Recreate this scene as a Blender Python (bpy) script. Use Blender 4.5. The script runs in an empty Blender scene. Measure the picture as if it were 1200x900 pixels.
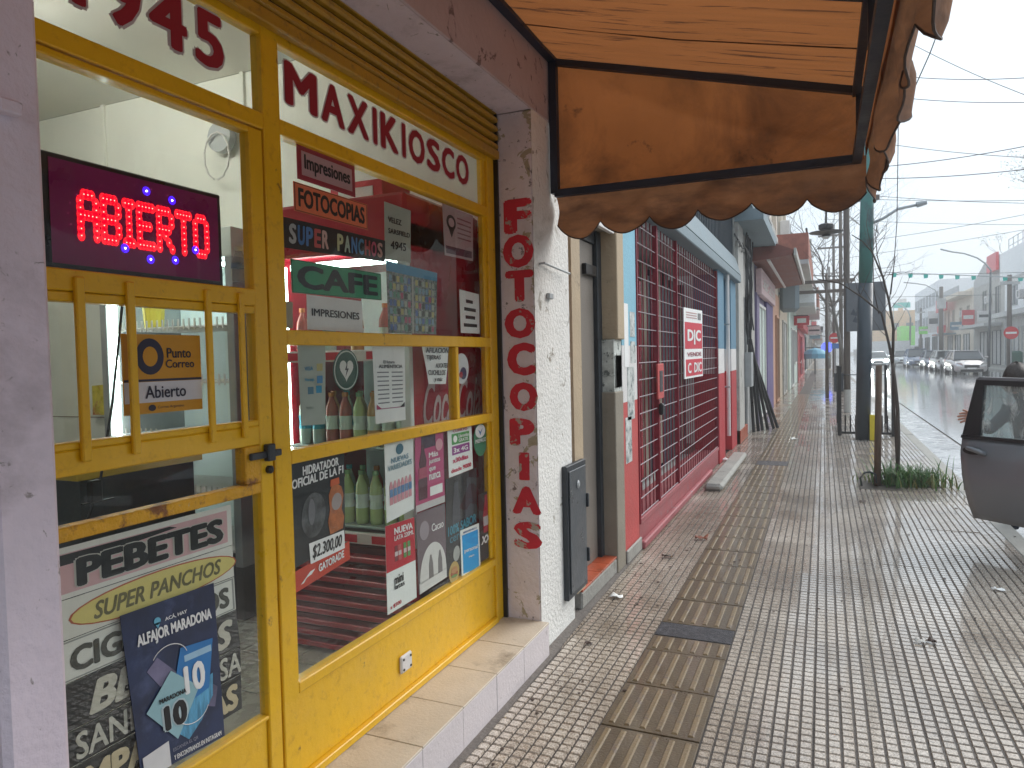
import bpy, math, random
from mathutils import Vector, Matrix
random.seed(7)
R_ = math.radians
S = bpy.context.scene
COL = S.collection

# ------------------------------------------------------------------ camera (calibrated from the street's lines)
H_EYE = 1.5
FOC, CX, CY = 831.0, 600.0, 450.0
_dY = Vector((365, -39, FOC)).normalized()
_D = Vector((1, -.0225, 0)).cross(_dY).normalized()
if _D.y < 0: _D = -_D
_X = _D.cross(_dY).normalized()
if _X.x < 0: _X = -_X
def ray(px, py):
    r = Vector((px-CX, py-CY, FOC))
    return Vector((_X.dot(r), _dY.dot(r), -_D.dot(r)))
EYE = Vector((0, 0, H_EYE))
def onx(px, py, x): r = ray(px, py); return EYE + r*(x/r.x)
def ony(px, py, y): r = ray(px, py); return EYE + r*(y/r.y)
def onz(px, py, z): r = ray(px, py); return EYE + r*((z-H_EYE)/r.z)
cam = bpy.data.cameras.new('camera'); camo = bpy.data.objects.new('camera', cam); COL.objects.link(camo)
cam.sensor_width = 36; cam.lens = 36*FOC/1200; cam.clip_end = 2000; cam.clip_start = .02
right = Vector((_X.x, _dY.x, -_D.x)); down = Vector((_X.y, _dY.y, -_D.y)); fwd = Vector((_X.z, _dY.z, -_D.z))
m3 = Matrix((right, -down, -fwd)).transposed()
camo.matrix_world = Matrix.Translation(EYE) @ m3.to_4x4()
S.camera = camo
# ------------------------------------------------------------------ world, sun, exposure
W = bpy.data.worlds.new("World"); S.world = W; W.use_nodes = True
nt = W.node_tree; nt.nodes.clear()
out = nt.nodes.new('ShaderNodeOutputWorld'); bg = nt.nodes.new('ShaderNodeBackground')
sky = nt.nodes.new('ShaderNodeTexSky'); sky.sky_type = 'NISHITA'; sky.sun_disc = False
sky.sun_elevation = R_(38); sky.sun_rotation = R_(38); sky.air_density = 1; sky.dust_density = 4; sky.ozone_density = 1
mx = nt.nodes.new('ShaderNodeMixRGB'); mx.inputs[0].default_value = .88      # overcast: cloud layer over the clear sky
mx.inputs[2].default_value = (5.25, 6.15, 6.95, 1)
tcw = nt.nodes.new('ShaderNodeTexCoord'); nzw = nt.nodes.new('ShaderNodeTexNoise'); nzw.inputs['Scale'].default_value = 1.6; nzw.inputs['Detail'].default_value = 4
rpw = nt.nodes.new('ShaderNodeValToRGB'); rpw.color_ramp.elements[0].position = .25; rpw.color_ramp.elements[1].position = .8
rpw.color_ramp.elements[0].color = (.94, .94, .95, 1); rpw.color_ramp.elements[1].color = (1.04, 1.04, 1.03, 1)
mlw = nt.nodes.new('ShaderNodeMixRGB'); mlw.blend_type = 'MULTIPLY'; mlw.inputs[0].default_value = 1
nt.links.new(tcw.outputs['Generated'], nzw.inputs['Vector']); nt.links.new(nzw.outputs['Fac'], rpw.inputs[0])
nt.links.new(sky.outputs[0], mx.inputs[1]); nt.links.new(mx.outputs[0], mlw.inputs[1]); nt.links.new(rpw.outputs[0], mlw.inputs[2])
nt.links.new(mlw.outputs[0], bg.inputs[0]); bg.inputs[1].default_value = .1; nt.links.new(bg.outputs[0], out.inputs[0])
sun = bpy.data.lights.new('sun', 'SUN'); sun.energy = 1.5; sun.angle = R_(45); sun.color = (1, .97, .93)
suno = bpy.data.objects.new('sun', sun); COL.objects.link(suno)
sd = Vector((math.sin(R_(38))*math.cos(R_(38)), math.cos(R_(38))*math.cos(R_(38)), math.sin(R_(38))))
suno.rotation_euler = sd.to_track_quat('Z', 'Y').to_euler(); suno.location = (5, 3, 20)
S.view_settings.view_transform = 'Standard'; S.view_settings.look = 'None'; S.view_settings.gamma = 1
S.view_settings.exposure = .95
S.render.engine = 'CYCLES'
try:
    S.cycles.max_bounces = 8; S.cycles.transparent_max_bounces = 16; S.cycles.volume_bounces = 0
except Exception: pass

# ------------------------------------------------------------------ materials
def _nodes(name):
    m = bpy.data.materials.new(name); m.use_nodes = True
    t = m.node_tree; b = t.nodes['Principled BSDF']; return m, t, b
def _noise(t, scale, detail=4, rough=.55, dist=0, vec=None):
    tc = t.nodes.new('ShaderNodeTexCoord'); mp = t.nodes.new('ShaderNodeMapping')
    t.links.new(tc.outputs['Object'], mp.inputs[0])
    if vec: mp.inputs['Scale'].default_value = vec
    n = t.nodes.new('ShaderNodeTexNoise'); n.inputs['Scale'].default_value = scale
    n.inputs['Detail'].default_value = detail; n.inputs['Roughness'].default_value = rough; n.inputs['Distortion'].default_value = dist
    t.links.new(mp.outputs[0], n.inputs['Vector']); return n
def _ramp(t, src, p0, p1, c0=(0,0,0,1), c1=(1,1,1,1)):
    r = t.nodes.new('ShaderNodeValToRGB'); e = r.color_ramp.elements
    e[0].position = p0; e[1].position = p1; e[0].color = c0; e[1].color = c1
    t.links.new(src, r.inputs[0]); return r
def _mix(t, fac, a, b, mode='MIX'):
    n = t.nodes.new('ShaderNodeMixRGB'); n.blend_type = mode
    for i, v in ((0, fac), (1, a), (2, b)):
        if hasattr(v, 'is_linked') or hasattr(v, 'links'): t.links.new(v, n.inputs[i])
        elif isinstance(v, (int, float)): n.inputs[i].default_value = v
        else: n.inputs[i].default_value = (*v[:3], 1)
    return n.outputs[0]
def mat(name, col, rough=.6, metal=0, var=.15, vscale=6, bump=0, bscale=60, dirt=None, dscale=5, dlo=.55, dhi=.7, dirt2=None, coat=0, rvar=.1, spec=.5, vec=None, dist=0, trans=0):
    m, t, b = _nodes(name)
    n = _noise(t, vscale, 5, .6, 0, vec)
    c0 = tuple(max(0, c*(1-var)) for c in col); c1 = tuple(min(1, c*(1+var)) for c in col)
    c = _ramp(t, n.outputs['Fac'], .3, .7, (*c0, 1), (*c1, 1)).outputs[0]
    if dirt:
        d = _noise(t, dscale, 8, .65, dist, vec); f = _ramp(t, d.outputs['Fac'], dlo, dhi).outputs[0]; c = _mix(t, f, c, dirt)
    if dirt2:
        col2, sc, lo, hi = dirt2
        d = _noise(t, sc, 8, .7, .3); f = _ramp(t, d.outputs['Fac'], lo, hi).outputs[0]; c = _mix(t, f, c, col2)
    t.links.new(c, b.inputs['Base Color'])
    rr = _ramp(t, n.outputs['Fac'], .3, .7, (max(0, rough-rvar),)*3+(1,), (min(1, rough+rvar),)*3+(1,))
    t.links.new(rr.outputs[0], b.inputs['Roughness'])
    b.inputs['Metallic'].default_value = metal
    b.inputs['Specular IOR Level'].default_value = spec
    b.inputs['Coat Weight'].default_value = coat; b.inputs['Coat Roughness'].default_value = .08
    if bump:
        bn = _noise(t, bscale, 4); bp = t.nodes.new('ShaderNodeBump'); bp.inputs['Strength'].default_value = bump; bp.inputs['Distance'].default_value = .01
        t.links.new(bn.outputs['Fac'], bp.inputs['Height']); t.links.new(bp.outputs[0], b.inputs['Normal'])
    if trans:
        tr = t.nodes.new('ShaderNodeBsdfTranslucent'); t.links.new(c, tr.inputs[0])
        ms = t.nodes.new('ShaderNodeMixShader'); ms.inputs[0].default_value = trans
        t.links.new(b.outputs[0], ms.inputs[1]); t.links.new(tr.outputs[0], ms.inputs[2]); t.links.new(ms.outputs[0], t.nodes['Material Output'].inputs[0])
    return m
def emat(name, col, s, base=(.1,.1,.1)):
    m, t, b = _nodes(name); b.inputs['Base Color'].default_value = (*base, 1)
    b.inputs['Emission Color'].default_value = (*col, 1); b.inputs['Emission Strength'].default_value = s; return m
def gmat(name, tint=(1,1,1), refl=1.0, rough=.02, dirty=.05):
    m, t, b = _nodes(name); t.nodes.remove(b)
    tr = t.nodes.new('ShaderNodeBsdfTransparent'); tr.inputs[0].default_value = (*tint, 1)
    gl = t.nodes.new('ShaderNodeBsdfGlossy'); gl.inputs['Roughness'].default_value = rough
    fr = t.nodes.new('ShaderNodeFresnel'); fr.inputs['IOR'].default_value = 1.5
    mu = t.nodes.new('ShaderNodeMath'); mu.operation = 'MULTIPLY'; mu.inputs[1].default_value = refl; t.links.new(fr.outputs[0], mu.inputs[0])
    ge = t.nodes.new('ShaderNodeNewGeometry'); sb = t.nodes.new('ShaderNodeMath'); sb.operation = 'SUBTRACT'; sb.inputs[0].default_value = 1; t.links.new(ge.outputs['Backfacing'], sb.inputs[1])
    mb = t.nodes.new('ShaderNodeMath'); mb.operation = 'MULTIPLY'; t.links.new(mu.outputs[0], mb.inputs[0]); t.links.new(sb.outputs[0], mb.inputs[1]); mu = mb      # one reflection per pane
    ms = t.nodes.new('ShaderNodeMixShader'); t.links.new(mu.outputs[0], ms.inputs[0]); t.links.new(tr.outputs[0], ms.inputs[1]); t.links.new(gl.outputs[0], ms.inputs[2])
    df = t.nodes.new('ShaderNodeBsdfDiffuse'); df.inputs[0].default_value = (.7, .7, .68, 1)
    n = _noise(t, 9, 8, .7, 1.2, (1, 1, .4)); f = _ramp(t, n.outputs['Fac'], .5, .85, (dirty*.4,)*3+(1,), (dirty*3,)*3+(1,))
    m2 = t.nodes.new('ShaderNodeMixShader'); t.links.new(f.outputs[0], m2.inputs[0]); t.links.new(ms.outputs[0], m2.inputs[1]); t.links.new(df.outputs[0], m2.inputs[2])
    t.links.new(m2.outputs[0], t.nodes['Material Output'].inputs[0]); return m
_flat = {}
def flat(c, rough=.55):
    k = (tuple(c), rough)
    if k not in _flat: _flat[k] = mat('print_%d' % len(_flat), c, rough, 0, .05, 20, rvar=.05)
    return _flat[k]

M = {}
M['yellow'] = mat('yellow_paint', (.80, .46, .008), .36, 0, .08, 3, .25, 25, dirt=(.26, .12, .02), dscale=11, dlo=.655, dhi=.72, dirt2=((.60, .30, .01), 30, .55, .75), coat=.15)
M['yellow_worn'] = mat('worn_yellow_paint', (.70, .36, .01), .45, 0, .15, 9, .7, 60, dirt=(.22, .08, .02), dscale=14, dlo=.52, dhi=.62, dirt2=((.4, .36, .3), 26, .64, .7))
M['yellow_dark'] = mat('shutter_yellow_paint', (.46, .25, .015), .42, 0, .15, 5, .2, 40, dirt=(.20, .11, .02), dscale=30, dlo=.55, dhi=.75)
M['lilac'] = mat('lilac_plaster', (.74, .64, .71), .8, 0, .06, 4, .6, 35, dirt=(.34, .29, .29), dscale=17, dlo=.63, dhi=.67, dirt2=((.38, .32, .34), 2.2, .52, .75), dist=1.5)
M['lilac_peel'] = mat('peeling_lilac_plaster', (.74, .66, .68), .8, 0, .08, 6, .8, 40, dirt=(.42, .36, .25), dscale=8, dlo=.585, dhi=.595, dirt2=((.22, .18, .18), 15, .61, .64), dist=.8)
M['mauve'] = mat('mauve_painted_beam', (.50, .41, .42), .8, 0, .08, 4, .5, 30, dirt=(.20, .15, .15), dscale=6, dlo=.60, dhi=.64, dist=2)
M['white_wall'] = mat('rough_white_plaster', (.80, .79, .75), .85, 0, .06, 5, .9, 45, dirt=(.36, .33, .28), dscale=9, dlo=.615, dhi=.66, dirt2=((.40, .38, .32), 2.6, .58, .8), dist=.8)
M['redletter'] = mat('worn_red_letter_paint', (.60, .025, .045), .7, 0, .12, 9, .3, 60, dirt=(.42, .36, .30), dscale=13, dlo=.575, dhi=.59, dist=.6)
M['room'] = mat('shop_wall_paint', (.82, .82, .75), .7, 0, .04, 2, .1, 20)
M['ceil'] = mat('shop_ceiling_paint', (.80, .79, .73), .8, 0, .04, 2)
M['shopfloor'] = mat('shop_floor_tile', (.42, .41, .36), .3, 0, .1, 8)
M['steptile'] = mat('cream_step_tile', (.60, .52, .42), .42, 0, .08, 8, .25, 70, dirt=(.24, .19, .14), dscale=5, dlo=.57, dhi=.76, dirt2=((.28, .23, .18), 40, .66, .75))
M['riser'] = mat('white_riser_tile', (.68, .62, .63), .4, 0, .05, 6, .25, 60, dirt=(.34, .30, .30), dscale=18, dlo=.64, dhi=.74)
M['grime'] = mat('dark_grime_mortar', (.17, .15, .135), .85, 0, .2, 20, .8, 60)
M['dark'] = mat('dark_painted_steel', (.035, .042, .05), .45, 0, .2, 12, .2, 60)
M['darkgrey'] = mat('dark_grey_enamel', (.065, .075, .085), .35, 0, .15, 8, .2, 40, dirt=(.2, .2, .19), dscale=14, dlo=.67, dhi=.72)
M['black'] = mat('black_plastic', (.015, .015, .017), .35, 0, .1, 8)
M['cablegrey'] = mat('sun_faded_cable', (.07, .075, .08), .6)
M['navy'] = mat('navy_awning_frame', (.02, .03, .055), .5, 0, .2, 8, .2, 40)
M['fabric'] = mat('orange_awning_canvas', (.30, .11, .036), .85, 0, .16, 2.2, .5, 60, dirt=(.09, .035, .016), dscale=1.8, dlo=.46, dhi=.70, dirt2=((.05, .025, .015), 6, .62, .72), trans=.45, dist=.6)
M['fabric_roof'] = mat('streaked_awning_canvas', (.31, .115, .038), .85, 0, .12, 2.2, .5, 60, dirt=(.10, .040, .02), dscale=3.2, dlo=.57, dhi=.64, trans=.45, vec=(.7, 9, 1), dist=.3)
M['valance'] = mat('brown_valance_canvas', (.26, .12, .058), .9, 0, .3, 3, .4, 25, dirt=(.09, .045, .03), dscale=1.6, dlo=.45, dhi=.70, trans=.25, vec=(1.6, 1.6, 5))
M['valance_edge'] = mat('dark_valance_piping', (.07, .045, .035), .8)
M['tan'] = mat('tan_plaster', (.47, .37, .25), .8, 0, .08, 5, .4, 40, dirt=(.20, .16, .12), dscale=7, dlo=.62, dhi=.72)
M['olive'] = mat('olive_grey_plaster', (.27, .24, .19), .8, 0, .1, 5, .4, 40)
M['greydoor'] = mat('taupe_door_panel', (.20, .175, .15), .5, 0, .06, 4, .1, 30)
M['brownred'] = mat('red_clay_step_tile', (.42, .085, .035), .35, 0, .15, 9, .2, 50, dirt=(.16, .05, .03), dscale=12, dlo=.55, dhi=.7)
M['skyblue'] = mat('sky_blue_wall_paint', (.24, .50, .62), .7, 0, .06, 4, .4, 40, dirt=(.14, .24, .30), dscale=8, dlo=.67, dhi=.71, dist=2)
M['steelblue'] = mat('slate_blue_wall_paint', (.12, .25, .35), .7, 0, .06, 4, .3, 40)
M['greyblue'] = mat('grey_blue_render', (.22, .28, .31), .75, 0, .08, 3, .3, 30, dirt=(.2, .25, .27), dscale=5, dlo=.6, dhi=.8)
M['coral'] = mat('coral_red_wall_paint', (.52, .085, .08), .65, 0, .1, 5, .4, 40, dirt=(.62, .45, .42), dscale=13, dlo=.67, dhi=.70)
M['deepred'] = mat('deep_red_wall_paint', (.45, .035, .045), .6, 0, .1, 5, .2, 30)
M['whitepaint'] = mat('white_wall_paint', (.72, .70, .68), .7, 0, .06, 5, .3, 30, dirt=(.4, .38, .36), dscale=9, dlo=.62, dhi=.75)
M['redbar'] = mat('red_grille_paint', (.24, .02, .035), .45, 0, .2, 15)
M['greybar'] = mat('greyed_pink_grille_paint', (.34, .28, .30), .4, 0, .2, 15)
M['pinkbase'] = mat('pink_painted_sill', (.36, .10, .11), .55, 0, .15, 8, .3, 40, dirt=(.3, .2, .2), dscale=9, dlo=.6, dhi=.7)
M['concrete'] = mat('weathered_concrete', (.33, .32, .29), .7, 0, .15, 5, .6, 40, dirt=(.16, .15, .13), dscale=6, dlo=.58, dhi=.72)
M['stone'] = mat('greyish_stone_column', (.46, .45, .42), .8, 0, .1, 5, .5, 30, dirt=(.22, .2, .18), dscale=3, dlo=.55, dhi=.75)
M['purple'] = mat('purple_wall_paint', (.09, .06, .20), .6, 0, .08, 5)
M['lavender'] = mat('lavender_wall_paint', (.20, .165, .28), .65, 0, .08, 5)
M['orange'] = mat('apricot_wall_paint', (.52, .30, .20), .7, 0, .1, 5, .3, 30)
M['beige'] = mat('beige_wall_render', (.46, .39, .30), .75, 0, .12, 5, .3, 30)
M['cream'] = mat('cream_wall_render', (.70, .63, .53), .8, 0, .1, 3, .3, 20, dirt=(.34, .29, .23), dscale=3, dlo=.55, dhi=.75)
M['mint'] = mat('mint_white_wall_paint', (.58, .68, .62), .7)
M['brick'] = mat('brick_red_render', (.35, .13, .09), .8, 0, .2, 6, .3, 30)
M['brownsoffit'] = mat('reddish_canopy_boards', (.20, .065, .05), .6, 0, .2, 6, vec=(1, .3, 1))
M['greywall'] = mat('grey_wall_render', (.50, .50, .49), .8, 0, .15, 3, .3, 20)
M['palewall'] = mat('pale_blue_white_render', (.80, .83, .86), .7, 0, .05, 3)
M['whitewall'] = mat('white_render', (.84, .85, .85), .7, 0, .05, 3, dirt=(.5, .5, .5), dscale=3, dlo=.55, dhi=.8)
M['window'] = mat('dark_window_glass', (.05, .065, .08), .12, 0, .3, 1)
M['redsign'] = mat('red_sign_face', (.60, .03, .05), .4)
M['pinksign'] = mat('pale_pink_sign_face', (.62, .45, .45), .5)
M['greenwall'] = mat('lime_green_wall_paint', (.18, .75, .03), .6, 0, .04, 3)
M['orangefar'] = mat('orange_roofline_render', (.72, .42, .18), .8, 0, .15, 1)
M['teal'] = mat('teal_plastic_film', (.04, .50, .42), .5)
M['wood'] = mat('weathered_pole_wood', (.13, .11, .095), .8, 0, .25, 8, .6, 40, vec=(3, 3, .4))
M['stake'] = mat('brown_stake_wood', (.12, .075, .05), .8, 0, .3, 12, .6, 50, vec=(3, 3, .4))
M['greenpole'] = mat('green_lamp_post_paint', (.035, .16, .14), .4, 0, .1, 5, .1, 30, dirt=(.03, .05, .06), dscale=2, dlo=.5, dhi=.62)
M['polepaint'] = mat('blue_black_pole_paint', (.03, .045, .06), .4, 0, .1, 8, .2, 30)
M['metal'] = mat('galvanised_steel', (.38, .40, .41), .45, .3, .1, 8)
M['bark'] = mat('wet_tree_bark', (.075, .06, .05), .75, 0, .25, 14, .8, 60)
M['barkfar'] = mat('grey_branch_bark', (.16, .15, .14), .8, 0, .2, 14)
M['leaf'] = mat('green_blade_leaf', (.07, .16, .045), .45, 0, .4, 14, trans=.3)
M['leafdry'] = mat('yellow_green_leaf', (.24, .24, .09), .5, 0, .3, 14)
M['leafgrey'] = mat('grey_green_tree_leaf', (.13, .16, .11), .7, 0, .3, 14)
M['soil'] = mat('wet_soil', (.05, .04, .03), .6, 0, .3, 20, 1, 60)
M['rubber'] = mat('tyre_rubber', (.02, .02, .02), .8)
M['chrome'] = mat('bright_metal', (.6, .6, .62), .2, .9)
M['carglass'] = mat('car_window_glass', (.04, .05, .055), .06, 0, .1, 4, coat=.5)
M['skin'] = mat('skin', (.52, .25, .17), .5, 0, .08, 20)
M['hair'] = mat('dark_brown_hair', (.03, .018, .014), .55, 0, .3, 40, .6, 90, vec=(1, 1, 4))
M['navycloth'] = mat('dark_navy_cloth', (.025, .03, .045), .85, 0, .2, 20, .4, 60)
M['paper'] = mat('white_paper', (.85, .85, .83), .7, 0, .04, 9, .15, 14)
M['paperdull'] = mat('grey_green_paper', (.42, .46, .40), .7, 0, .05, 9, .15, 14)
M['glass'] = gmat('shop_window_glass', (.96, .98, .97), .9, .015, .012)
M['doorglass'] = gmat('car_door_glass', (.72, .80, .80), 1.2, .06, .45)
M['fridgeglass'] = gmat('fridge_door_glass', (.93, 1, .97), .5, .03, .02)
M['fridgered'] = mat('red_fridge_enamel', (.40, .012, .03), .3, 0, .08, 3, coat=.4)
M['fridgewhite'] = mat('white_fridge_liner', (.80, .88, .86), .5, 0, .03, 3)
M['tube'] = emat('fluorescent_tube_light', (1, .99, .90), 44)
M['fridgelight'] = emat('fridge_strip_light', (.85, 1, .95), 9)

# wet vainilla tile pad material
def tilemat():
    m, t, b = _nodes('wet_grey_terrazzo_tile')
    geo = t.nodes.new('ShaderNodeNewGeometry')
    def N(sc, d=4, r=.6, vec=None):
        n = t.nodes.new('ShaderNodeTexNoise'); n.inputs['Scale'].default_value = sc; n.inputs['Detail'].default_value = d; n.inputs['Roughness'].default_value = r
        if vec:
            mp = t.nodes.new('ShaderNodeMapping'); mp.inputs['Scale'].default_value = vec; t.links.new(geo.outputs['Position'], mp.inputs[0]); t.links.new(mp.outputs[0], n.inputs['Vector'])
        else: t.links.new(geo.outputs['Position'], n.inputs['Vector'])
        return n.outputs['Fac']
    v = t.nodes.new('ShaderNodeTexVoronoi'); v.inputs['Scale'].default_value = 190; t.links.new(geo.outputs['Position'], v.inputs['Vector'])
    sp = _ramp(t, v.outputs['Color'], .25, .75, (.40, .345, .29, 1), (.80, .73, .64, 1)).outputs[0]
    big = _ramp(t, N(1.1, 5), .35, .68, (.60, .54, .48, 1), (1, .98, .96, 1)).outputs[0]
    c = _mix(t, 1, sp, big, 'MULTIPLY')
    spots = _ramp(t, N(13, 7, .7), .66, .72).outputs[0]; c = _mix(t, spots, c, (.10, .08, .07))
    # brownish damp area near the wall and kerb
    br = _ramp(t, N(.75, 3), .56, .72).outputs[0]; c = _mix(t, br, c, (.34, .27, .215))
    oi = t.nodes.new('ShaderNodeObjectInfo'); orr = _ramp(t, oi.outputs['Random'], 0, 1, (.74, .72, .70, 1), (1.0, 1.0, 1.0, 1)).outputs[0]
    c = _mix(t, 1, c, orr, 'MULTIPLY')
    t.links.new(c, b.inputs['Base Color'])
    w = N(2.3, 5, .65, (1, .5, 1)); rr = _ramp(t, w, .35, .62, (.13,)*3+(1,), (.36,)*3+(1,)); t.links.new(rr.outputs[0], b.inputs['Roughness'])
    b.inputs['Specular IOR Level'].default_value = .6
    cw = _ramp(t, w, .40, .60, (1,)*3+(1,), (.6,)*3+(1,)); t.links.new(cw.outputs[0], b.inputs['Coat Weight']); b.inputs['Coat Roughness'].default_value = .06
    bp = t.nodes.new('ShaderNodeBump'); bp.inputs['Strength'].default_value = .35; bp.inputs['Distance'].default_value = .002
    t.links.new(N(130, 3), bp.inputs['Height']); t.links.new(bp.outputs[0], b.inputs['Normal'])
    return m
M['tile'] = tilemat()
M['joint'] = mat('dark_wet_tile_joint', (.055, .042, .034), .55, 0, .3, 25, .4, 80)
M['tactile'] = mat('ochre_tactile_tile', (.12, .085, .045), .36, 0, .25, 9, .35, 90, dirt=(.10, .07, .045), dscale=4, dlo=.45, dhi=.65, coat=.4)
M['tactilebar'] = mat('worn_tactile_bar_top', (.21, .15, .08), .38, 0, .15, 9, .3, 90, dirt=(.15, .11, .08), dscale=14, dlo=.52, dhi=.62, coat=.3)
M['asphaltpatch'] = mat('black_patch_asphalt', (.022, .023, .03), .45, 0, .4, 60, 1, 160, dirt=(.07, .07, .085), dscale=30, dlo=.5, dhi=.6)
M['road'] = mat('wet_asphalt', (.30, .305, .31), .16, 0, .25, 3, .12, 9, rvar=.10, coat=.9, spec=.9, dirt=(.38, .38, .38), dscale=1.4, dlo=.45, dhi=.6)
M['gutter'] = mat('wet_gutter_concrete', (.48, .48, .48), .20, 0, .2, 4, .5, 22, rvar=.14, coat=.3, dirt=(.14, .14, .15), dscale=5, dlo=.5, dhi=.65)
M['ground'] = mat('plain_ground', (.12, .12, .11), .7)

# ------------------------------------------------------------------ mesh helpers
class MB:
    def __init__(s): s.v = []; s.f = []; s.mi = []; s.mats = []; s.cur = 0
    def use(s, m):
        if m not in s.mats: s.mats.append(m)
        s.cur = s.mats.index(m); return s
    def add(s, vs, fs):
        o = len(s.v); s.v += [tuple(v) for v in vs]; s.f += [tuple(i+o for i in f) for f in fs]; s.mi += [s.cur]*len(fs); return s
    def box(s, x0, x1, y0, y1, z0, z1, c=0):
        if x0 > x1: x0, x1 = x1, x0
        if y0 > y1: y0, y1 = y1, y0
        if z0 > z1: z0, z1 = z1, z0
        if c <= 0:
            vs = [(x, y, z) for z in (z0, z1) for y in (y0, y1) for x in (x0, x1)]
            return s.add(vs, [(0, 2, 3, 1), (4, 5, 7, 6), (0, 1, 5, 4), (2, 6, 7, 3), (0, 4, 6, 2), (1, 3, 7, 5)])
        c = min(c, (x1-x0)*.45, (y1-y0)*.45, (z1-z0)*.45)
        # chamfered box
        vs = []; idx = {}
        for ix, X in enumerate((x0, x1)):
            for iy, Y in enumerate((y0, y1)):
                for iz, Z in enumerate((z0, z1)):
                    sx, sy, sz = (1-2*ix), (1-2*iy), (1-2*iz)
                    for a in range(3):
                        p = [X+sx*c, Y+sy*c, Z+sz*c]; p[a] = (X, Y, Z)[a]; idx[(ix, iy, iz, a)] = len(vs); vs.append(p)
        fs = []
        for a in range(3):
            b_, c_ = [(1, 2), (2, 0), (0, 1)][a]
            for e in (0, 1):
                q = []
                for (u, w) in ((0, 0), (1, 0), (1, 1), (0, 1)):
                    k = [0, 0, 0]; k[a] = e; k[b_] = u; k[c_] = w; q.append(idx[(*k, a)])
                fs.append(tuple(q) if e else tuple(reversed(q)))
        for a in range(3):
            b_, c_ = [(1, 2), (2, 0), (0, 1)][a]
            for u in (0, 1):
                for w in (0, 1):
                    k0 = [0, 0, 0]; k0[b_] = u; k0[c_] = w; k1 = list(k0); k1[a] = 1
                    fs.append((idx[(*k0, b_)], idx[(*k1, b_)], idx[(*k1, c_)], idx[(*k0, c_)]))
        for ix in (0, 1):
            for iy in (0, 1):
                for iz in (0, 1): fs.append(tuple(idx[(ix, iy, iz, a)] for a in range(3)))
        return s.add(vs, fs)
    def tube(s, pts, r, n=8, r1=None, cap=True):
        pts = [Vector(p) for p in pts]; L = len(pts); vs = []; fs = []
        for i, p in enumerate(pts):
            d = (pts[min(i+1, L-1)]-pts[max(i-1, 0)]); d = d.normalized() if d.length > 1e-9 else Vector((0, 0, 1))
            a = Vector((0, 0, 1)) if abs(d.z) < .9 else Vector((1, 0, 0))
            u = d.cross(a).normalized(); w = d.cross(u)
            rr = (r if r1 is None else r+(r1-r)*i/max(1, L-1)) if not isinstance(r, (list, tuple)) else r[i]
            for k in range(n):
                t = 2*math.pi*k/n; vs.append(p+u*math.cos(t)*rr+w*math.sin(t)*rr)
        for i in range(L-1):
            for k in range(n): fs.append((i*n+k, i*n+(k+1) % n, (i+1)*n+(k+1) % n, (i+1)*n+k))
        if cap: fs.append(tuple(range(n-1, -1, -1))); fs.append(tuple((L-1)*n+k for k in range(n)))
        return s.add(vs, fs)
    def lathe(s, c, prof, n=16, axis='z'):
        vs = []; fs = []; c = Vector(c)
        for (r, h) in prof:
            for k in range(n):
                t = 2*math.pi*k/n; a, b_ = r*math.cos(t), r*math.sin(t)
                vs.append(c+(Vector((a, b_, h)) if axis == 'z' else Vector((h, a, b_)) if axis == 'x' else Vector((b_, h, a))))
        for i in range(len(prof)-1):
            for k in range(n): fs.append((i*n+k, i*n+(k+1) % n, (i+1)*n+(k+1) % n, (i+1)*n+k))
        fs.append(tuple(range(n-1, -1, -1))); fs.append(tuple((len(prof)-1)*n+k for k in range(n)))
        return s.add(vs, fs)
    def prism(s, poly, fn, d0, d1):
        """poly in 2D, fn(a,b,d)->3D, extruded from d0 to d1"""
        n = len(poly); vs = [fn(a, b, d0) for a, b in poly]+[fn(a, b, d1) for a, b in poly]
        fs = [tuple(range(n-1, -1, -1)), tuple(range(n, 2*n))]+[(i, (i+1) % n, n+(i+1) % n, n+i) for i in range(n)]
        return s.add(vs, fs)
    def mesh(s, name):
        me = bpy.data.meshes.new(name); me.from_pydata(s.v, [], s.f)
        for m in s.mats: me.materials.append(m)
        if len(s.mats) > 1: me.polygons.foreach_set('material_index', s.mi)
        return me
    def build(s, name, m=None, parent=None, smooth=False, kind=None):
        if m is not None and not s.mats: s.mats = [m]; s.mi = [0]*len(s.f)
        me = s.mesh(name)
        if smooth: me.polygons.foreach_set('use_smooth', [True]*len(me.polygons))
        return link(name, me, parent, kind)
def link(name, data, parent=None, kind=None):
    o = bpy.data.objects.new(name, data); COL.objects.link(o)
    if parent is not None:
        o.parent = parent
        if parent.type == 'EMPTY': o.matrix_parent_inverse = Matrix.Translation(-parent.location)
    if kind: o['kind'] = kind
    return o
def fixn(o):
    import bmesh
    bm = bmesh.new(); bm.from_mesh(o.data); bmesh.ops.recalc_face_normals(bm, faces=bm.faces); bm.to_mesh(o.data); bm.free(); return o
def tag(o, label, cat, group=None):
    o['label'] = label; o['category'] = cat
    if group: o['group'] = group
    return o
def thing(name, label, cat, loc=(0, 0, 0), group=None):
    o = bpy.data.objects.new(name, None); COL.objects.link(o); o.location = loc; o.empty_display_size = .1
    return tag(o, label, cat, group)
def struct(o): o['kind'] = 'structure'; return o
def bx(name, m, parent, *a, c=0.003):
    return MB().box(*a, c=c).build(name, m, parent)
def kids(o): return [c for c in bpy.data.objects if c.parent == o]
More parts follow.
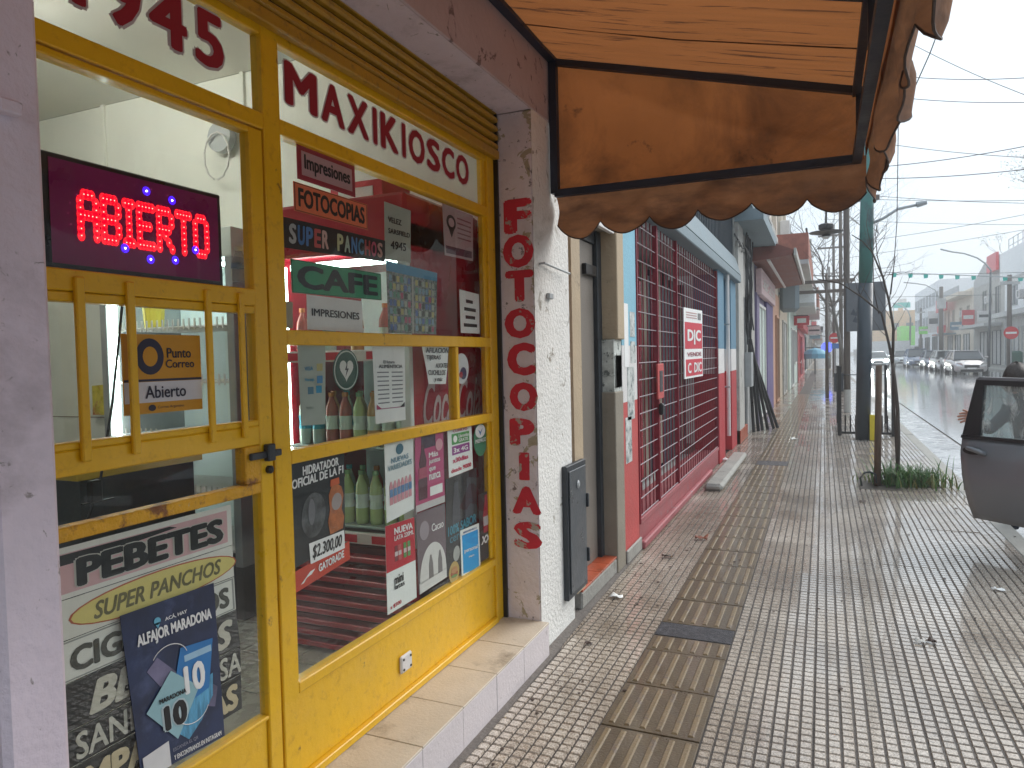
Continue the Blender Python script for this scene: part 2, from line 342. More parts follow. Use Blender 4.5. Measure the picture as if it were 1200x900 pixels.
def dup(o, loc=None, rz=None, parent=None, label=None, group=None, sc=None, swap=None):
    c = o.copy(); COL.objects.link(c)
    if parent is not None: c.parent = parent
    for ch in kids(o): dup(ch, parent=c, swap=swap)
    if swap and c.type == 'MESH':
        if c.data.materials and c.data.materials[0] in swap:
            c.data = c.data.copy(); c.data.materials[0] = swap[c.data.materials[0]]
    if loc is not None: c.location = loc
    if rz is not None: c.rotation_euler = (0, 0, rz)
    if sc: c.scale = sc
    if label: c['label'] = label
    if group: c['group'] = group
    return c
# ---- flat print on a quad.  quad = [TL, TR, BR, BL] in 3D
def lerp(a, b, t): return a+(b-a)*t
class Quad:
    def __init__(s, TL, TR, BR, BL, flip=False):
        s.c = [Vector(TL), Vector(TR), Vector(BR), Vector(BL)]
        s.n = (s.c[1]-s.c[0]).cross(s.c[0]-s.c[3]).normalized()     # towards the viewer
    def p(s, u, v, d=0):        # u right 0..1, v up 0..1
        return lerp(lerp(s.c[3], s.c[2], u), lerp(s.c[0], s.c[1], u), v)+s.n*d
    def sub(s, u0, u1, v0, v1): return Quad(s.p(u0, v1), s.p(u1, v1), s.p(u1, v0), s.p(u0, v0))
    @property
    def w(s): return (s.c[1]-s.c[0]).length
    @property
    def h(s): return (s.c[0]-s.c[3]).length
def plate(name, q, m, parent, d=0., t=.001, wav=0):
    b = MB()
    if wav:
        n = 10; vs = []; fs = []
        for i in range(n+1):
            for j in range(n+1):
                vs.append(q.p(i/n, j/n, d+t+wav*math.sin(i*1.3+j*.5)*(.3+.7*j/n)))
        for i in range(n):
            for j in range(n): k = i*(n+1)+j; fs.append((k, k+n+1, k+n+2, k+1))
        b.add(vs, fs)
    else: b.prism([(0, 0), (1, 0), (1, 1), (0, 1)], lambda a, c, e: q.p(a, c, e), d, d+t)
    return b.build(name, m, parent)
def ell(name, q, m, parent, d=0., u=.5, v=.5, ru=.5, rv=.5, n=28, t=.0006, a0=0, a1=2*math.pi):
    poly = [(u+ru*math.cos(a0+(a1-a0)*k/n), v+rv*math.sin(a0+(a1-a0)*k/n)) for k in range(n+(0 if a1-a0 > 6.28 else 1))]
    return MB().prism(poly, lambda a, c, e: q.p(a, c, e), d, d+t).build(name, m, parent)
def poly(name, q, pts, m, parent, d=0., t=.0006):
    return MB().prism(pts, lambda a, c, e: q.p(a, c, e), d, d+t).build(name, m, parent)
_fc = {}
def glyphs(txt, bold, shear, spacing=1.0):
    off = 0; s_ = bold-off
    k = (txt, bold, shear, spacing)
    if k not in _fc:
        cu = bpy.data.curves.new('t', 'FONT'); cu.body = txt; cu.size = 1; cu.offset = off; cu.shear = shear; cu.resolution_u = 3; cu.space_character = spacing
        cu.align_x = 'CENTER'
        o = bpy.data.objects.new('t', cu); me = bpy.data.meshes.new_from_object(o)
        base = [v.co.copy() for v in me.vertices]; bf = [tuple(p.vertices) for p in me.polygons]; vs = []; fs = []
        for k_, (dx_, dy_) in enumerate([(0, 0)] if s_ < .004 else [(0, 0), (s_, 0), (-s_, 0), (0, s_*.7), (0, -s_*.7), (s_*.7, s_*.5), (-s_*.7, -s_*.5), (s_*.7, -s_*.5), (-s_*.7, s_*.5)]):
            n_ = len(vs); vs += [v+Vector((dx_, dy_, k_*.00012)) for v in base]; fs += [tuple(i+n_ for i in f) for f in bf]
        bpy.data.objects.remove(o); bpy.data.curves.remove(cu); bpy.data.meshes.remove(me)
        x0 = min(v.x for v in vs); x1 = max(v.x for v in vs); y0 = min(v.y for v in vs); y1 = max(v.y for v in vs)
        _fc[k] = ([((v.x-x0)/(x1-x0), (v.y-y0)/(y1-y0), v.z) for v in vs], fs)
    return _fc[k]
def text(txt, q, m, parent, d=.0014, u0=0, u1=1, v0=0, v1=1, bold=.02, shear=0, name='lettering', arc=0, spacing=1.0, block=0):
    vs, fs = glyphs(txt, bold, shear, spacing)
    b = MB(); b.add([q.p(u0+(u1-u0)*x, v0+(v1-v0)*y+arc*(4*x*(1-x)), d+z) for x, y, z in vs], fs)
    return b.build(name, m, parent)

# ================================================================== GROUND
def sheet(name, x0, x1, y0, y1, z, m): return struct(MB().add([(x0, y0, z), (x1, y0, z), (x1, y1, z), (x0, y1, z)], [(0, 1, 2, 3)]).build(name, m))
sheet('ground', -400, 400, -300, 700, -.30, M['ground'])
KX = 1.30        # kerb face of the pavement
def gridroad():
    b = MB(); xs = [2.09, 3.5, 5, 6.3, 7.6, 9, 10.7]; ys = [-20+i*4 for i in range(56)]
    prof = [-.115, -.07, -.045, -.035, -.045, -.07, -.115]
    vs = [(x, y, p) for y in ys for x, p in zip(xs, prof)]; n = len(xs)
    fs = [(j*n+i, j*n+i+1, (j+1)*n+i+1, (j+1)*n+i) for j in range(len(ys)-1) for i in range(n-1)]
    o = b.add(vs, fs).build('road', M['road'], smooth=True); return struct(o)
gridroad()
struct(MB().box(1.46, 2.05, -20, 200, -.25, -.115).build('gutter', M['gutter']))
struct(MB().box(2.05, 2.09, -20, 200, -.25, -.128).build('gutter_seam', M['grime']))
kerb = struct(MB().box(KX-.005, 1.46, -20, 14.2, -.25, -.012, c=.02).build('kerb', M['concrete']))
struct(MB().box(KX-.005, 1.46, 14.22, 200, -.25, -.01, c=.02).build('kerb', M['concrete']))
struct(MB().box(10.7, 10.85, -20, 200, -.25, .01, c=.02).build('kerb', M['concrete']))
struct(MB().box(10.85, 13.0, -20, 200, -.25, .02).build('pavement', M['concrete']))
pave = struct(MB().box(-3.0, KX-.008, -20, 200, -.25, -.012).build('pavement', M['joint']))
# vainilla tiles: 0.4 m, 8 x 8 pads
def tile_mesh(nx, ny, pitch=.05, g=.0042, ch=.0028, h=.0075):
    b = MB(); w = nx*pitch; l = ny*pitch
    b.use(M['joint']); b.add([(0.0008, 0.0008, 0), (w-.0008, 0.0008, 0), (w-.0008, l-.0008, 0), (0.0008, l-.0008, 0)], [(0, 1, 2, 3)])
    b.use(M['tile'])
    for i in range(nx):
        for j in range(ny):
            x0, x1, y0, y1 = i*pitch+g, (i+1)*pitch-g, j*pitch+g, (j+1)*pitch-g
            vs = [(x0, y0, 0), (x1, y0, 0), (x1, y1, 0), (x0, y1, 0), (x0+ch, y0+ch, h), (x1-ch, y0+ch, h), (x1-ch, y1-ch, h), (x0+ch, y1-ch, h)]
            b.add(vs, [(4, 5, 6, 7), (0, 1, 5, 4), (1, 2, 6, 5), (2, 3, 7, 6), (3, 0, 4, 7)])
    return b.mesh('paving_tile')
T88 = tile_mesh(8, 8); T28 = tile_mesh(2, 8); T38 = tile_mesh(3, 8)
def put(name, me, x, y, z, parent, rx=0, ry=0):
    o = bpy.data.objects.new(name, me); COL.objects.link(o); o.parent = parent; o.location = (x, y, z); o.rotation_euler = (rx, ry, 0); return o
Y0 = 2.74-.4*6
HOLE = (.35, 1.13, 8.55, 9.35)
NROW = 39
for j in range(NROW):
    y = Y0+.4*j
    for x, me in ((-.445, T88), (-.045, T88), (.355, T88), (.755, T88), (1.155, T38), (-1.245, T88), (-1.345, T28)):
        if HOLE[0]-.05 < x and x+.4 <= HOLE[1]+.05 and HOLE[2]-.2 < y < HOLE[3]-.3: continue
        if me is T28 and 3.9 < y < 5.1 and False: continue
        put('paving_tile', me, x, y, -.0105+random.uniform(-.0007, .0007)-(.003 if random.random() < .06 else 0), pave, random.gauss(0, .0026), random.gauss(0, .0026))
# far part of the pavement: same tiles too far to tell apart, one relief strip
def farpads():
    b = MB(); y = Y0+.4*NROW
    b.use(M['tile'])
    while y < 60:
        for i in range(-27, 35):
            x = -.045+i*.05
            if -.845 <= x < -.445 or x > 1.28: continue
            L = .4
            b.add([(x+.004, y+.004, -.005), (x+.046, y+.004, -.005), (x+.046, y+L-.004, -.005), (x+.004, y+L-.004, -.005)], [(0, 1, 2, 3)])
        y += .4
    return b.build('far_paving_tiles', None, pave, kind='stuff')
farpads()
struct(MB().add([(-3, 60, -.004), (KX-.01, 60, -.004), (KX-.01, 200, -.004), (-3, 200, -.004)], [(0, 1, 2, 3)]).build('far_pavement', M['tile']))
# tactile strip
def tact_mesh(L=.4):
    b = MB(); b.use(M['tactile']); b.box(0.003, .397, 0.003, L-.003, -.012, 0.0, c=.002)
    b.use(M['tactilebar'])
    for k in range(6):
        x = .04+k*.064; z = .0055
        y0, y1 = .022, L-.022
        vs = []
        for (yy, e) in ((y0, 0), (y0+.012, 1), (y1-.012, 1), (y1, 0)):
            pass
        vs = [(x-.013, y0, 0), (x+.013, y0, 0), (x+.013, y1, 0), (x-.013, y1, 0), (x-.008, y0+.006, z), (x+.008, y0+.006, z), (x+.008, y1-.006, z), (x-.008, y1-.006, z)]
        b.add(vs, [(4, 5, 6, 7), (0, 1, 5, 4), (1, 2, 6, 5), (2, 3, 7, 6), (3, 0, 4, 7)])
    return b.mesh('tactile_tile')
TT = tact_mesh(); TS = tact_mesh(.2)
for j in range(-6, 60):
    y = 2.74+.4*j
    if j == 2: put('tactile_tile', TS, -.845, 3.54, -.004, pave); continue
    if 9.9 < y < 10.3: continue
    put('tactile_tile', TT, -.845, y, -.004+random.uniform(-.001, .001), pave, random.gauss(0, .002), random.gauss(0, .002))
MB().box(-.842, -.448, 3.745, 3.935, -.012, -.003, c=.002).build('asphalt_patch', M['asphaltpatch'], pave)
MB().box(-.842, -.448, 9.95, 10.33, -.012, -.003, c=.002).build('asphalt_patch', M['asphaltpatch'], pave)
MB().prism([(-1.4, 0.3), (-1.262, 0.3), (-1.25, 1.6), (-1.235, 2.4), (-1.245, 3.3), (-1.255, 3.5), (-1.27, 4.0), (-1.29, 5.5), (-1.4, 5.5)], lambda a, b_, e: (a, b_, e), -.01, .004).build('mortar_edge', M['grime'], pave)

# ================================================================== SHOP BUILDING
XG = -1.53; F = -1.31; YP = 3.28
shop = thing('shop_building', 'lilac plastered corner shop with a recessed yellow shopfront, beam and pillars', 'building', (-3, 2, 0))
# pillar (reveal face peeling, street face white)
b = MB(); b.use(M['lilac_peel']).box(-1.56, F, YP, 3.40, 0, 3.4)
b.use(M['white_wall']).box(-1.56, F+.003, 3.40, 3.84, 0, 3.4)
p = MB().box(-1.56, F-.003, YP, 3.80, 0, 2.72, c=.006).build('pillar', M['lilac_peel'], shop)
MB().add([(F, YP+.001, 0), (F, 3.80, 0), (F, 3.80, 2.9), (F, YP+.001, 2.9)], [(0, 1, 2, 3)]).build('white_pillar_face', M['white_wall'], shop)
bx('pillar', M['lilac'], shop, -1.56, -1.31, .75, .867, 0, 2.72, c=.012)
bx('beam', M['mauve'], shop, -1.56, F+.004, -2.5, 3.86, 2.722, 3.5, c=.006)
MB().add([(-1.50, -2.4, 2.7205), (F-.002, -2.4, 2.7205), (F-.002, YP, 2.7205), (-1.50, YP, 2.7205)], [(0, 3, 2, 1)]).build('beam_soffit', M['lilac'], shop)
bx('parapet', M['mauve'], shop, -1.6, F+.01, -2.5, 3.86, 3.503, 4.6)
# mount anchors on the white pillar face and on the near pillar
bx('wall_anchor', M['metal'], shop, F, F+.02, 3.44, 3.50, 1.80, 1.83)
MB().tube([(F, 3.35, 1.97), (F+.02, 3.37, 1.975), (F+.035, 3.72, 1.955)], .006, 6).build('conduit_stub', M['metal'], shop)
q = onx(14, 130, -1.31)
bx('wall_anchor', M['lilac'], shop, -1.31, -1.285, q.y-.035, q.y+.005, q.z-.012, q.z+.012)
# the room
room_x = -5.6
bx('side_wall', M['room'], shop, room_x, -1.56, 3.33, 3.45, .17, 3.25)
for zz in (1.15, 2.15):
    bx('wall_joint', M['olive'], shop, room_x, -1.6, 3.326, 3.3295, zz, zz+.006, c=0)
for xx in (-4.42, -3.2):
    bx('wall_batten', M['room'], shop, xx, xx+.03, 3.31, 3.3295, .17, 3.25)
bx('back_wall', M['room'], shop, room_x-.1, room_x, -2.5, 3.45, .17, 3.25)
bx('near_wall', M['room'], shop, room_x, -1.56, -2.6, -2.5, .17, 3.25)
bx('ceiling', M['ceil'], shop, room_x, -1.565, -2.5, 3.33, 3.25, 3.35)
bx('roof', M['concrete'], shop, room_x-.1, -1.61, -2.6, 3.86, 3.36, 4.55)
# shop floor tiles
flo = MB().box(room_x, -1.575, -2.5, 3.33, -.1, .160).build('floor', M['grime'], shop)
fm = MB().box(0, .296, 0, .296, 0, .010, c=.001).mesh('floor_tile'); fm.materials.append(M['shopfloor'])
for i in range(10):
    for j in range(11):
        put('floor_tile', fm, -1.88-.3*i, .05+.3*j, .160, flo)
# entrance step with tiles
stp = thing('entrance_step', 'low step of cream tiles with white tiled riser below the yellow shopfront', 'step', (-1.4, 2, 0))
bx('step_core', M['grime'], stp, -1.56, -1.285, .2, YP-.001, 0, .160, c=0)
ys = [onx(495, 875, -1.27).y, onx(542.5, 828, -1.27).y, onx(582, 790, -1.27).y, onx(613.75, 758, -1.27).y]
pt = .3
y = ys[0]-3*pt; edges = [y, y+pt, y+2*pt]+ys+[YP-.002]
for a, b_ in zip(edges[:-1], edges[1:]):
    bx('step_tile', M['steptile'], stp, -1.565, -1.268, a+.0015, b_-.0015, .160, .170+random.uniform(-.0008, .0008), c=.002)
    bx('riser_tile', M['riser'], stp, -1.284, -1.270+random.uniform(-.001, .001), a+.001, b_-.001, .002, .1585, c=.0015)
# FOTOCOPIAS down the pillar
let = thing('painted_lettering', 'worn red hand painted letters FOTOCOPIAS running down the peeling pillar', 'lettering', (-1.4, YP, .5))
for ch, (a, t_, c_, d_) in zip('FOTOCOPIAS', [(590, 235, 623.5, 272), (589, 276.5, 626, 312.6), (592, 318, 626, 353), (591, 362, 628, 396), (594, 402, 628, 440), (597, 448, 631, 482), (597, 490, 627, 523), (608, 530, 621, 563), (600, 569, 635, 604), (602, 610, 636, 645)]):
    P0 = ony(a, t_, YP); P1 = ony(c_, d_, YP)
    qd = Quad((P0.x, YP-.001, P0.z), (P1.x, YP-.001, P0.z), (P1.x, YP-.001, P1.z), (P0.x, YP-.001, P1.z))
    text(ch, qd, M['redletter'], let, .001, bold=.075 if ch != 'I' else .02)

# ================================================================== SHOPFRONT WINDOW
win = thing('shop_window', 'yellow steel shop window with four rows of panes plastered with signs', 'window', (XG, 2.4, .17))
Y = M['yellow']
def bar(name, y0, y1, z0, z1, x0=XG-.025, x1=XG+.02, m=None, par=None, c=.003): return bx(name, m or Y, par or win, x0, x1, y0, y1, z0, z1, c=c)
bar('mullion', 1.655, 1.725, .17, 2.53)
bar('mullion', 3.185, 3.262, .17, 2.53)
bar('frame_bead', 3.150, 3.184, .5, 2.5, XG-.02, XG+.008)
bar('frame_bead', 1.726, 1.738, .5, 2.5, XG-.02, XG+.010)
ZB = [(1.555, 1.602), (1.185, 1.228), (2.195, 2.245)]
bar('rail', 1.726, 3.184, *ZB[0]); bar('rail', 1.726, 3.184, *ZB[1]); bar('rail', .87, 1.654, 2.19, 2.238); bar('rail', 1.726, 3.184, 2.195, 2.243)
bar('rail', .87, 3.262, 2.47, 2.53, XG-.02, XG+.015)
bar('rail', 1.726, 3.184, .462, .497)
bar('glazing_bar', 2.815, 2.842, 1.229, 1.554)
bar('base_panel', 1.726, 3.184, .20, .461, XG-.02, XG+.008, c=.002)
bar('sill_bar', 1.726, 3.184, .172, .199, XG-.02, XG+.03)
for (a, b_, z0, z1) in ((1.739, 3.149, .498, 1.184), (1.739, 2.814, 1.229, 1.554), (2.843, 3.149, 1.229, 1.554), (1.739, 3.149, 1.603, 2.194), (1.739, 3.184, 2.244, 2.469), (.87, 1.654, 2.239, 2.469)):
    bx('glass_pane', M['glass'], win, XG-.002, XG+.002, a, b_, z0, z1, c=0)
# socket plate on the base panel
sp = thing('socket_cover', 'small white cover plate with four dark screws on the yellow base panel', 'socket cover', (XG+.01, 2.34, .31))
bx('plate', M['whitepaint'], sp, XG+.008, XG+.022, 2.303, 2.383, .275, .345, c=.008)
for a, b_ in ((2.318, .29), (2.368, .29), (2.318, .33), (2.368, .33)):
    MB().lathe((XG+.022, a, b_), [(.005, 0), (.005, .003)], 8, 'x').build('screw', M['black'], sp)
# rolled shutter above
sh = thing('rolling_shutter', 'raised yellow corrugated rolling shutter hanging under the lilac beam', 'shutter', (-1.5, 2, 2.5))
def slat():
    b = MB(); n = 8; prof = [(0.0, 0.004), (.014, .007), (.022, .014), (.022, .026), (.014, .034), (0, .036)]
    vs = []
    for yy in (-1.5, YP-.012):
        for (a, z) in prof: vs.append((a, yy, z))
        for (a, z) in reversed(prof): vs.append((a-.002, yy, z))
    k = len(prof)*2; fs = [(i, (i+1) % k, k+(i+1) % k, k+i) for i in range(k)]+[tuple(range(k-1, -1, -1)), tuple(range(k, 2*k))]
    return b.add(vs, fs).mesh('slat')
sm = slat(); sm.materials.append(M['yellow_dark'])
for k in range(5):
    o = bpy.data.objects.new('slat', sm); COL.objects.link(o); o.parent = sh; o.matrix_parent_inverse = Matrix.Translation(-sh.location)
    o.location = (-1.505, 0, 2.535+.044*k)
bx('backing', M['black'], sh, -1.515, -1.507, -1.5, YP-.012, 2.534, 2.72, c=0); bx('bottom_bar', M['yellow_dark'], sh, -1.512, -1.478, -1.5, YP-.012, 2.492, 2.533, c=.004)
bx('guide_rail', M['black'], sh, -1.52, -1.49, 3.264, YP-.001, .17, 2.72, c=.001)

# ---- DOOR
door = thing('shop_door', 'yellow steel shop door with barred hatch, sliding bolt and glass panels', 'door', (XG, 1.2, .17))
def db(name, y0, y1, z0, z1, x0=XG-.022, x1=XG+.018, m=None, c=.003): return bx(name, m or Y, door, x0, x1, y0, y1, z0, z1, c=c)
YW = M['yellow_worn']
db('stile', 1.596, 1.648, .18, 2.185); db('stile', .87, .93, .18, 2.185)
db('rail', .931, 1.595, 1.668, 1.716, x1=XG+.022)
db('rail', .931, 1.595, 1.262, 1.318, m=Y)
db('rail', .931, 1.595, 1.120, 1.152, m=YW)
db('kick_panel', .931, 1.595, .18, .442, XG-.018, XG+.008)
db('rail', .931, 1.595, .443, .455)
db('lock_plate', 1.535, 1.595, 1.153, 1.261, m=YW, x1=XG+.020)
db('top_rail', .931, 1.595, 2.168, 2.185)
for (a, w) in ((1.045, .022), (1.172, .020), (1.405, .018), (1.522, .018)):
    db('hatch_bar', a, a+w, 1.290, 1.700, XG+.020, XG+.034)
db('hatch_frame', .99, 1.595, 1.645, 1.667); db('hatch_frame', .99, 1.595, 1.3185, 1.335)
for (z0, z1, y1) in ((1.717, 2.167, 1.595), (1.336, 1.644, 1.595), (1.153, 1.261, 1.534), (.456, 1.119, 1.595)):
    bx('glass_pane', M['glass'], door, XG-.002, XG+.002, .931, y1, z0, z1, c=0)
bolt = bx('bolt', M['dark'], door, XG+.021, XG+.034, 1.545, 1.67, 1.222, 1.242, c=.003)
bx('bolt_keeper', M['dark'], door, XG+.020, XG+.042, 1.605, 1.635, 1.212, 1.262, c=.003)
MB().lathe((XG+.018, 1.625, 1.185), [(.012, 0), (.012, .012), (.006, .016)], 10, 'x').build('keyhole', M['black'], door)

# ================================================================== SIGNS ON THE GLASS
def gq(y0, y1, z0, z1, tilt=0, x=XG-.006):
    return Quad((x, y0, z1), (x, y1, z1+tilt), (x, y1, z0+tilt), (x, y0, z0))
def gpx(pts, x=XG-.006):     # quad given as picture points TL TR BR BL laid on the glazing plane
    return Quad(*[onx(*p_, x) for p_ in pts])
DR = (.33, .012, .03)
# number and name over the glass
n1 = thing('number_lettering', 'dark red street number 4945 with pale edge on the pane over the door', 'lettering', (XG, 1.3, 2.3))
for ch, a, b_, z0 in (('4', 1.02, 1.135, 2.312), ('9', 1.165, 1.265, 2.308), ('4', 1.285, 1.40, 2.312), ('5', 1.425, 1.525, 2.308)):
    qd = gq(a, b_, z0, z0+.15, x=XG+.0025); 
    text(ch, gq(a-.008, b_+.006, z0-.008, z0+.156, x=XG+.0025), flat((.55, .5, .5)), n1, .0008, bold=.075, name='letter_edge')
    text(ch, qd, flat(DR), n1, .0022, bold=.035)
n2 = thing('name_lettering', 'big dark red MAXIKIOSCO letters with pale edge on the top window pane', 'lettering', (XG, 2.4, 2.35))
lets = 'MAXIKIOSCO'; ws = [1.35, 1.1, 1.1, .48, 1.05, .48, 1.1, 1.0, 1.0, 1.1]; tot = sum(ws); yc = 1.765
for ch, w in zip(lets, ws):
    wd = 1.265*w/tot
    i_ = wd*.20 if ch == 'I' else 0
    text(ch, gq(yc-.003+i_, yc+wd*.93+.004-i_, 2.302, 2.446, x=XG+.0025), flat((.70, .66, .66)), n2, .0008, bold=.075, name='letter_edge')
    text(ch, gq(yc+.003+i_, yc+wd*.92-.003-i_, 2.307, 2.441, x=XG+.0025), flat(DR), n2, .0022, bold=.04)
    yc += wd
BK = (.02, .02, .022); WT = (.84, .84, .82)
def sign(name, label, cat, q, base, lines=(), border=None, wav=0, rough=.5, m=None, t=.0012):
    """lines: (text, colour, u0,u1,v0,v1, bold, shear)"""
    r = plate(name, q, m or flat(base, rough), None, 0, t, wav); tag(r, label, cat)
    if border:
        bc, bu, bv, inner = border
        plate('border', q.sub(bu*.35, 1-bu*.35, bv*.35, 1-bv*.35), flat(bc), r, t+.0002, .0002)
        plate('face', q.sub(bu, 1-bu, bv, 1-bv), flat(inner), r, t+.0006, .0002)
    for L in lines:
        tx, c, u0, u1, v0, v1 = L[:6]; bo = L[6] if len(L) > 6 else .02; shr = L[7] if len(L) > 7 else 0
        text(tx, q, flat(c), r, t+.0012+wav, u0, u1, v0, v1, bo, shr)
    return r
sign('framed_sign', 'maroon framed sign reading Impresiones at the top of the window', 'sign', gq(1.822, 2.125, 2.086, 2.196, -.0, XG-.004), (.33, .02, .05), [('Impresiones', BK, .10, .90, .22, .78, .035)], ((.30, .015, .04), .06, .15, (.48, .30, .32)), t=.004)
sign('orange_sign', 'orange sign reading FOTOCOPIAS in black capitals', 'sign', gq(1.806, 2.205, 1.983, 2.076, 0, XG-.008), (.78, .16, .07), [('FOTOCOPIAS', BK, .05, .95, .18, .84, .045)], ((.30, .05, .03), .02, .05, (.90, .22, .10)))
s_ = sign('black_sign', 'black sign reading SUPER PANCHOS in letters of many colours', 'sign', gpx([(332, 254), (451, 282), (451, 307), (332, 290)]), BK)
q_ = gpx([(332, 254), (451, 282), (451, 307), (332, 290)])
cols = [(.5, .5, .5), (.08, .22, .5), (.1, .25, .55), (.65, .12, .12), (.75, .5, .45), None, (.6, .6, .35), (.5, .6, .5), (.12, .3, .6), (.1, .3, .5), (.5, .08, .08), (.6, .12, .2), (.6, .35, .3)]
for i, (ch, c) in enumerate(zip('SUPER PANCHOS', cols)):
    if c: text(ch, q_, flat(c), s_, .0026, .04+i*.072, .04+i*.072+.062, .16, .84, .05)
sign('green_sign', 'dark green sign reading CAFE in large black letters', 'sign', gpx([(340, 303), (446, 321), (447, 352), (342, 343)], XG-.009), (.06, .36, .18), [('CAFE', BK, .05, .95, .14, .88, .045)], ((.015, .09, .04), .01, .03, (.06, .36, .18)))
sign('address_paper', 'white paper with the handwritten address VELEZ SARSFIELD 4945', 'paper', gpx([(450, 236), (481, 247), (481, 308), (451, 304)], XG-.007), WT, [('VELEZ', BK, .12, .62, .66, .76, .02), ('SARSFIELD', BK, .12, .95, .47, .56, .02), ('4945', BK, .2, .8, .2, .35, .02)], m=M['paperdull'])
sign('impresiones_paper', 'pale paper reading IMPRESIONES under the green sign', 'paper', gpx([(359, 345), (424, 353), (425, 390), (360, 386)], XG-.0045), WT, [('IMPRESIONES', BK, .07, .93, .40, .62, .02), ('trabajos · fotos', (.3, .3, .3), .1, .6, .82, .90, .0)][:1], m=M['paper'])
tag(plate('tan_tag', gpx([(331, 353), (343, 354), (343, 385), (331, 384)]), flat((.42, .36, .24)), None), 'small tan tag in the left corner of the window above the bar', 'tag')
# coloured leaflet board
lb = plate('leaflet_sheet', gpx([(452, 305), (512, 320), (511, 392), (455, 390)], XG-.011), mat('mottled_leaflet_print', (.22, .30, .26), .6, 0, .7, 90, dirt=(.5, .35, .45), dscale=120, dlo=.5, dhi=.6, dirt2=((.10, .14, .12), 60, .5, .6)), None)
tag(lb, 'large sheet of small coloured stickers with a blue header behind the glass', 'poster')
ql = gpx([(452, 305), (512, 320), (511, 392), (455, 390)], XG-.011)
plate('blue_header', ql.sub(0, 1, .86, 1), flat((.10, .34, .55)), lb, .0012, .0004)
plate('centre_gap', ql.sub(.47, .5, 0, .85), flat((.5, .5, .45)), lb, .0012, .0004)
random.seed(11)
for i in range(6):
    for j in range(7):
        for s in (0, 1):
            u = .04+s*.5+i*.07; v = .04+j*.115
            plate('sticker', ql.sub(u, u+.05, v, v+.085), flat(random.choice([(.45, .50, .42), (.15, .35, .25), (.5, .12, .2), (.12, .2, .45), (.55, .5, .2), (.08, .09, .08), (.25, .4, .5)])), lb, .0012, .0003)
s_ = sign('location_paper', 'greyed paper with a black location pin on the upper right of the window', 'paper', gpx([(518, 238), (554, 253), (554, 306), (521, 299)], XG-.0045), (.50, .36, .38))
qd = gpx([(518, 238), (554, 253), (554, 306), (521, 299)], XG-.0045)
ell('pin', qd, flat(BK), s_, .002, .25, .68, .15, .15); ell('pin_centre', qd, flat((.5, .36, .38)), s_, .0028, .25, .68, .09, .09)
poly('pin_tip', qd, [(.14, .60), (.25, .38), (.36, .60)], flat(BK), s_, .002)
plate('dark_band', qd.sub(.05, .95, .05, .20), flat((.12, .05, .08)), s_, .002, .0003)
for k in range(5): plate('text_line', qd.sub(.45, .92, .80-k*.10, .83-k*.10), flat((.25, .1, .12)), s_, .002, .0003)
s_ = sign('opening_paper', 'small white notice low on the right of the upper window', 'paper', gpx([(538, 339), (561, 345), (562, 391), (540, 390)], XG-.0045), WT, m=M['paper'])
qd = gpx([(538, 339), (561, 345), (562, 391), (540, 390)], XG-.0045)
for k, (a, b_) in enumerate(((.3, .65), (.2, .8), (.25, .75), (.15, .85))):
    plate('text_line', qd.sub(a, b_, .72-k*.19, .80-k*.19), flat(BK), s_, .0022, .0003)
# second row
qd = gpx([(348, 403), (381, 402), (381, 497), (353, 499)], XG-.0045)
s_ = sign('card_paper', 'grey green notice of accepted cards headed VISA in the left window pane', 'paper', qd, WT, [('VISA', (.1, .3, .45), .2, .52, .67, .72, .02), ('Naranja', (.1, .35, .5), .2, .55, .53, .58, .01), ('mobo', (.2, .25, .22), .2, .5, .20, .24, .0)], m=M['paperdull'])
for (u, v, c) in ((.66, .66, (.5, .42, .15)), (.66, .51, (.06, .26, .5)), (.3, .38, (.08, .2, .28)), (.62, .39, (.04, .3, .5))):
    plate('card_mark', qd.sub(u, u+.22, v, v+.09), flat(c), s_, .002, .0003)
qd = gpx([(390, 409), (420, 409), (420, 458), (390, 459)], XG-.0045)
r = ell('round_sticker', qd, flat((.03, .085, .06)), None, 0, .5, .5, .5, .5, t=.001); tag(r, 'round dark green sticker with a white heart and lightning bolt', 'sticker')
ell('ring', qd, flat((.55, .58, .52)), r, .0012, .5, .5, .465, .465); ell('inner_disc', qd, flat((.03, .085, .06)), r, .0018, .5, .5, .43, .43)
hp = []
for k in range(30):
    a = 2*math.pi*k/30; hp.append((.5+.0165*16*math.sin(a)**3, .52+.0175*(13*math.cos(a)-5*math.cos(2*a)-2*math.cos(3*a)-math.cos(4*a))))
poly('heart', qd, hp, flat((.62, .64, .58)), r, .0024)
poly('lightning', qd, [(.53, .68), (.43, .50), (.50, .50), (.46, .34), (.58, .54), (.51, .54)], flat(BK), r, .003)
qd = gpx([(436, 402), (474, 404), (475, 492), (440, 497)], XG-.0045)
s_ = sign('notice_paper', 'lilac white printed notice beside the round heart sticker', 'paper', qd, WT, [('El futuro', BK, .3, .65, .75, .79, .01), ('ALIMENTICIA', BK, .15, .9, .69, .735, .02)], m=M['paper'])
for k in range(8):
    for u in (.1, .55): plate('text_line', qd.sub(u, u+.36, .63-k*.055, .645-k*.055), flat((.2, .2, .22)), s_, .002, .0003)
plate('footer_line', qd.sub(.05, .95, .175, .185), flat((.4, .1, .2)), s_, .002, .0003)
poly('corner_mark', qd, [(.04, .18), (.04, .24), (.2, .18)], flat((.35, .03, .1)), s_, .003); poly('corner_mark', qd, [(.96, .18), (.96, .24), (.8, .18)], flat(BK), s_, .003)
qd = gpx([(494, 404), (526, 405), (522, 450), (502, 450)], XG-.0045)
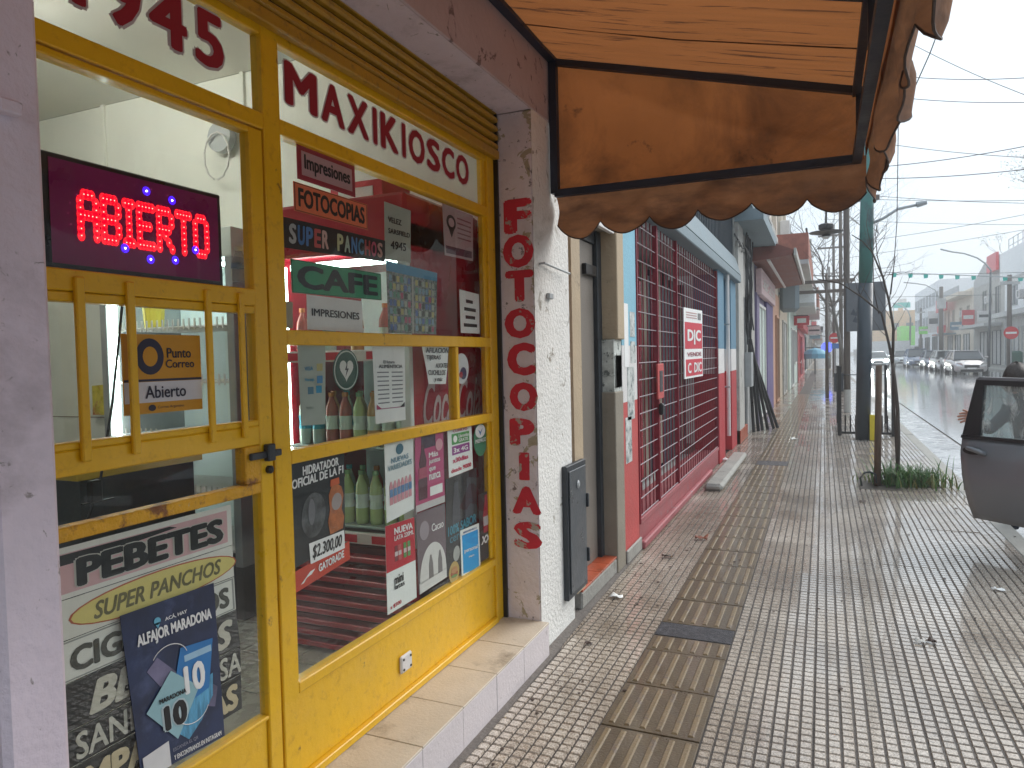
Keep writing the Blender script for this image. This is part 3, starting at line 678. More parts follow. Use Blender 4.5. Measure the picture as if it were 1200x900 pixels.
sign('handwritten_paper', 'curled paper handwritten AFILACION TIJERAS ALICATES CUCHILLOS', 'paper', qd, WT, [('AFILACION', BK, .08, .98, .80, .93, .02, .2), ('TIJERAS', BK, .08, .66, .60, .74, .02, .2), ('ALICATES', BK, .42, .98, .42, .54, .02, .2), ('CUCHILLOS', BK, .05, .9, .23, .36, .02, .2), ('y más', BK, .3, .75, .04, .18, .02, .3)], wav=.002, m=M['paper'])
qd = gpx([(532, 414), (549, 414), (549, 450), (532, 450)], XG-.0045)
r = ell('white_sticker', qd, flat((.66, .66, .68)), None, 0, .5, .5, .5, .5, t=.001); tag(r, 'oval white sticker with a small dark figure mark on the red side pane', 'sticker')
ell('dark_mark', qd, flat((.04, .05, .12)), r, .0012, .62, .35, .22, .2); ell('red_mark', qd, flat((.4, .03, .05)), r, .0018, .45, .30, .12, .10)
# bottom row
qd = gpx([(338, 542), (403, 526), (403, 655), (343, 697)], XG-.0045)
q2 = gpx([(338, 542), (403, 526), (404, 632), (342, 668)], XG-.0045)
s_ = sign('drink_poster', 'black drink poster HIDRATADOR OFICIAL DE LA F1 with an orange bottle and price', 'poster', q2, (.022, .024, .028))
text('HIDRATADOR', q2, flat(WT), s_, .0026, .22, .88, .84, .93, .04); text('OFICIAL DE LA F1', q2, flat(WT), s_, .0026, .03, .97, .74, .83, .04)
qb = gpx([(342, 672), (409, 634), (410, 655), (343, 697)], XG-.0045)
plate('orange_band', qb, flat((.62, .06, .03)), s_, .0003, .0008); text('GATORADE', qb, flat(WT), s_, .003, .42, .88, .32, .72, .04)
poly('band_logo', qb, [(.12, .25), (.28, .62), (.36, .62), (.30, .45), (.22, .42), (.17, .25)], flat(WT), s_, .003)
ell('smoke_mark', q2, mat('grey_smoke_print', (.10, .10, .105), .6, 0, .7, 25), s_, .0016, .40, .42, .22, .22); ell('smoke_mark', q2, flat((.16, .16, .17)), s_, .0024, .36, .46, .06, .13)
bp = [(.70, .14), (.95, .14), (.98, .26), (.93, .36), (.97, .50), (.93, .60), (.86, .64), (.86, .70), (.74, .70), (.74, .64), (.68, .56), (.70, .40), (.66, .28)]
poly('bottle_picture', q2, bp, mat('orange_bottle_print', (.42, .13, .04), .4, 0, .35, 30), s_, .0022)
ell('bottle_label', q2, flat((.35, .30, .28)), s_, .003, .83, .46, .10, .09)
poly('bottle_cap', q2, [(.71, .64), (.89, .64), (.88, .71), (.72, .71)], flat((.60, .12, .04)), s_, .003)
qp = gpx([(361, 637), (402, 621), (403, 642), (363, 661)], XG-.0045)
plate('price_strip', qp, flat(WT), s_, .004, .0005); text('$2.300,00', qp, flat(BK), s_, .0052, .06, .92, .12, .85, .02, .3)
qd = gpx([(450, 521), (484, 512), (485, 596), (453, 613)], XG-.0045)
s_ = sign('water_poster', 'white drink poster with a row of six pink and blue bottles', 'poster', qd, WT, [('NUEVAS', (.15, .3, .4), .2, .8, .73, .80, .02), ('VARIEDADES', (.2, .35, .42), .08, .92, .64, .71, .02)], m=M['paper'])
ell('brand_mark', qd, flat((.06, .16, .22)), s_, .002, .5, .89, .13, .07)
for k in range(6):
    u = .12+k*.135
    poly('bottle_picture', qd, [(u, .20), (u+.11, .20), (u+.11, .44), (u+.075, .50), (u+.035, .50), (u, .44)], flat((.60, .28, .32)), s_, .002)
    plate('bottle_label', qd.sub(u, u+.11, .30, .40), flat((.08, .2, .38)), s_, .0028, .0003)
qd = gpx([(486, 511), (519, 502), (521, 588), (487, 601)], XG-.0045)
s_ = sign('pink_poster', 'pink drink poster with a dark bottle and white words Más juntos que nunca', 'poster', qd, (.50, .06, .18), [('Más', WT, .45, .78, .66, .73, .02), ('juntos', WT, .45, .85, .56, .64, .02), ('que', WT, .45, .68, .46, .53, .02), ('nunca', WT, .45, .85, .36, .44, .02)])
poly('bottle_picture', qd, [(.10, .14), (.38, .14), (.39, .40), (.34, .52), (.37, .64), (.30, .78), (.30, .86), (.19, .86), (.19, .78), (.12, .62), (.15, .5), (.09, .38)], flat((.07, .015, .03)), s_, .002)
plate('footer', qd.sub(0, 1, 0, .09), flat((.6, .55, .55)), s_, .002, .0003); plate('dark_top', qd.sub(.2, .7, .80, .97), flat((.06, .03, .06)), s_, .0017, .0003)
ell('white_badge', qd, flat((.6, .3, .35)), s_, .003, .82, .80, .13, .08); plate('white_box', qd.sub(.48, .92, .15, .27), flat(WT), s_, .002, .0003); plate('dark_label', qd.sub(.10, .38, .42, .56), flat((.35, .05, .1)), s_, .003, .0003)
qd = gpx([(451, 617), (485, 606), (488, 700), (454, 721)], XG-.0045)
s_ = sign('red_white_poster', 'poster with red top NUEVA LATA 220ML and white base mini latas', 'poster', qd, WT, [], wav=0, m=M['paper'])
plate('red_field', qd.sub(0, 1, .47, 1), flat((.55, .02, .04)), s_, .0014, .0004)
text('NUEVA', qd, flat(WT), s_, .0028, .28, .92, .87, .95, .04); text('LATA 220ML', qd, flat(WT), s_, .0028, .28, .95, .80, .855, .02)
text('mini', qd, flat(BK), s_, .0028, .24, .55, .30, .40, .03); text('latas', qd, flat(BK), s_, .0028, .24, .58, .24, .30, .02); text('a $500', qd, flat((.5, .03, .05)), s_, .0028, .08, .45, .04, .09, .03)
for (u, c) in ((.28, (.2, .04, .05)), (.40, (.45, .1, .1)), (.58, (.10, .28, .08)), (.72, (.12, .3, .1))):
    plate('can_picture', qd.sub(u, u+.10, .56, .74), flat(c), s_, .0024, .0004); plate('can_band', qd.sub(u, u+.10, .62, .67), flat((.6, .5, .5)), s_, .003, .0003)
qd = gpx([(487, 603), (521, 590), (523, 676), (491, 697)], XG-.0045)
s_ = sign('cacao_poster', 'mauve grey poster with the word Cacao and a white arched panel', 'poster', qd, (.17, .12, .14), [('Cacao', WT, .50, .92, .70, .80, .01)])
ell('white_arch', qd, flat((.60, .60, .57)), s_, .002, .52, .12, .48, .44, 24, a0=0, a1=math.pi); plate('white_base', qd.sub(0.02, 1, 0.0, .13), flat((.60, .60, .57)), s_, .002, .0006)
ell('chocolate_splash', qd, flat((.30, .26, .28)), s_, .002, .25, .76, .16, .12)
for u in (.35, .68): poly('bottle_picture', qd, [(u, .12), (u+.16, .12), (u+.15, .30), (u+.10, .42), (u+.06, .42), (u+.01, .30)], flat((.16, .15, .15)), s_, .003)
qd = gpx([(524, 501), (552, 496), (554, 549), (526, 560)], XG-.0035)
s_ = sign('promo_poster', 'white promotion card with green, purple and red price blocks', 'poster', qd, WT, [('CUARTO', (.55, .03, .1), .2, .8, .88, .94, .02), ('x30días', (.55, .02, .1), .15, .80, .26, .36, .04), ('desde 9000', (.55, .02, .06), .08, .92, .07, .16, .04)], m=M['paper'])
plate('green_block', qd.sub(.15, .88, .63, .85), flat((.05, .30, .06)), s_, .0018, .0003); plate('purple_block', qd.sub(.15, .88, .42, .60), flat((.25, .02, .22)), s_, .0018, .0003)
text('Llamadas', qd, flat(WT), s_, .003, .42, .85, .75, .82, .02); text('GRATIS', qd, flat(WT), s_, .003, .42, .82, .66, .73, .02); text('3x 4G', qd, flat(WT), s_, .003, .2, .8, .46, .56, .03); ell('phone_mark', qd, flat(WT), s_, .003, .28, .74, .08, .07)
qd = gpx([(554, 498), (570, 494), (571, 532), (556, 537)], XG-.0035)
r = ell('green_sticker', qd, flat((.03, .22, .11)), None, 0, .5, .5, .5, .5, t=.001); tag(r, 'oval green sticker with the word PREPAGO at the window corner', 'sticker')
ell('white_top', qd, flat(WT), r, .0012, .5, .76, .36, .2); text('PREPAGO', qd, flat(WT), r, .0022, .1, .9, .42, .54, .02); poly('tick', qd, [(.35, .82), (.48, .64), (.66, .84), (.5, .74)], flat((.03, .2, .4)), r, .0022)
qd = gpx([(522, 562), (558, 548), (560, 652), (523, 676)], XG-.0060)
s_ = sign('dark_poster', 'black drink poster with two dark bottles and blue lettering', 'poster', qd, (.020, .022, .026), [('100% SABOR', (.05, .28, .38), .05, .95, .40, .50, .03), ('cero', (.05, .22, .3), .1, .5, .32, .38, .01)])
for u in (.18, .58): poly('bottle_picture', qd, [(u, .50), (u+.26, .50), (u+.24, .74), (u+.20, .84), (u+.20, .93), (u+.06, .93), (u+.06, .84), (u+.02, .74)], flat((.055, .06, .075)), s_, .002)
ell('white_cup', qd, flat((.4, .4, .38)), s_, .002, .3, .18, .10, .08)
qd = gpx([(539, 622), (561, 613), (563, 667), (541, 675)], XG-.0035)
s_ = sign('blue_sticker', 'bright blue rounded sticker reading personal with a white border', 'sticker', qd, WT, [], rough=.4, m=M['paper'])
plate('blue_face', qd.sub(.08, .92, .04, .88), flat((.01, .33, .70)), s_, .0014, .0004); text('personal', qd, flat(WT), s_, .0026, .16, .86, .46, .57, .02); text('pagos', qd, flat(WT), s_, .0026, .38, .66, .34, .38, .01); text('BIENVENIDO', qd, flat((.1, .2, .4)), s_, .002, .15, .85, .91, .95, .01)
qd = gpx([(560, 580), (577, 573), (578, 650), (563, 658)], XG-.0045)
s_ = sign('bottle_sticker', 'black sticker with a tall bottle and the letters XXL', 'sticker', qd, (.03, .028, .032), [('XXL', WT, .08, .95, .24, .36, .05, .2)])
poly('bottle_picture', qd, [(.28, .40), (.72, .40), (.74, .66), (.62, .84), (.6, .96), (.42, .96), (.40, .84), (.26, .66)], flat((.38, .02, .04)), s_, .002); plate('bottle_label', qd.sub(.28, .72, .50, .64), flat((.5, .45, .45)), s_, .0026, .0003)
qd = gpx([(526, 661), (538, 655), (538, 681), (526, 686)], XG-.0035)
r = ell('burger_sticker', qd, flat((.50, .34, .10)), None, 0, .5, .5, .5, .5, t=.001); tag(r, 'tiny round yellow sticker picturing a filled bun', 'sticker')
ell('filling', qd, flat((.35, .08, .04)), r, .0012, .5, .45, .34, .16); ell('bun_top', qd, flat((.45, .22, .08)), r, .0018, .5, .62, .3, .16); ell('lettuce', qd, flat((.12, .25, .05)), r, .0018, .5, .34, .3, .07)

# door signs
led = thing('led_sign', 'lit red LED sign reading ABIERTO in a dark magenta box at the door top', 'sign', (XG-.04, 1.28, 1.73))
q0 = gq(1.02, 1.512, 1.722, 1.970, 0, XG-.018)
bx('casing', M['black'], led, XG-.055, XG-.020, 1.014, 1.518, 1.718, 1.975, c=.004)
plate('screen', q0.sub(.02, .98, .04, .97), mat('magenta_tinted_screen', (.26, .008, .12), .35, 0, .1, 5), led, 0, .0005)
FONT5 = {'A': ["01110", "10001", "10001", "11111", "10001", "10001", "10001"], 'B': ["11110", "10001", "10001", "11110", "10001", "10001", "11110"], 'I': ["111", "010", "010", "010", "010", "010", "111"],
         'E': ["11111", "10000", "10000", "11110", "10000", "10000", "11111"], 'R': ["11110", "10001", "10001", "11110", "10100", "10010", "10001"], 'T': ["11111", "00100", "00100", "00100", "00100", "00100", "00100"], 'O': ["01110", "10001", "10001", "10001", "10001", "10001", "01110"]}
redglow = emat('red_led_painted_glow', (1, .0, .012), 1.0); reddot = emat('red_led_dot', (1, .20, .16), 3.6); blueglow = emat('blue_led_painted_glow', (.05, .0, 1), 1.1); bluedot = emat('blue_led_dot', (.55, .6, 1), 10); dimdot = emat('dim_led_dot', (.6, .05, .25), .5)  # the two glow materials paint the halo seen around lit LEDs
bg_, bd_ = MB(), MB()
cu = 0; tw = sum(len(FONT5[c][0])+1 for c in 'ABIERTO')-1
zt = .248; 
u = .15
for ch in 'ABIERTO':
    g = FONT5[ch]; w = len(g[0])
    for r_i, row in enumerate(g):
        for c_i, v in enumerate(row):
            if v == '1':
                uu = u+(c_i+.5)*.0195; vv = .70-r_i*.064
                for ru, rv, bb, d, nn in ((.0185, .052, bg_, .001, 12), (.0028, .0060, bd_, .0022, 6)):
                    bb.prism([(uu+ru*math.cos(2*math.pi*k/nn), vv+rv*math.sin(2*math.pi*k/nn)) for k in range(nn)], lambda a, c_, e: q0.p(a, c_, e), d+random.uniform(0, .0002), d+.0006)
    u += (w+.95)*.0195
bg_.build('led_painted_glow', redglow, led, kind='stuff'); bd_.build('led_dots', reddot, led, kind='stuff')  # wide emissive discs paint the red glow around the letters; the dots are the LEDs
for (px, py) in ((171, 224), (201, 235), (146, 291), (176, 304), (205, 305), (228.5, 293)):
    P_ = onx(px, py, XG-.018)
    MB().lathe((XG-.0165, P_.y, P_.z), [(.011, 0), (.011, .0005)], 18, 'x').build('blue_painted_halo', blueglow, led); MB().lathe((XG-.0158, P_.y, P_.z), [(.0020, 0), (.0020, .001)], 8, 'x').build('blue_led', bluedot, led)  # blue disc is a painted halo, the small dot is the LED itself
dd = MB()
for k in range(26):
    a = 2*math.pi*k/26; P_ = q0.p(.5+.40*math.cos(a), .5+.40*math.sin(a), .0012); dd.lathe(P_, [(.0011, 0), (.0011, .0006)], 6, 'x')
dd.build('dim_dots', dimdot, led, kind='stuff')
qd = gq(1.171, 1.404, 1.382, 1.578, 0, XG+.003)
s_ = sign('postal_sign', 'amber sign reading Punto Correo with a white band reading Abierto', 'sign', qd, (.62, .30, .02))
plate('dark_line', qd.sub(.01, 1, .405, .435), flat((.03, .03, .06)), s_, .0014, .0003); plate('white_band', qd.sub(.01, 1, .14, .40), flat((.66, .66, .68)), s_, .0014, .0003)
ell('ring', qd, flat((.03, .03, .06)), s_, .0014, .33, .72, .17, .23); ell('ring_hole', qd, flat((.62, .30, .02)), s_, .0022, .33, .72, .09, .125)
text('Punto', qd, flat((.03, .03, .05)), s_, .0022, .54, .86, .70, .83, .015); text('Correo', qd, flat((.03, .03, .05)), s_, .0022, .52, .90, .57, .68, .015)
text('Abierto', qd, flat((.03, .03, .05)), s_, .0028, .25, .77, .19, .35, .015); text('Correo Argentino', qd, flat((.03, .03, .05)), s_, .0022, .40, .74, .045, .09, .0)
ell('post_mark', qd, flat((.03, .03, .05)), s_, .0022, .33, .07, .045, .04)
# stack of sign boards behind the lower door glass
def boards():
    rows = [((92, 636), (270, 592), (272, 641), (96, 692), 'PEBETES'), ((96, 693), (272, 642), (274, 678), (100, 738), 'OVAL'), ((100, 739), (274, 679), (276, 712), (103, 792), 'CIG'),
            ((103, 793), (276, 714), (281, 752), (106, 850), 'BE'), ((106, 851), (281, 753), (282, 790), (109, 884), 'SANDW'), ((109, 885), (282, 791), (283, 826), (112, 940), 'EMP')]
    X_ = XG-.012
    for i, (tl, tr, br, bl, k) in enumerate(rows):
        P = [onx(*c, X_) for c in (tl, tr, br, bl)]; P[0].z = (P[0].z+P[1].z)/2; P[1].z = P[0].z; P[2].z = (P[2].z+P[3].z)/2; P[3].z = P[2].z; P[0].y = .96; P[3].y = .96
        qd = Quad(*P); y1 = P[1].y; sc = (1.045-.96)/(y1-.96)       # text starts where the pillar ends
        f = lambda u: sc+(1-sc)*u
        if k == 'PEBETES':
            r = sign('menu_board', 'white and pink board reading PEBETES, topmost in the door', 'sign', qd, (.80, .76, .70)); plate('pink_field', qd.sub(.03, .97, .10, .88), flat((.70, .42, .43)), r, .0014, .0003)
            poly('black_flash', qd, [(.05, .66), (.05, .86), (.62, .86), (.66, .80), (.4, .72), (.3, .66)], flat(BK), r, .0020)
            text('PEBETES', qd, flat((.6, .56, .5)), r, .0024, f(-.01), f(.94), .14, .76, .10, name='letter_edge'); text('PEBETES', qd, flat(BK), r, .0032, f(0), f(.93), .16, .74, .06)
        elif k == 'OVAL':
            r = sign('menu_board', 'white board with a yellow oval reading SUPER PANCHOS', 'sign', qd, (.76, .73, .66)); ell('red_edge', qd, flat((.5, .12, .05)), r, .0014, (f(0)+1)/2-.01, .48, (1-f(0))/2+.03, .50); ell('yellow_oval', qd, flat((.75, .62, .20)), r, .0022, (f(0)+1)/2-.01, .48, (1-f(0))/2+.02, .46)
            text('SUPER PANCHOS', qd, flat((.16, .14, .06)), r, .003, f(.08), f(.90), .26, .72, .03, .25)
        elif k == 'CIG':
            r = sign('menu_board', 'white board reading CIGARRILLOS, third from the top in the door', 'sign', qd, (.76, .74, .68), [], ((.3, .3, .28), .02, .06, (.76, .74, .68))); text('CIGARRILLOS', qd, flat((.07, .07, .06)), r, .003, f(-.05), f(.95), .18, .80, .05)
        elif k == 'BE':
            r = sign('menu_board', 'black board reading BEBIDAS in slanted white letters', 'sign', qd, BK); text('BEBIDAS', qd, flat((.58, .54, .45)), r, .003, f(.03), f(.96), .12, .86, .05, .3)
        elif k == 'SANDW':
            r = sign('menu_board', 'black board reading SANDWICHESA in tall white letters', 'sign', qd, BK); text('SANDWICHESA', qd, flat((.55, .52, .45)), r, .003, f(-.04), f(1), .10, .88, .02)
        else:
            r = sign('menu_board', 'black board reading EMPANADAS, lowest in the door', 'sign', qd, BK); text('EMPANADAS', qd, flat((.62, .5, .32)), r, .003, f(-.1), f(.97), .12, .86, .06)
boards()
qd = gpx([(140, 722), (250, 683), (263, 862), (166, 915)], XG+.003)
s_ = sign('football_poster', 'dark blue poster ALFAJOR MARADONA with two shirt shaped snack packets', 'poster', qd, BK, [], wav=0, m=mat('blurred_blue_poster_print', (.022, .035, .085), .4, 0, .5, 7, dirt=(.10, .13, .25), dscale=6, dlo=.56, dhi=.75))
text('ACÁ, HAY', qd, flat(WT), s_, .003, .42, .66, .875, .905, .02); text('ALFAJOR MARADONA', qd, flat(WT), s_, .003, .12, .94, .765, .855, .05)
ell('pin', qd, flat((.15, .45, .6)), s_, .003, .34, .895, .035, .022); poly('pin_tip', qd, [(.31, .885), (.34, .85), (.37, .885)], flat((.15, .45, .6)), s_, .003)
poly('blurred_arm', qd, [(.18, .62), (.3, .68), (.55, .5), (.8, .42), (.95, .34), (.9, .22), (.62, .3), (.4, .4)], mat('blurred_sleeve_print', (.16, .15, .24), .5, 0, .5, 12), s_, .002)
poly('blue_sleeve', qd, [(.38, .36), (.65, .40), (.9, .44), (.88, .30), (.72, .18), (.55, .10), (.42, .18)], mat('light_blue_print', (.10, .32, .50), .5, 0, .5, 14, vec=(1, 6, 1)), s_, .0026)
poly('packet_picture', qd, [(.55, .68), (.93, .66), (.84, .36), (.55, .32), (.42, .42)], flat((.04, .20, .48)), s_, .0032); text('10', qd, flat(WT), s_, .0052, .55, .80, .38, .56, .05); plate('packet_band', qd.sub(.58, .90, .585, .625), flat((.35, .55, .7)), s_, .0042, .0003)
poly('packet_picture', qd, [(.12, .38), (.42, .57), (.72, .40), (.42, .14)], flat((.30, .50, .54)), s_, .0046)
text('10', qd, flat((.5, .6, .62)), s_, .0058, .27, .57, .215, .385, .12, name='letter_edge'); text('10', qd, flat(BK), s_, .0066, .29, .55, .22, .375, .07); text('MARADONA', qd, flat(BK), s_, .0066, .26, .56, .40, .43, .03)
poly('white_corner', qd, [(.03, .0), (.32, .0), (.32, .155), (.03, .13)], flat((.66, .66, .66)), s_, .003)
text('Y ENCONTRANOS EN INSTAGRAM', qd, flat(WT), s_, .003, .36, .95, .02, .05, .02); text('ESCANEA EL QR', qd, flat((.3, .3, .35)), s_, .003, .36, .66, .07, .095, .0)
for (a0_, a1_, u_, v_) in ((.3, 2.6, .42, .62), (3.6, 5.9, .62, .30)):
    ring = MB(); P0 = [qd.p(u_+.2*math.cos(a0_+(a1_-a0_)*k/12), v_+.11*math.sin(a0_+(a1_-a0_)*k/12), .006) for k in range(13)]
    ring.tube(P0, .0012, 4).build('white_arc', flat(WT), s_)

# ================================================================== INSIDE THE SHOP
lamp = thing('ceiling_light', 'fluorescent tube fitting on the shop ceiling near the door', 'light', (-3.0, 1.2, 3.2))
bx('fitting', M['ceil'], lamp, -4.3, -2.9, 1.95, 2.1, 3.20, 3.249)
MB().tube([(-4.2, 2.0, 3.175), (-3.0, 2.0, 3.175)], .018, 8).build('tube', M['tube'], lamp)
def hidden_row(y):
    l = dup(lamp, (lamp.location.x, y-2.0+lamp.location.y, lamp.location.z), label='fluorescent tube fitting further inside the shop ceiling'); return l
hidden_row(.4)
# red drinks fridge with a lit front door
fr = thing('drinks_fridge', 'tall red drinks fridge with a lit glass door behind the window', 'fridge', (-1.98, 2.95, .17))
X0, X1, FY, BY_, ZT = -2.36, -1.62, 2.6, 3.30, 2.10
bx('side_panel', M['fridgered'], fr, X1-.03, X1, FY+.02, BY_, .17, ZT, c=.01)
bx('side_panel', M['fridgered'], fr, X0, X0+.03, FY+.02, BY_, .17, ZT, c=.01)
bx('back_panel', M['fridgewhite'], fr, X0+.03, X1-.03, BY_-.04, BY_, .17, ZT)
bx('header', M['fridgered'], fr, X0, X1, FY, BY_, 1.98, ZT+.12, c=.015)
bx('plinth', mat('dark_red_louvre_back', (.10, .012, .018), .5), fr, X0, X1, FY+.03, BY_-.05, .17, .66)
for k in range(9): bx('louvre', M['fridgered'], fr, X0+.01, X1-.01, FY-.03+.0, FY+.028, .19+k*.052, .215+k*.052, c=.004)
bx('door_frame', M['fridgewhite'], fr, X0, X0+.05, FY, FY+.03, .68, 1.975); bx('door_frame', M['fridgewhite'], fr, X1-.05, X1, FY, FY+.03, .68, 1.975)
for z in (.68, 1.50): 
    bx('door_trim', M['whitepaint'], fr, X0+.05, X1-.05, FY+.002, FY+.03, z, z+.05)
    for k in range(3): bx('red_tag', M['redsign'], fr, X0+.08+k*.22, X0+.22+k*.22, FY-.002, FY+.001, z+.008, z+.042, c=0)
bx('fridge_door_glass', M['fridgeglass'], fr, X0+.05, X1-.05, FY+.012, FY+.016, .73, 1.975, c=0)
bx('light_strip', M['fridgelight'], fr, X0+.06, X1-.06, FY+.06, FY+.08, 1.93, 1.96); bx('light_strip', M['fridgelight'], fr, X0+.035, X0+.045, FY+.05, FY+.06, .75, 1.95)
for z in (.74, 1.10, 1.50): bx('shelf', M['metal'], fr, X0+.04, X1-.04, FY+.04, BY_-.05, z, z+.012)
qc = Quad((X1+.001, 2.62, 1.42), (X1+.001, 3.28, 1.42), (X1+.001, 3.28, 1.18), (X1+.001, 2.62, 1.18))
text('Coca-Cola', qc, flat((.62, .50, .50)), fr, .001, .12, .98, .05, .95, .02, .5)
# bottles on the shelves
def bottle(liq, capc, label_c, lab, r=.031, h=.245):
    t = thing('drink_bottle', lab, 'bottle', (0, 0, 0), 'bottles on the fridge shelves')
    MB().lathe((0, 0, 0), [(r*.9, 0), (r, .02), (r, h*.30), (r*.86, h*.42), (r, h*.58), (r*.9, h*.72), (r*.4, h*.88), (r*.38, h*.92)], 12).build('body', liq, t, smooth=True)
    MB().lathe((0, 0, 0), [(r*.46, h*.92), (r*.46, h)], 10).build('cap', capc, t)
    MB().lathe((0, 0, 0), [(r*1.01, h*.30), (r*.90, h*.42), (r*1.01, h*.56)], 12).build('label', label_c, t)
    return t
def lq(c): return mat('drink_%02d' % len(bpy.data.materials), c, .12, 0, .1, 9, coat=.5)
kinds = [('bottle of red drink with orange cap on the middle fridge shelf', (.55, .14, .12), (.75, .25, .08)), ('bottle of yellow green drink on the lower fridge shelf', (.62, .66, .34), (.35, .5, .3)),
         ('bottle of blue drink on the lower fridge shelf', (.25, .42, .62), (.1, .15, .4)), ('bottle of orange drink on the middle fridge shelf', (.75, .36, .14), (.7, .3, .1)), ('clear bottle with teal label on the middle fridge shelf', (.55, .62, .58), (.05, .3, .35))]
protos = [bottle(lq(c), lq(cp), M['paper'] if i != 4 else flat((.05, .35, .5)), l) for i, (l, c, cp) in enumerate(kinds)]
first = set()
ORD = ['first', 'second', 'third', 'fourth', 'fifth', 'sixth', 'seventh', 'eighth']
def setb(k, x, y, z):
    i = int(round((x-X0-.09)/.078)); sh_ = 'lower' if z < .9 else 'middle' if z < 1.3 else 'top'
    lb_ = ['red drink bottle with orange cap', 'yellow green drink bottle', 'blue drink bottle', 'orange drink bottle', 'clear bottle with teal label'][k]+', '+ORD[i]+' from left on the '+sh_+' fridge shelf'
    if k not in first: first.add(k); protos[k].location = (x, y, z); protos[k]['label'] = lb_; return
    dup(protos[k], (x, y, z), label=lb_)
for i in range(8):
    setb([4, 4, 0, 0, 1, 3, 3, 3][i], X0+.09+i*.078, FY+.10, 1.112)
    setb([2, 2, 1, 1, 1, 1, 1, 1][i], X0+.09+i*.078, FY+.10, .752)
    if i % 2 == 0: setb([0, 4, 3, 0][i//2], X0+.09+i*.078, FY+.10, 1.512)

for i in range(16):      # second row and smaller goods behind
    setb2 = protos[[0, 3, 4, 1][i % 4]]
    dup(setb2, (X0+.07+(i % 8)*.080, FY+.24+.0*i, 1.112 if i < 8 else .752), label=['red', 'orange', 'clear', 'yellow green'][i % 4]+' drink bottle in the back row, '+ORD[i % 8]+' from left on the '+('middle' if i < 8 else 'lower')+' shelf')
cr_ = thing('snack_carton', 'red snack carton on top of the drinks fridge', 'carton', (-2.0, 3.0, 2.22)); bx('carton_box', M['redsign'], cr_, -2.2, -1.9, 2.85, 3.1, 2.221, 2.36); bx('carton_label', M['paper'], cr_, -2.15, -1.95, 2.846, 2.849, 2.25, 2.33, c=0)
gond = thing('snack_shelves', 'wall shelves of coloured snack packets deep inside the shop', 'shelves', (-5.3, 1.2, .17))
for z in (.5, .9, 1.3, 1.7): bx('shelf', M['metal'], gond, -5.59, -5.25, .2, 2.4, z, z+.02)
random.seed(31)
for z in (.52, .92, 1.32, 1.72):
    for k in range(13):
        y_ = .25+k*.165; bx('packet', flat(random.choice([(.7, .5, .05), (.6, .08, .06), (.1, .25, .5), (.1, .4, .15), (.7, .7, .65), (.5, .2, .05)])), gond, -5.45, -5.28, y_, y_+.13, z+.002, z+random.uniform(.18, .28))
# second white fridge seen through the door, and shelves
f2 = thing('display_fridge', 'upright white display fridge with lit shelves seen through the shop door', 'fridge', (-3.4, 2.9, .17))
a0, a1, g0, g1 = -3.75, -2.75, 2.75, 3.30
bx('back_panel', M['fridgewhite'], f2, a0, a1, g1-.04, g1, .17, 2.05); bx('side_panel', M['metal'], f2, a0, a0+.05, g0, g1, .17, 2.05); bx('side_panel', M['metal'], f2, a1-.05, a1, g0, g1, .17, 2.05)
bx('header', M['fridgewhite'], f2, a0, a1, g0, g1, 2.05, 2.2); bx('plinth', M['darkgrey'], f2, a0, a1, g0, g1, .17, .45)
bx('light_strip', M['fridgelight'], f2, a0+.06, a0+.08, g0+.03, g0+.05, .5, 2.0); bx('light_strip', M['fridgelight'], f2, a0+.08, a1-.08, g0+.03, g0+.05, 2.01, 2.03)
for z in (.5, .80, 1.10, 1.40, 1.70):
    s = bx('shelf', M['whitepaint'], f2, a0+.05, a1-.05, g0+.05, g1-.05, z, z+.012)
    for k in range(22): bx('shelf_rail', M['whitepaint'], s, a0+.07+k*.04, a0+.08+k*.04, g0+.045, g0+.05, z-.01, z+.05, c=0)
bx('header_strip', M['redsign'], f2, a0+.1, a1-.1, g0-.003, g0-.001, 2.08, 2.17, c=0)
pk = thing('dairy_pot', 'yellow and blue dairy packet on the display fridge shelf', 'packet', (-3.5, 2.9, 1.712), 'packets in the display fridge')
MB().lathe((-3.5, 2.9, 1.712), [(.05, 0), (.06, .12), (.062, .13)], 12).build('pot', flat((.62, .50, .05)), pk); MB().lathe((-3.5, 2.9, 1.712), [(.064, .13), (.064, .14)], 12).build('lid', flat((.1, .25, .5)), pk)
for k, (x, z, c) in enumerate([(-3.3, 1.712, (.6, .6, .6)), (-3.1, 1.712, (.1, .3, .6)), (-2.95, 1.712, (.6, .5, .1)), (-3.5, 1.412, (.6, .2, .1)), (-3.2, 1.412, (.6, .55, .1)), (-3.0, 1.412, (.2, .45, .55)), (-3.3, 1.112, (.6, .6, .55)), (-3.05, 1.112, (.55, .5, .1)), (-3.4, .812, (.3, .5, .5)), (-3.1, .812, (.6, .6, .6)), (-3.6, 1.112, (.1, .4, .3))]):
    dup(pk, (x, 2.9, z), label=['pale', 'blue', 'golden', 'orange', 'amber', 'light blue', 'off white', 'mustard', 'teal', 'silvery', 'green'][k]+' dairy packet on the '+{1.712: 'top', 1.412: 'second', 1.112: 'third', .812: 'lowest'}[z]+' shelf of the display fridge', swap={flat((.62, .50, .05)): flat(c)})
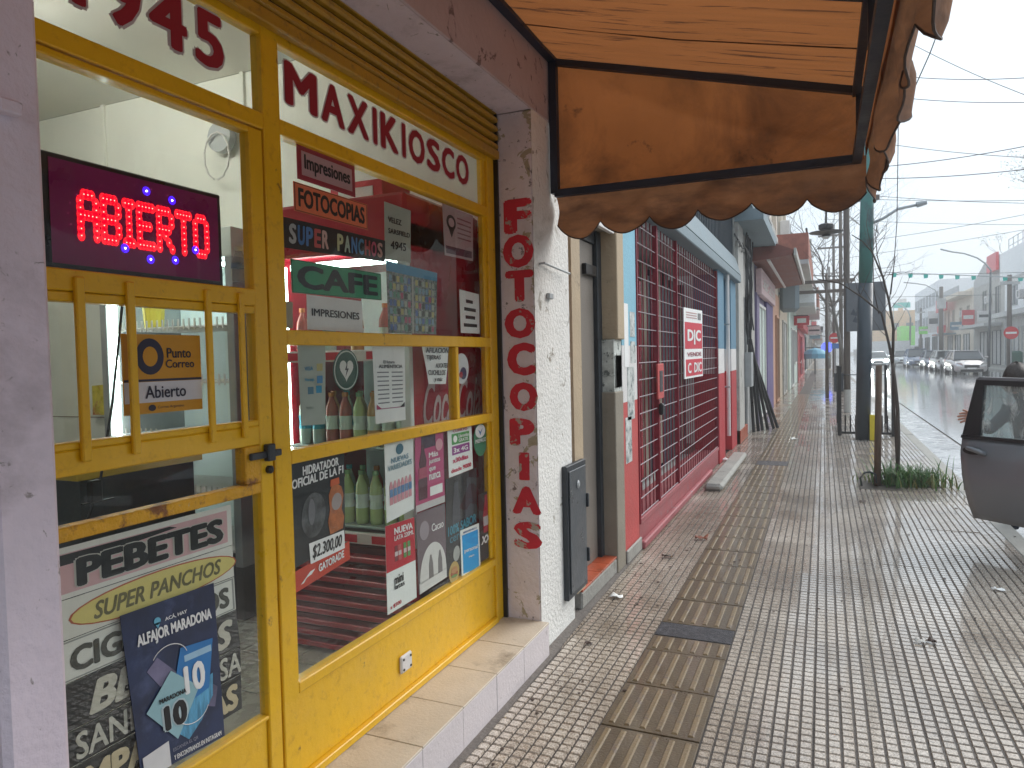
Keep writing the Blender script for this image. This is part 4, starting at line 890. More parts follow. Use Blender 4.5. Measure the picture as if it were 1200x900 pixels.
# snack stand and counter near the door
ct = thing('counter', 'low dark counter with yellow edging inside the shop door', 'counter', (-3.2, 2.2, .17))
bx('cabinet', M['darkgrey'], ct, -3.5, -2.9, 2.0, 2.6, .17, 1.02); bx('counter_top', flat((.55, .38, .03)), ct, -3.53, -2.87, 1.97, 2.63, 1.021, 1.08)
rk = thing('snack_packet', 'yellow snack packet hanging on the wall behind the postal sign', 'packet', (-2.5, 2.2, 1.4))
qq = Quad(*[ony(*p_, 3.30) for p_ in [(111, 452), (150, 448), (152, 486), (112, 486)]]); plate('packet_face', qq, mat('yellow_packet_print', (.62, .50, .02), .3, 0, .3, 14, dirt=(.45, .12, .03), dscale=9, dlo=.5, dhi=.6), rk, 0, .02)
cable = MB(); cable.tube([onx(146, 330, XG-.12), onx(132, 470, XG-.12), onx(118, 560, XG-.12), onx(101, 615, XG-.12)], .0035, 6)
tag(cable.build('hanging_cable', M['black']), 'thin black cable hanging behind the glass of the shop door', 'cable')
pc = onx(111, 576, XG-.12)
cd = thing('card_terminal', 'small black box hanging on a cable behind the door glass', 'box', pc)
o = bx('case', M['black'], cd, pc.x-.01, pc.x+.01, pc.y-.016, pc.y+.016, pc.z-.028, pc.z+.028, c=.004)
bx('bracket', M['black'], cd, pc.x-.003, pc.x+.003, pc.y-.035, pc.y+.05, pc.z-.027, pc.z-.024, c=0)
fan = thing('wall_fan', 'small wall fan with a looped cord high on the shop wall', 'fan', ony(256, 160, 3.25))
pf = ony(256, 160, 3.25); MB().lathe(pf, [(.09, 0), (.09, .05)], 18, 'y').build('housing', M['metal'], fan)
MB().tube([pf+Vector((.1*math.sin(t), -.02, -.12-.14*math.cos(t)+0)) for t in [k*.5 for k in range(13)]], .006, 5).build('cord', M['whitepaint'], fan)
jar = thing('plastic_bottle', 'clear plastic bottle standing inside at the right of the LED sign', 'bottle', onx(281, 330, XG-.1))
pj = onx(281, 330, XG-.1)
MB().lathe(pj, [(.022, 0), (.024, .01), (.022, .03), (.024, .055), (.012, .085), (.011, .092)], 14).build('body', gmat('clear_plastic', (.85, .86, .88), 1.5, .1, .25), jar, smooth=True)
MB().lathe(pj, [(.013, .092), (.013, .105)], 12).build('cap', M['whitepaint'], jar); MB().lathe(pj, [(.0245, .04), (.0235, .055)], 12).build('label', flat((.15, .2, .35)), jar)

# ================================================================== AWNING
aw = thing('awning', 'long brown orange canvas awning with scalloped valance on a dark frame', 'awning', (-.6, 2, 2.3))
YE = 3.55; XO = .17; ZW, ZWL, ZO, ZOL = 3.05, 2.352, 2.655, 2.345
raf = [YE, 2.63, 1.70, .77, -.16, -1.09]
def beam(name, p, q, r=.016):
    p, q = Vector(p), Vector(q); d = (q-p).normalized(); a = Vector((0, 0, 1)) if abs(d.z) < .9 else Vector((0, 1, 0)); u = d.cross(a).normalized()*r; w = d.cross(u).normalized()*r
    vs = [p+u+w, p-u+w, p-u-w, p+u-w, q+u+w, q-u+w, q-u-w, q+u-w]
    return MB().add(vs, [(0, 1, 2, 3), (7, 6, 5, 4), (0, 4, 5, 1), (1, 5, 6, 2), (2, 6, 7, 3), (3, 7, 4, 0)]).build(name, M['navy'], aw)
for y in raf:
    beam('rafter', (F+.03, y-.02, ZW-.02), (XO, y-.02, ZO-.02)); beam('front_post', (XO-.02, y-.022, ZO-.03), (XO-.02, y-.022, ZOL+.01), .013)
beam('end_bar', (F+.03, YE-.02, ZWL), (XO-.02, YE-.02, ZOL), .018); beam('end_post', (F+.03, YE-.02, ZWL), (F+.03, YE-.02, ZW), .020)
beam('wall_bar', (F+.03, -1.1, ZW), (F+.03, YE, ZW), .022); beam('front_bar', (XO-.03, -1.1, ZOL), (XO-.03, YE, ZOL), .018); beam('front_bar', (XO-.03, -1.1, ZO-.015), (XO-.03, YE, ZO-.015), .016)
def cloth(name, a, b_, c_, d_, m, nu=14, nv=14, sag=.02, wr=.004):
    A, B_, C_, D_ = map(Vector, (a, b_, c_, d_)); n = (B_-A).cross(D_-A).normalized(); vs = []; fs = []
    for i in range(nu+1):
        for j in range(nv+1):
            u, v = i/nu, j/nv
            s = -sag*math.sin(math.pi*u)*math.sin(math.pi*v)+wr*math.sin(u*9+v*5)*math.sin(math.pi*v)+wr*.9*math.exp(-((u*.8+v-1.0)/.05)**2)*math.sin(math.pi*u)+wr*.7*math.exp(-((u*1.5-v-.9)/.04)**2)*math.sin(math.pi*v)
            vs.append(lerp(lerp(A, B_, u), lerp(D_, C_, u), v)+n*s)
    for i in range(nu):
        for j in range(nv): k = i*(nv+1)+j; fs.append((k, k+nv+1, k+nv+2, k+1))
    return MB().add(vs, fs).build(name, m, aw, smooth=True)
for y0, y1 in zip(raf[1:], raf[:-1]):
    cloth('roof_panel', (F+.02, y0, ZW+.006), (XO+.004, y0, ZO+.006), (XO+.004, y1, ZO+.006), (F+.02, y1, ZW+.006), M['fabric_roof'] if y1 == 2.63 or y1 == YE else M['fabric'], sag=.018)
    cloth('front_panel', (XO+.006, y0, ZO), (XO+.006, y1, ZO), (XO+.006, y1, ZOL), (XO+.006, y0, ZOL), M['fabric'], sag=.006)
for y in (3.1, 2.2, 1.25, .3): beamx = MB().tube([(F+.03, y, ZW-.002), (lerp(F, XO, .5), y, (ZW+ZO)/2-.017), (XO, y, ZO-.002)], .003, 4).build('canvas_seam', M['valance'], aw)
cloth('end_panel', (F+.02, YE+.004, ZWL), (XO, YE+.004, ZOL), (XO, YE+.004, ZO), (F+.02, YE+.004, ZW), M['fabric'], nu=40, nv=24, sag=.03, wr=.007)
# valances
def valance(name, P0, P1, nsc, drop, outn, amp=.03, step=0):
    P0, P1 = Vector(P0), Vector(P1); out_ = Vector(outn); N = nsc*12; M_ = 8; vs = []; fs = []; edge = []
    for i in range(N+1):
        t = i/N; ph = (t*nsc) % 1.0; sc = math.sin(math.pi*ph) if i < N else 0
        L = drop*(.70+.30*sc**.75)*(1+.04*math.sin(t*7)+.03*math.sin(t*17))
        for j in range(M_+1):
            w = j/M_; dz = -L*w
            bil = amp*1.6*math.sin(w*math.pi*.8)*(.5+.5*math.sin(t*nsc*math.pi+1))+.016*math.sin(t*nsc*4.6+w*4)*math.sin(w*3)+.010*math.sin(t*nsc*9+w*2)*w+amp*.35*w*math.sin(t*nsc*5.1)+.008*w*math.sin(t*nsc*2.3+j*.5)
            vs.append(lerp(P0, P1, t)+Vector((0, 0, dz))+out_*bil)
        edge.append(vs[-1])
    for i in range(N):
        for j in range(M_): k = i*(M_+1)+j; fs.append((k, k+M_+1, k+M_+2, k+1))
    MB().add(vs, fs).build(name, M['valance'], aw, smooth=True)
    MB().tube(edge, .0035, 5).build('valance_piping', M['valance_edge'], aw)
valance('end_valance', (F+.02, YE+.012, ZWL+.01), (XO+.01, YE+.012, ZOL+.02), 6, .235, (0, 1, 0), .02)
valance('front_valance', (XO+.010, YE+.02, ZOL+.06), (XO+.010, -1.1, ZOL+.06), 16, .27, (1, 0, 0), .034)

# ================================================================== NEIGHBOUR WITH THE NARROW DOOR
nb = thing('doorway_building', 'tan rendered building with a narrow recessed taupe door between the pillar and the blue wall', 'building', (-2, 4.4, 0))
bx('wall', M['tan'], nb, -2.2, F, 3.87, 5.02, 2.36, 4.6, c=0); bx('wall', M['tan'], nb, -1.62, F-.004, 3.862, 4.02, .12, 2.358, c=0)
pcol = onx(729, 398, F)
bx('upper_casing', M['tan'], nb, -1.62, F+.025, 4.74, 4.915, pcol.z, 2.9, c=.006); bx('lower_casing', M['olive'], nb, -1.62, F+.010, 4.70, 4.91, 0, 1.25, c=.006); bx('casing_gap', mat('torn_white_poster', (.55, .58, .54), .8, 0, .3, 14, dirt=(.14, .16, .15), dscale=16, dlo=.55, dhi=.6), nb, -1.62, F-.002, 4.72, 4.912, 1.251, pcol.z-.001, c=0)
bx('door_frame', M['dark'], nb, -1.52, -1.405, 4.021, 4.13, .12, 2.34); bx('door_frame', M['dark'], nb, -1.52, -1.395, 4.64, 4.739, .12, 2.34); bx('door_panel', M['greydoor'], nb, -1.52, -1.425, 4.131, 4.639, .12, 2.25)
bx('lintel', M['dark'], nb, -1.52, -1.41, 4.131, 4.639, 2.251, 2.34); bx('soffit_trim', M['whitepaint'], nb, F-.02, F+.012, 3.90, 4.73, 2.325, 2.358, c=.003)
bx('recess_ceiling', M['olive'], nb, -1.6, F-.003, 4.02, 4.72, 2.342, 2.359, c=0)
bx('door_back', M['dark'], nb, -1.62, -1.521, 3.87, 4.74, .12, 2.36, c=0)
bx('lock_box', M['black'], nb, -1.424, -1.395, 4.40, 4.63, 2.03, 2.10)
p_ = onx(715, 425, F-.0); 
for k in range(2): bx('torn_poster', mat('old_torn_poster', (.45, .48, .45), .8, 0, .4, 22), nb, F+.002, F+.004, 4.74+k*.005, 4.90, 1.28+.0*k, 1.50, c=0)
e1 = thing('door_step', 'red clay tiled door step with a worn dark edge below the taupe door', 'step', (-1.4, 4.4, 0))
bx('core', M['concrete'], e1, -1.6, F+.0, 3.94, 4.90, 0, .105, c=.01)
for i in range(5):
    for j in range(2): bx('clay_tile', M['brownred'], e1, -1.60+j*.148, -1.455+j*.148-.002, 3.945+i*.19, 4.131+i*.19, .106, .120, c=.002)
mb_ = thing('meter_box', 'dark grey steel meter cabinet door fixed low on the white pillar', 'cabinet', (F, 3.8, .5))
za, zb = .16, .90
MB().box(F, F+.03, 3.62, 3.955, za, zb, c=.004).build('cabinet_frame', M['dark'], mb_)
MB().box(F+.031, F+.038, 3.645, 3.93, za+.03, zb-.03, c=.003).build('cabinet_door', M['darkgrey'], mb_)
bx('hinge', M['dark'], mb_, F+.03, F+.05, 3.932, 3.95, .62, .70); bx('hinge', M['dark'], mb_, F+.03, F+.05, 3.932, 3.95, .30, .38)
MB().lathe((F+.038, 3.78, .78), [(.02, 0), (.024, .004), (.012, .010)], 12, 'x').build('lock', M['metal'], mb_)

# ================================================================== BLUE AND RED SHOP WITH THE GRILLE
bl = thing('blue_building', 'blue and coral painted shop building with a wide red mesh grille', 'building', (-3, 8, 0))
def strip3(y0, y1, x1, zr=1.17, zw=1.57, lo='coral', up='skyblue', z0=0, z1=3.6, mid='whitepaint', xb=-1.62):
    bx('red_band', M[lo], bl, xb, x1, y0, y1, z0, zr, c=.002); bx('white_band', M[mid], bl, xb, x1, y0, y1, zr+.0005, zw, c=.002); bx('blue_band', M[up], bl, xb, x1, y0, y1, zw+.0005, z1, c=.002)
strip3(4.918, 5.36, F+.002, zr=1.16, zw=1.57, z1=2.62)
strip3(9.85, 10.45, F+.02, zr=1.22, zw=1.56, lo='deepred', up='steelblue', z1=2.62)
strip3(10.451, 12.0, F-.10, zr=1.22, zw=1.56, lo='deepred', up='steelblue', z1=2.62)
strip3(11.35, 12.02, F+.012, zr=1.22, zw=1.56, lo='deepred', up='steelblue', z1=2.62, xb=-1.40)
MB().tube([(F+.05, 10.62, 2.7), (F+.05, 10.62, .3)], .028, 8).build('drain_pipe', M['whitepaint'], bl)
for z in (1.0, 1.9): bx('pipe_clip', M['metal'], bl, F-.1, F+.08, 10.59, 10.65, z, z+.02)
def posters():
    random.seed(3)
    for (px0, py0, px1, py1) in ((731, 355, 737, 430), (735, 430, 744, 490), (738, 365, 744, 395), (733, 490, 741, 540), (739, 400, 745, 425)):
        A = onx(px0, py0, F+.004); B_ = onx(px1, py1, F+.004)
        m = mat('torn_street_poster_%d' % px0, (.55, .57, .55), .8, 0, .3, 14, dirt=(.16, .2, .2), dscale=18, dlo=.5, dhi=.62) if px0 != 731 else M['paper']
        bx('torn_poster', m, bl, F+.002, F+.004, A.y, B_.y, B_.z, A.z, c=0)
posters()
bx('sill', M['pinkbase'], bl, -1.62, F+.0, 5.361, 9.849, 0, .19, c=.012); bx('sill_foot', M['pinkbase'], bl, F+.001, F+.045, 5.361, 9.0, 0, .06, c=.01)
bx('base_kerb', M['concrete'], bl, F+.003, F+.022, 4.92, 5.36, 0, .10, c=.01)
bx('fascia', M['greyblue'], bl, -1.62, F+.10, 5.0, 12.02, 2.621, 2.74, c=.01)
MB().prism([(F+.10, 2.742), (F+.02, 3.02), (-1.62, 3.02), (-1.62, 2.742)], lambda a, c_, e: (a, e, c_), 5.0, 12.02).build('sloped_fascia', M['greyblue'], bl)
bx('upper_wall', M['greyblue'], bl, -1.9, F-.25, 4.95, 12.02, 3.021, 4.3, c=0); bx('upper_window', M['window'], bl, F-.25, F-.235, 6.6, 11.2, 3.1, 3.9, c=0)
bx('roof', M['greyblue'], bl, -3, F+.24, 9.5, 13.2, 3.93, 4.1)
rl = thing('window_railing', 'dark upright bar railing above the blue fascia', 'railing', (F, 9, 3.1))
for k in range(44): MB().tube([(F-.02, 6.1+k*.135, 3.025), (F-.02, 6.1+k*.135, 3.75)], .009, 5).build('bar', M['polepaint'], rl)
for z in (3.05, 3.4, 3.72): bx('rail', M['polepaint'], rl, F-.032, F-.0295, 6.1, 12.0, z, z+.03, c=0)
bx('back_wall', M['dark'], bl, -2.5, -2.4, 5.361, 9.849, .0, 2.62, c=0); bx('inner_ceiling', M['greywall'], bl, -2.4, -1.36, 5.361, 9.849, 2.56, 2.62, c=0); bx('inner_floor', M['greywall'], bl, -2.4, -1.63, 5.361, 9.849, 0, .12, c=0)
random.seed(5)
yy = 5.42; sc_ = ['navy', 'dark', 'navy', 'dark', 'purple', 'navy', 'olive', 'dark', 'navy', 'fridgered', 'olive', 'dark', 'navy', 'fridgered', 'olive']
k = 0
while yy < 9.75:
    w = random.uniform(.12, .26); mm = M[sc_[k % len(sc_)]]; k += 1
    bx('shutter_panel', mm, bl, -1.74-random.uniform(0, .12), -1.72, yy, min(yy+w-.03, 9.84), .19+random.uniform(0, .05), 2.5-random.uniform(0, .25), c=.004); yy += w
gr = thing('security_grille', 'red and grey steel mesh grille across the blue shopfront', 'grille', (F, 7.6, .19))
gz0, gz1 = .20, 2.6; n = 31
rv = MB().lathe((0, 0, 0), [(.0055, 0), (.0055, 1)], 6).mesh('grille_bar'); rv.materials.append(M['redbar'])
for i in range(n+1):
    y = 5.40+i*(4.42/n); o = put('grille_bar', rv, F+.0-gr.location.x-.02, y-gr.location.y, gz0-gr.location.z, gr); o.scale = (1, 1, gz1-gz0)
rh = MB().lathe((0, 0, 0), [(.0048, 0), (.0048, 4.44)], 6, 'y').mesh('grille_bar'); rh.materials.append(M['greybar'])
for i in range(19): put('grille_bar', rh, F-gr.location.x-.006, 5.39-gr.location.y, gz0+.04+i*.133-gr.location.z, gr)
for y in (5.375, 6.10, 7.0, 9.84): bx('grille_post', M['redbar'], gr, F-.03, F+.012, y-.014, y+.014, gz0-.01, gz1)
bx('frame_rail', M['pinkbase'], gr, F-.03, F+.014, 5.375, 9.84, .192, .232)
lp = onx(771, 434, F+.01)
lk = bx('lock_plate', M['coral'], gr, F+.013, F+.03, 5.98, 6.22, 1.12, 1.42, c=.004); bx('lock_plate_hole', M['dark'], lk, F+.031, F+.033, 6.04, 6.16, 1.18, 1.36, c=0)
bx('padlock', M['black'], gr, F+.013, F+.05, 6.06, 6.13, .98, 1.08, c=.01)
dic = sign('hung_board', 'white and red board reading DIC hung on the red grille', 'sign', Quad((F+.04, 7.12, 1.96), (F+.04, 8.28, 1.985), (F+.04, 8.28, 1.245), (F+.04, 7.12, 1.25)), WT, m=M['paper'], t=.01)
qd = Quad((F+.04, 7.12, 1.96), (F+.04, 8.28, 1.985), (F+.04, 8.28, 1.245), (F+.04, 7.12, 1.25))
plate('red_field', qd.sub(.03, .97, .42, .80), flat((.60, .03, .06)), dic, .0105, .001); plate('red_field', qd.sub(.06, .97, .03, .27), flat((.60, .03, .06)), dic, .0105, .001)
text('D|C', qd, flat(WT), dic, .014, .14, .88, .48, .70, .05); text('VENDE', qd, flat((.35, .05, .08)), dic, .013, .12, .9, .31, .37, .02); text('4567-8910', qd, flat(WT), dic, .014, .14, .9, .08, .22, .02) if False else None
text('C  DIC', qd, flat(WT), dic, .014, .14, .9, .07, .22, .04); plate('dark_mark', qd.sub(.72, .9, .85, .95), flat((.2, .2, .2)), dic, .0115, .001)
for k in range(3): plate('text_line', qd.sub(.1, .66, .86+k*.035, .875+k*.035), flat((.5, .3, .3)), dic, .0115, .001)
tag(MB().box(F+.10, F+.30, 7.9, 10.6, -.008, .075, c=.03).build('concrete_threshold', M['concrete']), 'worn concrete ridge lying along the foot of the red grille', 'kerb')

# ================================================================== FURTHER FACADES ON THE LEFT
def building(name, label, y0, y1, h, m, x1=F, depth=6, z0=0, roof=True):
    b_ = thing(name, label, 'building', (x1-depth/2, (y0+y1)/2, 0))
    bx('wall', m, b_, x1-depth, x1, y0+.003, y1-.003, z0, h, c=0)
    if roof: bx('cornice', m, b_, x1-.2, x1+.08, y0+.01, y1-.01, h-.18, h-.06)
    return b_
def facade_open(b_, x, y0, y1, z0, z1, frame, inner, name='window', d=.05, sgn=1, mull=1):
    fr_ = MB()
    t = .06
    fr_.box(x, x+sgn*d, y0-t, y0, z0-t, z1+t).box(x, x+sgn*d, y1, y1+t, z0-t, z1+t).box(x, x+sgn*d, y0, y1, z1, z1+t).box(x, x+sgn*d, y0, y1, z0-t, z0)
    for k in range(mull): yy = y0+(y1-y0)*(k+1)/(mull+1); fr_.box(x, x+sgn*d*.8, yy-.02, yy+.02, z0, z1)
    f = fr_.build(name, frame, b_); bx('pane' if name != 'door' else 'door_leaf', inner, f, x+sgn*.002, x+sgn*.012, y0, y1, z0, z1, c=0); return f
s1 = building('grey_column_building', 'narrow weathered grey fronted building beyond the blue shop', 12.03, 15.6, 4.0, M['stone'], depth=5, roof=False)
bx('column', M['stone'], s1, F, F+.05, 12.1, 12.9, 0, 3.9); bx('column', M['greywall'], s1, F, F+.03, 13.7, 14.4, 0, 3.9)
bx('dark_doorway', M['dark'], s1, F, F+.004, 13.0, 13.65, .1, 2.5, c=0); bx('red_plinth', M['brownred'], s1, F, F+.06, 12.1, 13.3, 0, .22)
bx('meter_box', M['metal'], s1, F+.05, F+.16, 12.95, 13.35, .9, 1.5)
bx('canopy', M['greyblue'], s1, F, F+.45, 12.05, 15.5, 3.62, 3.80)
cb_ = thing('cable_bundle', 'tangle of black cables running down the grey front beyond the blue shop', 'cable', (F, 14, 2))
random.seed(21)
for k in range(9):
    yb = 13.2+random.uniform(0, 1.4); pts = [(F+.06+.03*random.random(), yb+.12*math.sin(i*.9+k), 3.6-i*.28) for i in range(9-k % 3)]; MB().tube(pts, .013, 5).build('cable', M['black'], cb_)
for k in range(4):
    pts = [(F+.05+.05*math.sin(i+k), 11.6+i*.35, 3.35-.10*math.sin(i*.7+k)-.02*i) for i in range(7)]; MB().tube(pts, .012, 5).build('cable', M['black'], cb_)
tb = thing('leaning_tubes', 'bundle of long black tubes leaning against the wall by the purple shop', 'tubes', (F+.1, 15, 0))
for k, (a, b1, hz) in enumerate(((.05, .10, 1.75), (.12, .05, 1.7), (.18, .12, 1.6), (.26, .04, 1.75), (.36, .1, 1.5), (.42, .16, 1.45))):
    yb = 14.0+k*.13; MB().tube([(F+a+.05, yb+.05*k, 0), (F+.03, yb-.1+.12*(k % 3), hz)], .03, 8).build('tube', M['black'], tb)
s2 = building('purple_building', 'shop with purple pillars, pale door and a faded sign board under a red canopy', 15.61, 20.6, 7.0, M['lavender'], depth=6, roof=False)
bx('pillar', M['purple'], s2, F, F+.06, 18.3, 20.55, 0, 2.75); bx('pillar', M['lavender'], s2, F, F+.05, 15.65, 16.2, 0, 2.75)
facade_open(s2, F, 16.3, 18.1, .1, 2.5, M['whitepaint'], M['mint'], 'door'); bx('sign_board', M['pinksign'], s2, F+.02, F+.14, 15.7, 20.3, 2.72, 3.25); 
qd = Quad((F+.141, 15.8, 3.2), (F+.141, 20.2, 3.2), (F+.141, 20.2, 2.78), (F+.141, 15.8, 2.78)); text('PANADERIA', qd, flat((.5, .06, .12)), s2, .003, .06, .9, .15, .8, .04) if False else plate('faded_print', qd.sub(.05, .95, .2, .7), mat('faded_sign_print', (.55, .50, .46), .6, 0, .3, 3, dirt=(.5, .12, .16), dscale=4, dlo=.52, dhi=.6, vec=(1, 1, 5)), s2, 0, .003)
cn = thing('roller_canopy', 'reddish brown boarded canopy projecting over the purple shop', 'canopy', (F, 19, 3.4))
MB().prism([(F, 3.34), (F+.75, 3.42), (F+.78, 3.52), (F, 3.85)], lambda a, c_, e: (a, e, c_), 15.2, 22.2).build('canopy_board', M['brownsoffit'], cn)
bx('canopy_edge', M['stone'], cn, F+.781, F+.83, 15.2, 22.2, 3.40, 3.55); MB().tube([(F+.3, 15.3, 3.36), (F+.3, 22, 3.36)], .035, 6).build('light_tube', M['whitepaint'], cn)
bx('balcony_slab', M['stone'], s2, F, F+.35, 15.7, 17.9, 4.02, 4.14); bx('balcony_slab', M['stone'], s2, F, F+.3, 15.7, 17.9, 4.25, 4.33)
facade_open(s2, F, 16.0, 17.7, 4.45, 5.6, M['whitepaint'], M['window'])
s3 = building('cream_building', 'tall cream upper storey building with stained render above the apricot shop', 20.61, 29.5, 8.0, M['cream'], roof=True)
bx('shop_front', M['orange'], s3, F, F+.03, 20.7, 24.0, 0, 3.2, c=0); bx('shop_front', M['beige'], s3, F, F+.045, 24.01, 29.3, 0, 3.3, c=0)
facade_open(s3, F+.03, 22.0, 23.2, .1, 2.5, M['orange'], M['dark'], 'door'); facade_open(s3, F+.045, 25.5, 27.8, .1, 2.5, M['stone'], M['greywall'], 'door')
for y in (21.4, 24.3, 27.0): bx('pilaster', M['cream'], s3, F, F+.12, y, y+.35, 3.4, 7.8)
facade_open(s3, F, 22.4, 23.6, 4.3, 6.2, M['cream'], M['window']); facade_open(s3, F, 25.2, 26.4, 4.3, 6.2, M['cream'], M['window'])
bk = thing('box_balcony', 'enclosed balcony with grey underside and brick red parapet over the pavement', 'balcony', (F, 26, 4))
bx('slab', M['greywall'], bk, F, F+.95, 21.2, 31.2, 3.90, 4.02); bx('parapet', M['brick'], bk, F+.85, F+.95, 21.2, 31.2, 4.03, 4.75); bx('parapet', M['brick'], bk, F, F+.849, 21.2, 21.3, 4.03, 4.75); bx('end_wall', M['greywall'], bk, F, F+.9, 31.1, 31.2, 4.76, 6.0)
MB().tube([(F+.9, 21.2, 4.85), (F+.9, 31.2, 4.85)], .03, 6).build('hand_rail', M['polepaint'], bk)
sg = thing('pod_sign', 'rounded green grey sign box fixed under the balcony', 'sign', (F+.35, 24.5, 3.2))
MB().box(F+.02, F+.62, 24.2, 24.5, 2.75, 3.72, c=.12).build('sign_box', M['greyblue'], sg); bx('bracket', M['metal'], sg, F, F+.02, 24.3, 24.4, 3.0, 3.5)
s4 = building('mint_building', 'mint white shop front projecting beyond the beige wall', 29.51, 38.0, 5.6, M['mint'], x1=F+.10)
facade_open(s4, F+.10, 31.0, 33.0, .1, 2.4, M['whitepaint'], M['window'], 'door'); facade_open(s4, F+.10, 34.5, 36.5, 1.0, 2.4, M['whitepaint'], M['window'])
b2 = thing('grey_balcony', 'pale grey box balcony over the mint shop front', 'balcony', (F, 34, 4)); bx('slab', M['greywall'], b2, F+.10, F+1.0, 31, 38, 3.3, 3.45); bx('parapet', M['palewall'], b2, F+.92, F+1.0, 31, 38, 3.451, 4.3); bx('parapet', M['palewall'], b2, F+.1, F+.919, 31, 31.08, 3.451, 4.3)
s5 = building('red_shop_building', 'red fronted shop with a red hanging sign further along', 38.01, 52.0, 5.2, M['stone'], x1=F+.12)
bx('shop_front', M['deepred'], s5, F+.12, F+.16, 38.3, 51.0, 0, 2.6, c=0); bx('fascia_sign', M['redsign'], s5, F+.12, F+.4, 38.3, 51, 2.65, 3.3); facade_open(s5, F+.16, 40, 44, .2, 2.3, M['redsign'], M['window'], 'door')
hs = thing('hanging_sign', 'small red hanging sign projecting over the pavement', 'sign', (F+.4, 34, 2.9)); bx('sign_box', M['redsign'], hs, F+.12, F+.75, 33.9, 34.0, 2.65, 3.05); bx('bracket', M['polepaint'], hs, F+.1, F+.7, 33.93, 33.97, 3.051, 3.09)
text('24', Quad((F+.15, 33.898, 3.0), (F+.72, 33.898, 3.0), (F+.72, 33.898, 2.7), (F+.15, 33.898, 2.7)), flat(WT), hs, .002, .2, .8, .1, .9, .04) if False else plate('white_mark', Quad((F+.25, 33.898, 2.95), (F+.62, 33.898, 2.95), (F+.62, 33.898, 2.75), (F+.25, 33.898, 2.75)), flat(WT), hs, 0, .002)
b3 = thing('brick_balcony', 'brick balcony box above the red shop', 'balcony', (F, 44, 4)); bx('slab', M['greywall'], b3, F+.12, F+1.1, 39, 51, 3.55, 3.7); bx('parapet', M['brick'], b3, F+1.0, F+1.1, 39, 51, 3.701, 4.7); bx('parapet', M['brick'], b3, F+.12, F+.999, 39, 39.1, 3.701, 4.7)
far = [(66, 78, 5.5, 'stone'), (78, 90, 7.5, 'greywall'), (90, 104, 5.0, 'cream'), (104, 120, 8.0, 'beige'), (120, 140, 5.5, 'palewall'), (140, 170, 8.5, 'greywall')]
labs = ['low stone coloured building just past the side street', 'grey two storey building past the side street', 'low cream building far down the left side', 'tall beige building far down the left side', 'pale low building near the vanishing end of the street', 'dark grey building at the vanishing end on the left']
for (y0, y1, h, mm), l in zip(far, labs):
    b_ = building('far_building', l, y0, y1, h, M[mm], x1=F+.1)
    for y in range(int(y0)+2, int(y1)-2, 4):
        facade_open(b_, F+.1, y, y+1.6, .2, 2.4, M['stone'], M['window'], 'door')
        if h > 6: facade_open(b_, F+.1, y, y+1.4, 4.0, 5.6, M['stone'], M['window'])
    bx('canopy', M['greywall'] if y0 != 90 else M['brick'], b_, F+.1, F+1.2, y0+1, y1-1, 2.9, 3.1)
s6 = building('corner_building', 'dark corner building before the side street', 52.01, 60.0, 5.0, M['greywall'], x1=F+.1); bx('canopy', M['dark'], s6, F+.1, F+1.3, 52.5, 59.5, 2.9, 3.15); facade_open(s6, F+.1, 54, 57, .2, 2.5, M['dark'], M['window'], 'door')
bx('crossing_band', flat((.62, .42, .18)), None, -3, 1.2, 61.5, 62.0, -.003, .004, c=0)
tag(bpy.data.objects['crossing_band'], 'pale orange kerb band where the side street crosses the pavement', 'kerb')


# fittings and small signs along the left fronts
def airbox(label, y, z, x=F):
    t = thing('air_conditioner', label, 'air conditioner', (x+.2, y, z)); bx('case', M['whitepaint'], t, x+.06, x+.36, y-.4, y+.4, z, z+.55, c=.02); MB().lathe((x+.361, y, z+.28), [(.2, 0), (.2, .01)], 16, 'x').build('fan_grille', M['darkgrey'], t); bx('bracket', M['metal'], t, x, x+.36, y-.35, y+.35, z-.05, z-.005)
airbox('white air conditioner box high on the cream building', 24.6, 5.1); airbox('white air conditioner box over the mint shop front', 36.8, 4.5, F+.1)
for lab, y, z, w, h_, m, xx in (('white hanging sign before the red shop', 47, 2.5, .7, .5, 'whitepaint', F+.4), ('orange hanging sign over the dark corner building', 56, 2.7, .9, .6, 'orangefar', F+.1), ('dark blue hanging sign past the side street', 70, 2.6, .9, .8, 'steelblue', F+.1), ('pale hanging sign near the far cream building', 93, 2.8, 1.0, .8, 'pinksign', F+.1), ('slim red hanging sign beyond the side street', 82, 3.2, .5, 1.4, 'redsign', F+.1)):
    t = thing('hanging_sign', lab, 'sign', (xx, y, z)); bx('sign_box', M[m], t, xx+.05, xx+.05+w, y-.06, y+.06, z, z+h_); bx('bracket', M['polepaint'], t, xx, xx+w, y-.02, y+.02, z+h_+.002, z+h_+.05); bx('print_band', M['dark'] if m != 'steelblue' else M['whitepaint'], t, xx+.1, xx+w, y-.063, y-.0605, z+h_*.4, z+h_*.6, c=0)
for lab, y in (('person in a dark coat walking far down the left pavement', 58), ):
    pass

